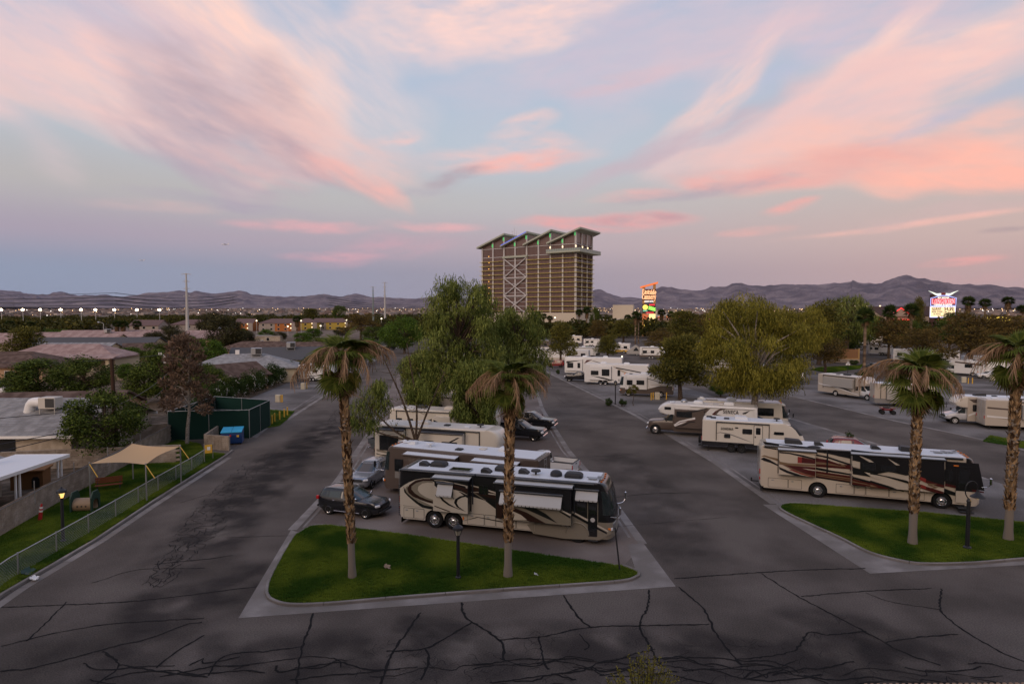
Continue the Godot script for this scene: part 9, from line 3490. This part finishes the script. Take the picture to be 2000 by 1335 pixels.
func left_strip()->void:
	# green-screened enclosure
	var o:=thing("screened_fence","tall fence with dark green screening round a yard on the left","fence",Vector3.ZERO)
	var screen:=mt("screen_green",0.008,0.030,0.024,0.8)
	var ps: Array=pv([-35.26,-62.44,-27.36,-63.47,-27.98,-70.46,-28.11,-70.78])
	var back: Array=pv([-28.11,-70.78,-35.94,-73.84,-39.10,-71.11,-35.26,-62.44])
	for e in [[ps[0],ps[1]],[ps[1],ps[2]],[back[0],back[1]],[back[1],back[3]]]:
		var n:=maxi(2,int(e[0].distance_to(e[1])/3.0))
		for k in n:
			var a: Vector2=e[0].lerp(e[1],float(k)/n)
			var b: Vector2=e[0].lerp(e[1],float(k+1)/n)
			var sh:=Sh.new()
			var nn:=Vector3(b.y - a.y,0,a.x - b.x)
			sh.qo(v3(a,0.05),v3(b,0.05),v3(b,2.95),v3(a,2.95),nn)
			sh.qo(v3(a,0.05) - nn*0.004,v3(b,0.05) - nn*0.004,v3(b,2.95) - nn*0.004,v3(a,2.95) - nn*0.004,-nn)
			part("screen",sh,screen,o)
			sh=Sh.new()
			sh.tube([v3(a),v3(a,3.05)],0.04,6)
			part("post",sh,M.steel,o)
			sh=Sh.new()
			sh.tube([v3(a,3.0),v3(b,3.0)],0.03,6)
			sh.tube([v3(a,1.5)+nn.normalized()*0.03,v3(b,1.5)+nn.normalized()*0.03],0.025,6)
			part("rail",sh,M.steel,o)
	# bin enclosure and bin
	var w:=thing("bin_enclosure","low tan block walls round the blue waste bin","wall",Vector3.ZERO)
	var line: Array=pv([-26.80,-57.73,-29.58,-58.62,-30.99,-65.64,-27.75,-64.00])
	for k in 3:
		block_wall_low(w,line[k],line[k+1])
	var d:=thing("waste_bin","blue steel waste bin with a bright cyan lid","waste bin",Vector3(-27.97,0.00,-60.95),16.0)
	var sh:=Sh.new()
	sh.t=Transform3D(Basis(Vector3.UP,-PI/2),Vector3.ZERO)
	sh.prism(PackedVector2Array(pv([-0.75,0.15,0.6,0.15,0.85,1.0,0.85,1.25,-0.75,1.5])),-0.95,0.95)
	part("body",sh,mt("bin_blue",0.012,0.045,0.16,0.5),d)
	for s in [-0.49,0.49]:
		sh=Sh.new()
		sh.t=Transform3D(Basis(Vector3.UP,-PI/2),Vector3.ZERO)
		sh.prism(PackedVector2Array(pv([0.92,1.26,0.92,1.32,-0.78,1.58,-0.78,1.52])),s - 0.47,s+0.47)
		part("lid",sh,mt("bin_cyan",0.02,0.36,0.60,0.5),d)
	for e in [[0.6,0.9,0.22,0.2,M.yellow_paint],[-0.55,0.75,0.3,0.24,M.white_paint],[-0.1,0.95,0.16,0.2,M.red_lens]]:
		sh=Sh.new()
		sh.box(Vector3(e[0],e[1],0.83),Vector3(e[2],e[3],0.06))
		part("sticker",sh,e[4],d)
	for s in [-0.8,0.8]:
		sh=Sh.new()
		sh.box(Vector3(s,0.08,0.4),Vector3(0.1,0.16,0.2),0.03)
		part("caster",sh,M.rubber,d)
	# yellow bollards and service boxes
	for e in [["first of five yellow posts by the screened fence, nearest it",-28.26,-71.78],["second of five yellow posts by the screened fence",-28.48,-73.14],["third of five yellow posts by the screened fence",-28.41,-74.56],["fourth of five yellow posts by the screened fence",-28.53,-76.41],["fifth of five yellow posts by the screened fence, nearest the road",-28.71,-77.96],["yellow post left of the beige box nearest the screened fence",-34.00,-89.77],["yellow post right of the beige box nearest the screened fence",-33.78,-89.77],["yellow post left of the beige box beyond the left road's hedge",-35.61,-105.03],["yellow post right of the beige box beyond the left road's hedge",-35.50,-105.75],["left one of two yellow posts left of the box by the brown and white motorhome",20.95,-91.90],["right one of two yellow posts left of the box by the brown and white motorhome",21.38,-92.45],["yellow post right of the box behind the brown and white motorhome",23.39,-92.45],["left one of two yellow posts beyond the third road",84.73,-113.51],["right one of two yellow posts beyond the third road",85.49,-113.51]]:
		var b:=tag(bollard(Vector3(e[1],0,e[2])),e[0],"bollard","yellow guard posts")
	for e in [["beige service box by the two yellow posts near the hedge, nearest the screened fence",-34.38,-89.77],["beige service box farther up the left road's pitches",-35.88,-105.03],["beige service box behind the brown and white motorhome",22.00,-92.45],["beige service box left of the two yellow posts beyond the third road",85.12,-115.20],["beige service box at the right edge beyond the third road",93.38,-118.74]]:
		var x:=thing("service_box",e[0],"utility box",Vector3(e[1],0,e[2]),-16.0,"service boxes on the pitches")
		sh=Sh.new()
		sh.box(Vector3(0,0.55,0),Vector3(0.75,1.1,0.45),0.04)
		part("cabinet",sh,mt("box_beige",0.48,0.43,0.32,0.6),x)
		sh=Sh.new()
		sh.box(Vector3(0.05,0.75,0.23),Vector3(0.45,0.4,0.02),0.005)
		part("door",sh,M.box_beige,x)


func block_wall_low(w: Node3D,a: Vector2,b: Vector2)->void:
	var d:=b - a
	var n:=int(d.length()/0.4)
	for row in 7:
		for k in n:
			var sh:=Sh.new()
			sh.t=Transform3D(Basis(Vector3.UP,atan2(-d.y,d.x)),v3(a.lerp(b,(k+0.5)/n),row*0.2+0.1))
			sh.box(Vector3.ZERO,Vector3(d.length()/n - 0.01,0.19,0.2),0.012)
			part("block",sh,M.block,w)


func bollard(at: Vector3)->Node3D:
	var o:=Node3D.new()
	o.name=numbered("bollard")
	add_child(o)
	o.position=at
	var sh:=Sh.new()
	sh.lathe(pv([0.09,0,0.09,1.02,0.06,1.08,0,1.1]),10)
	part("post",sh,M.yellow_paint,o)
	return o


# black post with a four-sided lantern
func lantern(label: String,at: Vector3,h: float,lit: bool)->void:
	var o:=thing("lamp_post",label,"lamp post",at,0.0,"black lamp posts in the park")
	var sh:=Sh.new()
	sh.lathe(pv([0.34,0,0.34,0.06,0,0.06]),20)
	part("footing",sh,M.concrete,o)
	sh=Sh.new()
	sh.lathe([Vector2(0.15,0.06),Vector2(0.14,0.16),Vector2(0.085,0.2),Vector2(0.08,h - 0.55),Vector2(0.11,h - 0.5),Vector2(0,h - 0.48)],14)
	part("post",sh,M.iron,o)
	sh=Sh.new()
	sh.lathe([Vector2(0.1,h - 0.48),Vector2(0.2,h - 0.18)],4)
	part("lantern_glass",sh,mt("lantern_glass",0.55,0.5,0.4,0.4) if not lit else glow("lantern_lit",1.0,0.66,0.2,1.2),o)
	sh=Sh.new()
	sh.lathe([Vector2(0.27,h - 0.2),Vector2(0.25,h - 0.08),Vector2(0.1,h+0.02),Vector2(0.04,h+0.06),Vector2(0.05,h+0.1),Vector2(0,h+0.13)],8)
	part("hood",sh,M.iron,o)
	for k in 4:
		sh=Sh.new()
		var a:=TAU*k/4.0
		var d:=Vector3(cos(a),0,-sin(a))
		sh.tube([d*0.105+Vector3.UP*(h - 0.48),d*0.205+Vector3.UP*(h - 0.18)],0.013,4)
		part("bar",sh,M.iron,o)
	if lit:
		var l:=OmniLight3D.new()
		l.name="lantern_light"
		l.light_color=Color(1.0,0.75,0.35)
		l.light_energy=0.5
		l.light_size=0.12
		l.omni_range=20.0
		l.omni_attenuation=2.0
		l.shadow_enabled=true
		o.add_child(l)
		l.position.y=h - 0.33


func lamps_and_posts()->void:
	lantern("lit black lantern post on the dog run",Vector3(-25.48,0.00,-34.29),3.1,true)
	lantern("short black lantern post on the lawn with the two palms",Vector3(-2.63,0.00,-29.46),2.7,false)
	lantern("black lantern post between the two round shrubs",Vector3(14.77,0.00,-87.23),3.4,false)
	lantern("black lantern post before the toy-hauler trailer by the far road",Vector3(50.44,0.00,-107.22),3.4,false)
	# hooded lamp on a hooked arm
	var at: Vector3=Vector3(25.12,0.00,-33.31)
	var o:=thing("lamp_post","black lamp post with a hooked arm and hooded shade on the right lawn","lamp post",at,0.0,"black lamp posts in the park")
	var sh:=Sh.new()
	sh.lathe(pv([0.42,0,0.42,0.07,0,0.07]),20)
	part("footing",sh,M.concrete,o)
	sh=Sh.new()
	sh.lathe(pv([0.22,0.07,0.2,0.16,0.11,0.22,0.095,2.65,0.12,2.7,0.06,2.85,0,2.86]),14)
	part("post",sh,M.iron,o)
	sh=Sh.new()
	sh.tube(curve3([Vector3(0,2.8,0),Vector3(-0.2,3.15,0),Vector3(-0.14,3.62,0),Vector3(0.14,3.82,0),Vector3(0.4,3.66,0),Vector3(0.48,3.3,0)],5),0.03,7)
	part("arm",sh,M.iron,o)
	sh=Sh.new()
	sh.t.origin=Vector3(0.48,2.92,0)
	sh.lathe(pv([0.36,0.0,0.34,0.05,0.16,0.2,0.08,0.3,0.06,0.4,0,0.42]),18)
	part("lamp_shade",sh,M.iron,o)
	sh=Sh.new()
	sh.ball(Vector3(0.48,2.93,0),Vector3(0.13,0.1,0.13),10,6)
	part("bulb",sh,glow("lantern_lit",1.0,0.66,0.2,1.2),o)
	var l:=OmniLight3D.new()
	l.name="hood_light"
	l.light_color=Color(1.0,0.75,0.35)
	l.light_energy=0.3
	l.light_size=0.1
	l.omni_range=20.0
	l.omni_attenuation=2.0
	l.shadow_enabled=true
	o.add_child(l)
	l.position=Vector3(0.48,2.93,0)
	o=thing("sign_post","thin black leaning sign post at the lawn's right tip, before the motorhome's nose","sign post",Vector3(5.45,0.00,-30.42),0.0)
	sh=Sh.new()
	sh.tube([Vector3.ZERO,Vector3(-0.22,2.15,-0.3)],0.04,8)
	part("post",sh,M.iron,o)
	sh=Sh.new()
	sh.t=Transform3D(Basis(Vector3.UP,1.15),Vector3(-0.24,2.25,-0.32))
	sh.box(Vector3.ZERO,Vector3(0.62,0.36,0.025),0.01)
	part("sign_plate",sh,M.steel,o)
	o=thing("sign_post","white street name plates on a thin post beyond the beige motorhome","sign post",Vector3(65.67,0.00,-119.66),0.0)
	sh=Sh.new()
	sh.tube([Vector3.ZERO,Vector3(0,3.2,0)],0.05,6)
	part("post",sh,M.iron,o)
	sh=Sh.new()
	sh.box(Vector3(0,3.1,0),Vector3(0.8,0.3,0.04))
	sh.box(Vector3(0,3.42,0),Vector3(0.04,0.3,0.8))
	part("name_plate",sh,M.white_paint,o)


func hang(sh: Sh,a: Vector3,b: Vector3,sag: float,r: float)->void:
	var ps:=[]
	for k in 15:
		var t:=k/14.0
		ps.append(a.lerp(b,t)+Vector3.DOWN*sag*4.0*t*(1.0 - t))
	sh.tube(ps,r,4,false)


func power_lines()->void:
	var p1: Vector3=Vector3(-36.14,0.00,-55.63)
	var p2: Vector3=Vector3(-45.83,0.00,-82.55)
	var o:=thing("utility_pole","bare brown wooden pole before the leafy yard tree","utility pole",p1)
	var sh:=Sh.new()
	sh.tube([Vector3.ZERO,Vector3(-0.25,8.9,0)],[0.2,0.15],10)
	part("pole",sh,M.wood_pole,o)
	o=thing("utility_pole","wooden pole carrying a grey transformer","utility pole",p2)
	sh=Sh.new()
	sh.tube([Vector3.ZERO,Vector3(-0.3,9.4,0)],[0.24,0.18],10)
	part("pole",sh,mt("pole_tan",0.16,0.10,0.07,0.9),o)
	sh=Sh.new()
	sh.lathe(pv([0.3,6.3,0.36,6.4,0.36,7.4,0.3,7.5,0,7.52]),14)
	var tr:=part("transformer",sh,M.steel,o)
	tr.position=Vector3(-0.62,0,0.3)
	sh=Sh.new()
	for k in 3:
		sh.tube([Vector3(-0.8+k*0.18,7.5,0.3),Vector3(-0.8+k*0.18,7.8,0.3)],0.04,6)
	part("insulator",sh,M.white_paint,tr)
	# service wires
	var far:=Vector3(-62,4.0,-20)
	for e in [["wire from the transformer pole to the bare pole, upper one",p2+Vector3(0,5.6,0),p1+Vector3(0,4.6,0),0.5,0.036],["wire from the transformer pole to the bare pole, lower one",p2+Vector3(0,4.2,0),p1+Vector3(0,3.2,0),0.6,0.034],["wire from the bare pole over the grey bungalow, upper one",p1+Vector3(0,4.6,0),Vector3(-58,4.6,-46),0.6,0.032],["wire from the bare pole over the white patio roof, middle one",p1+Vector3(0,3.2,0),Vector3(-52,2.6,-36),0.6,0.034],["wire from the bare pole over the white patio roof, lowest one",p1+Vector3(0,3.1,0),Vector3(-46,1.9,-33),0.4,0.034],["thin wire from the transformer pole toward the house with arches",p2+Vector3(0,7.6,0),Vector3(-95,5,-105),0.8,0.03]]:
		sh=Sh.new()
		hang(sh,e[1],e[2],e[3],e[4])
		tag(part("overhead_wire",sh,M.iron),e[0],"wire","wires over the left gardens")
	# steel transmission poles and their lines
	var zs:=[Vector3(-182.42,-0.80,-345.00),Vector3(-140.02,-1.45,-620.00),Vector3(-115.73,-0.05,-560.00)]
	var hs:=[35.5,40.0,41.5]
	var labels:=["tall pale steel power pole standing over the bungalows on the left","steel power pole far off, the left one of the far pair","steel power pole far off, the right one of the far pair"]
	var pale:=mt("pole_pale",0.42,0.41,0.39,0.6)
	for k in 3:
		var b: Vector3=zs[k]
		b.y=0
		o=thing("power_pole",labels[k],"power pole",b,10.0,"steel transmission poles")
		sh=Sh.new()
		sh.tube([Vector3.ZERO,Vector3(0,hs[k],0)],[1.0 if k==0 else 1.2,0.35],10)
		part("pole",sh,pale if k != 1 else mt("pole_green",0.16,0.20,0.19,0.6),o)
		for j in 4:
			var y: float=hs[k] - 0.6 - j*4.0
			sh=Sh.new()
			sh.tube([Vector3(-1.9 if j else -2.6,y,0),Vector3(0,y+0.25,0),Vector3(1.9 if j else 2.6,y,0)],[0.14,0.26,0.14],6)
			part("cross_arm",sh,pale,o)
			if k==1:
				continue
			for s in [-1.9,1.9]:
				var from:=b+Vector3(s,y,0)
				sh=Sh.new()
				if k==0:
					hang(sh,from,Vector3(-520,y+3.0,-330+s),5.0,0.3 if j else 0.16)
					hang(sh,from,zs[2]*Vector3(1,0,1)+Vector3(s,hs[2] - 0.6 - j*4.0,0),5.5,0.3 if j else 0.16)
				else:
					hang(sh,from,Vector3(60,y - 4.0,-1100+s),6.0,0.3)
				part("line",sh,M.iron,o)


func far_lights()->void:
	# floodlights of the distant sports ground
	var white:=glow("flood_white",1.0,0.82,0.58,14.0)
	var px:=[-515.08,-493.41,-475.86,-455.21,-434.57,-433.67,-413.96,-390.52,-367.07]
	var names:=["leftmost","second","third","fourth","fifth","sixth","seventh","eighth","rightmost"]
	for k in 9:
		var z:=-620.0 if k < 5 else -640.0
		var o:=thing("floodlight","sports ground floodlight on the horizon at the left, %s of nine" % names[k],"floodlight",Vector3(px[k],0,z),0.0,"sports ground floodlights")
		var sh:=Sh.new()
		sh.tube([Vector3.ZERO,Vector3(0,17,0)],0.3,6)
		part("pole",sh,M.steel,o)
		for j in 3:
			sh=Sh.new()
			sh.ball(Vector3(-0.9+j*0.9,16.8+0.5*(j % 2),0.3),Vector3(0.7,0.75,0.5),8,5)
			part("lamp",sh,white,o)
	# street lamps: label,place,height,colour,arm
	var amber:=glow("street_amber",1.0,0.32,0.06,4.0)
	var soft:=glow("street_white",1.0,0.85,0.6,2.2)
	var list:=[["amber street lamp at the far left horizon, leftmost of three",-337.68,-410.80,7.19,3.42,1],["amber street lamp on the left, second from the frame's edge",-319.87,-410.80,6.85,3.42,1],["amber street lamp behind the round olive trees",-276.87,-390.23,6.83,3.25,1],["unlit street lamp right of the round olive trees",-241.51,-362.97,7.87,3.02,0],["unlit curved street lamp left of the olive trees",-311.65,-410.80,5.14,3.42,0],["amber street lamp before the grey flats",-329.53,-557.73,3.72,4.65,1],["unlit curved street lamp before the tall dark tree",-92.43,-199.83,8.18,3.00,0],["amber street lamp at the orange flats",-199.28,-487.94,5.29,4.07,1],["amber street lamp at the yellow flats",-164.07,-557.73,5.11,4.65,1],["white lamp post before the orange flats, left",-170.89,-410.80,8.21,2.05,2],["white lamp post before the palm in the flats' row",-132.56,-362.97,5.45,1.81,2],["white lamp post right of the flats' palm",-124.69,-362.97,8.77,2.42,2],["white lamp post before the yellow flats",-121.68,-390.23,5.20,1.95,2],["white lamp post at the right end of the flats",-110.62,-410.80,8.56,2.05,2],["white lamp post right of the flats, near the far road",-87.33,-410.80,9.58,2.05,2],["white lamp post at the hedge beyond the steel pole",-158.25,-312.07,4.95,1.56,2],["lit lamp before the tower's cream base",25.42,-362.97,10.58,1.81,2],["lit lamp before the longhorn sign",222.05,-325.09,12.46,1.63,2],["yellow park lamp in the yellow-green tree's shade",57.77,-126.50,4.56,0.63,2],["yellow park lamp behind the peaked tent trailer",27.98,-155.73,2.09,0.78,2],["yellow park lamp near the third right-hand palm",74.18,-119.66,2.91,0.60,2],["yellow park lamp by the red off-roader",8.51,-149.72,2.51,0.75,2]]
	for e in list:
		var o:=thing("street_lamp",e[0],"street lamp",Vector3(e[1],0,e[2]),0.0,"street lamps in the distance")
		var h: float=e[3]
		var sc: float=clampf(-e[2]/400.0,0.3,1.0)
		var sh:=Sh.new()
		if e[5]==2:
			sh.tube([Vector3.ZERO,Vector3(0,h,0)],0.12*sc,6)
		else:
			sh.tube([Vector3.ZERO,Vector3(0,h*0.86,0),Vector3(-0.5,h*0.95,0),Vector3(-2.0,h,0),Vector3(-2.8,h,0)],[0.16,0.14,0.1,0.08,0.08],6)
		part("pole",sh,pale_steel(),o)
		sh=Sh.new()
		if e[5]==2:
			sh.ball(Vector3(0,h,0),Vector3(0.55,0.45,0.55)*sc,8,5)
		else:
			sh.ball(Vector3(-2.9,h - 0.05,0),Vector3(0.75,0.5,0.6),8,5)
		part("lamp",sh,[M.steel,amber,soft][e[5]],o)
	# lights of the town on the valley floor
	var ball:=Sh.new()
	ball.ball(Vector3.ZERO,Vector3.ONE,6,4)
	for e in [["warm",260,glow("town_warm",1.0,0.62,0.3,3.0)],["white",160,glow("town_white",1.0,0.92,0.85,3.0)]]:
		var mm:=MultiMesh.new()
		mm.transform_format=MultiMesh.TRANSFORM_3D
		mm.mesh=ball.mesh()
		mm.instance_count=e[1]
		for k in e[1]:
			var d:=1500.0+5200.0*rng.randf()
			var a:=deg_to_rad(rng.randf_range(-44.0,46.0) if k % 3 else rng.randf_range(6.0,44.0))
			mm.set_instance_transform(k,Transform3D(Basis().scaled(Vector3.ONE*d*rng.randf_range(0.00025,0.0005)),Vector3(sin(a)*d,rise(cos(a)*d)+9.0,-cos(a)*d)))
		var o:=MultiMeshInstance3D.new()
		o.name=numbered("town_light")
		o.multimesh=mm
		o.material_override=e[2]
		add_child(o)
		tag(o,"%s points of light over the far town" % e[0],"town lights","","stuff")


func pale_steel()->Material:
	return mt("pole_pale",0.42,0.41,0.39,0.6)


func small_things()->void:
	# coloured bins by the far cream motorhome
	for e in [["red bin by the far cream motorhome",29.08,-243.67,0.35,0.02,0.02],["green bin by the far cream motorhome",29.43,-239.91,0.02,0.2,0.06],["blue bin by the far cream motorhome",30.23,-239.91,0.02,0.08,0.3]]:
		var o:=thing("wheelie_bin",e[0],"bin",Vector3(e[1],0,e[2]))
		var sh:=Sh.new()
		sh.bx(-0.4,0.4,0.1,1.1,-0.4,0.4,0.06)
		part("body",sh,mt("bin%.2f%.2f" % [e[3],e[5]],e[3],e[4],e[5],0.6),o)
		sh=Sh.new()
		sh.bx(-0.44,0.44,1.1,1.2,-0.44,0.44,0.04)
		part("lid",sh,M.dark_plastic,o)
	# litter
	for e in [["crumpled white paper in the gutter at the lower left",Vector3(-23.24,0.00,-29.35),M.white_paint,0.28],["small pale scrap on the lawn left of the right palm",Vector3(1.19,0.00,-29.81),M.canvas,0.12],["dry frond scrap lying on the lawn by the left palm",Vector3(-6.32,0.00,-30.67),M.play_tan,0.3],["green flat valve cover on the verge at the lower left",Vector3(-24.09,0.00,-30.05),M.play_green,0.5]]:
		var sh:=Sh.new()
		for k in 5:
			sh.t=Transform3D(Basis(Vector3(0.3,1,0.2).normalized(),k*1.3),Vector3(0.0,0.1+0.012*k,0.0))
			sh.box(Vector3(0.03*k,0,0),Vector3(e[3],0.02,e[3]*0.5),0.005)
		var o:=part("litter" if e[3] < 0.4 else "valve_cover",sh,e[2])
		o.position=e[1]
		tag(o,e[0],"litter" if e[3] < 0.4 else "cover")
	# two aircraft low over the mountains
	for e in [["small airliner above the mountains left of centre, higher one",Vector3(-1393.77,348.04,-3000.00)],["small airliner above the mountains left of centre, lower one",Vector3(-2401.15,357.55,-4000.00)]]:
		var o:=thing("airliner",e[0],"aircraft",e[1],8.0)
		var sh:=Sh.new()
		sh.tube([Vector3(-17,0,0),Vector3(-14,0,0),Vector3(12,0,0),Vector3(18,1,0)],[0.4,1.9,1.9,0.4],10)
		part("fuselage",sh,M.white_paint,o)
		sh=Sh.new()
		sh.prism(PackedVector2Array(pv([-3,0,2,0,8,0.4,5,0.4])),-16,16)
		sh.prism(PackedVector2Array(pv([12,1,17,1,18,7,15.5,7])),-0.3,0.3)
		part("wing",sh,M.white_paint,o)
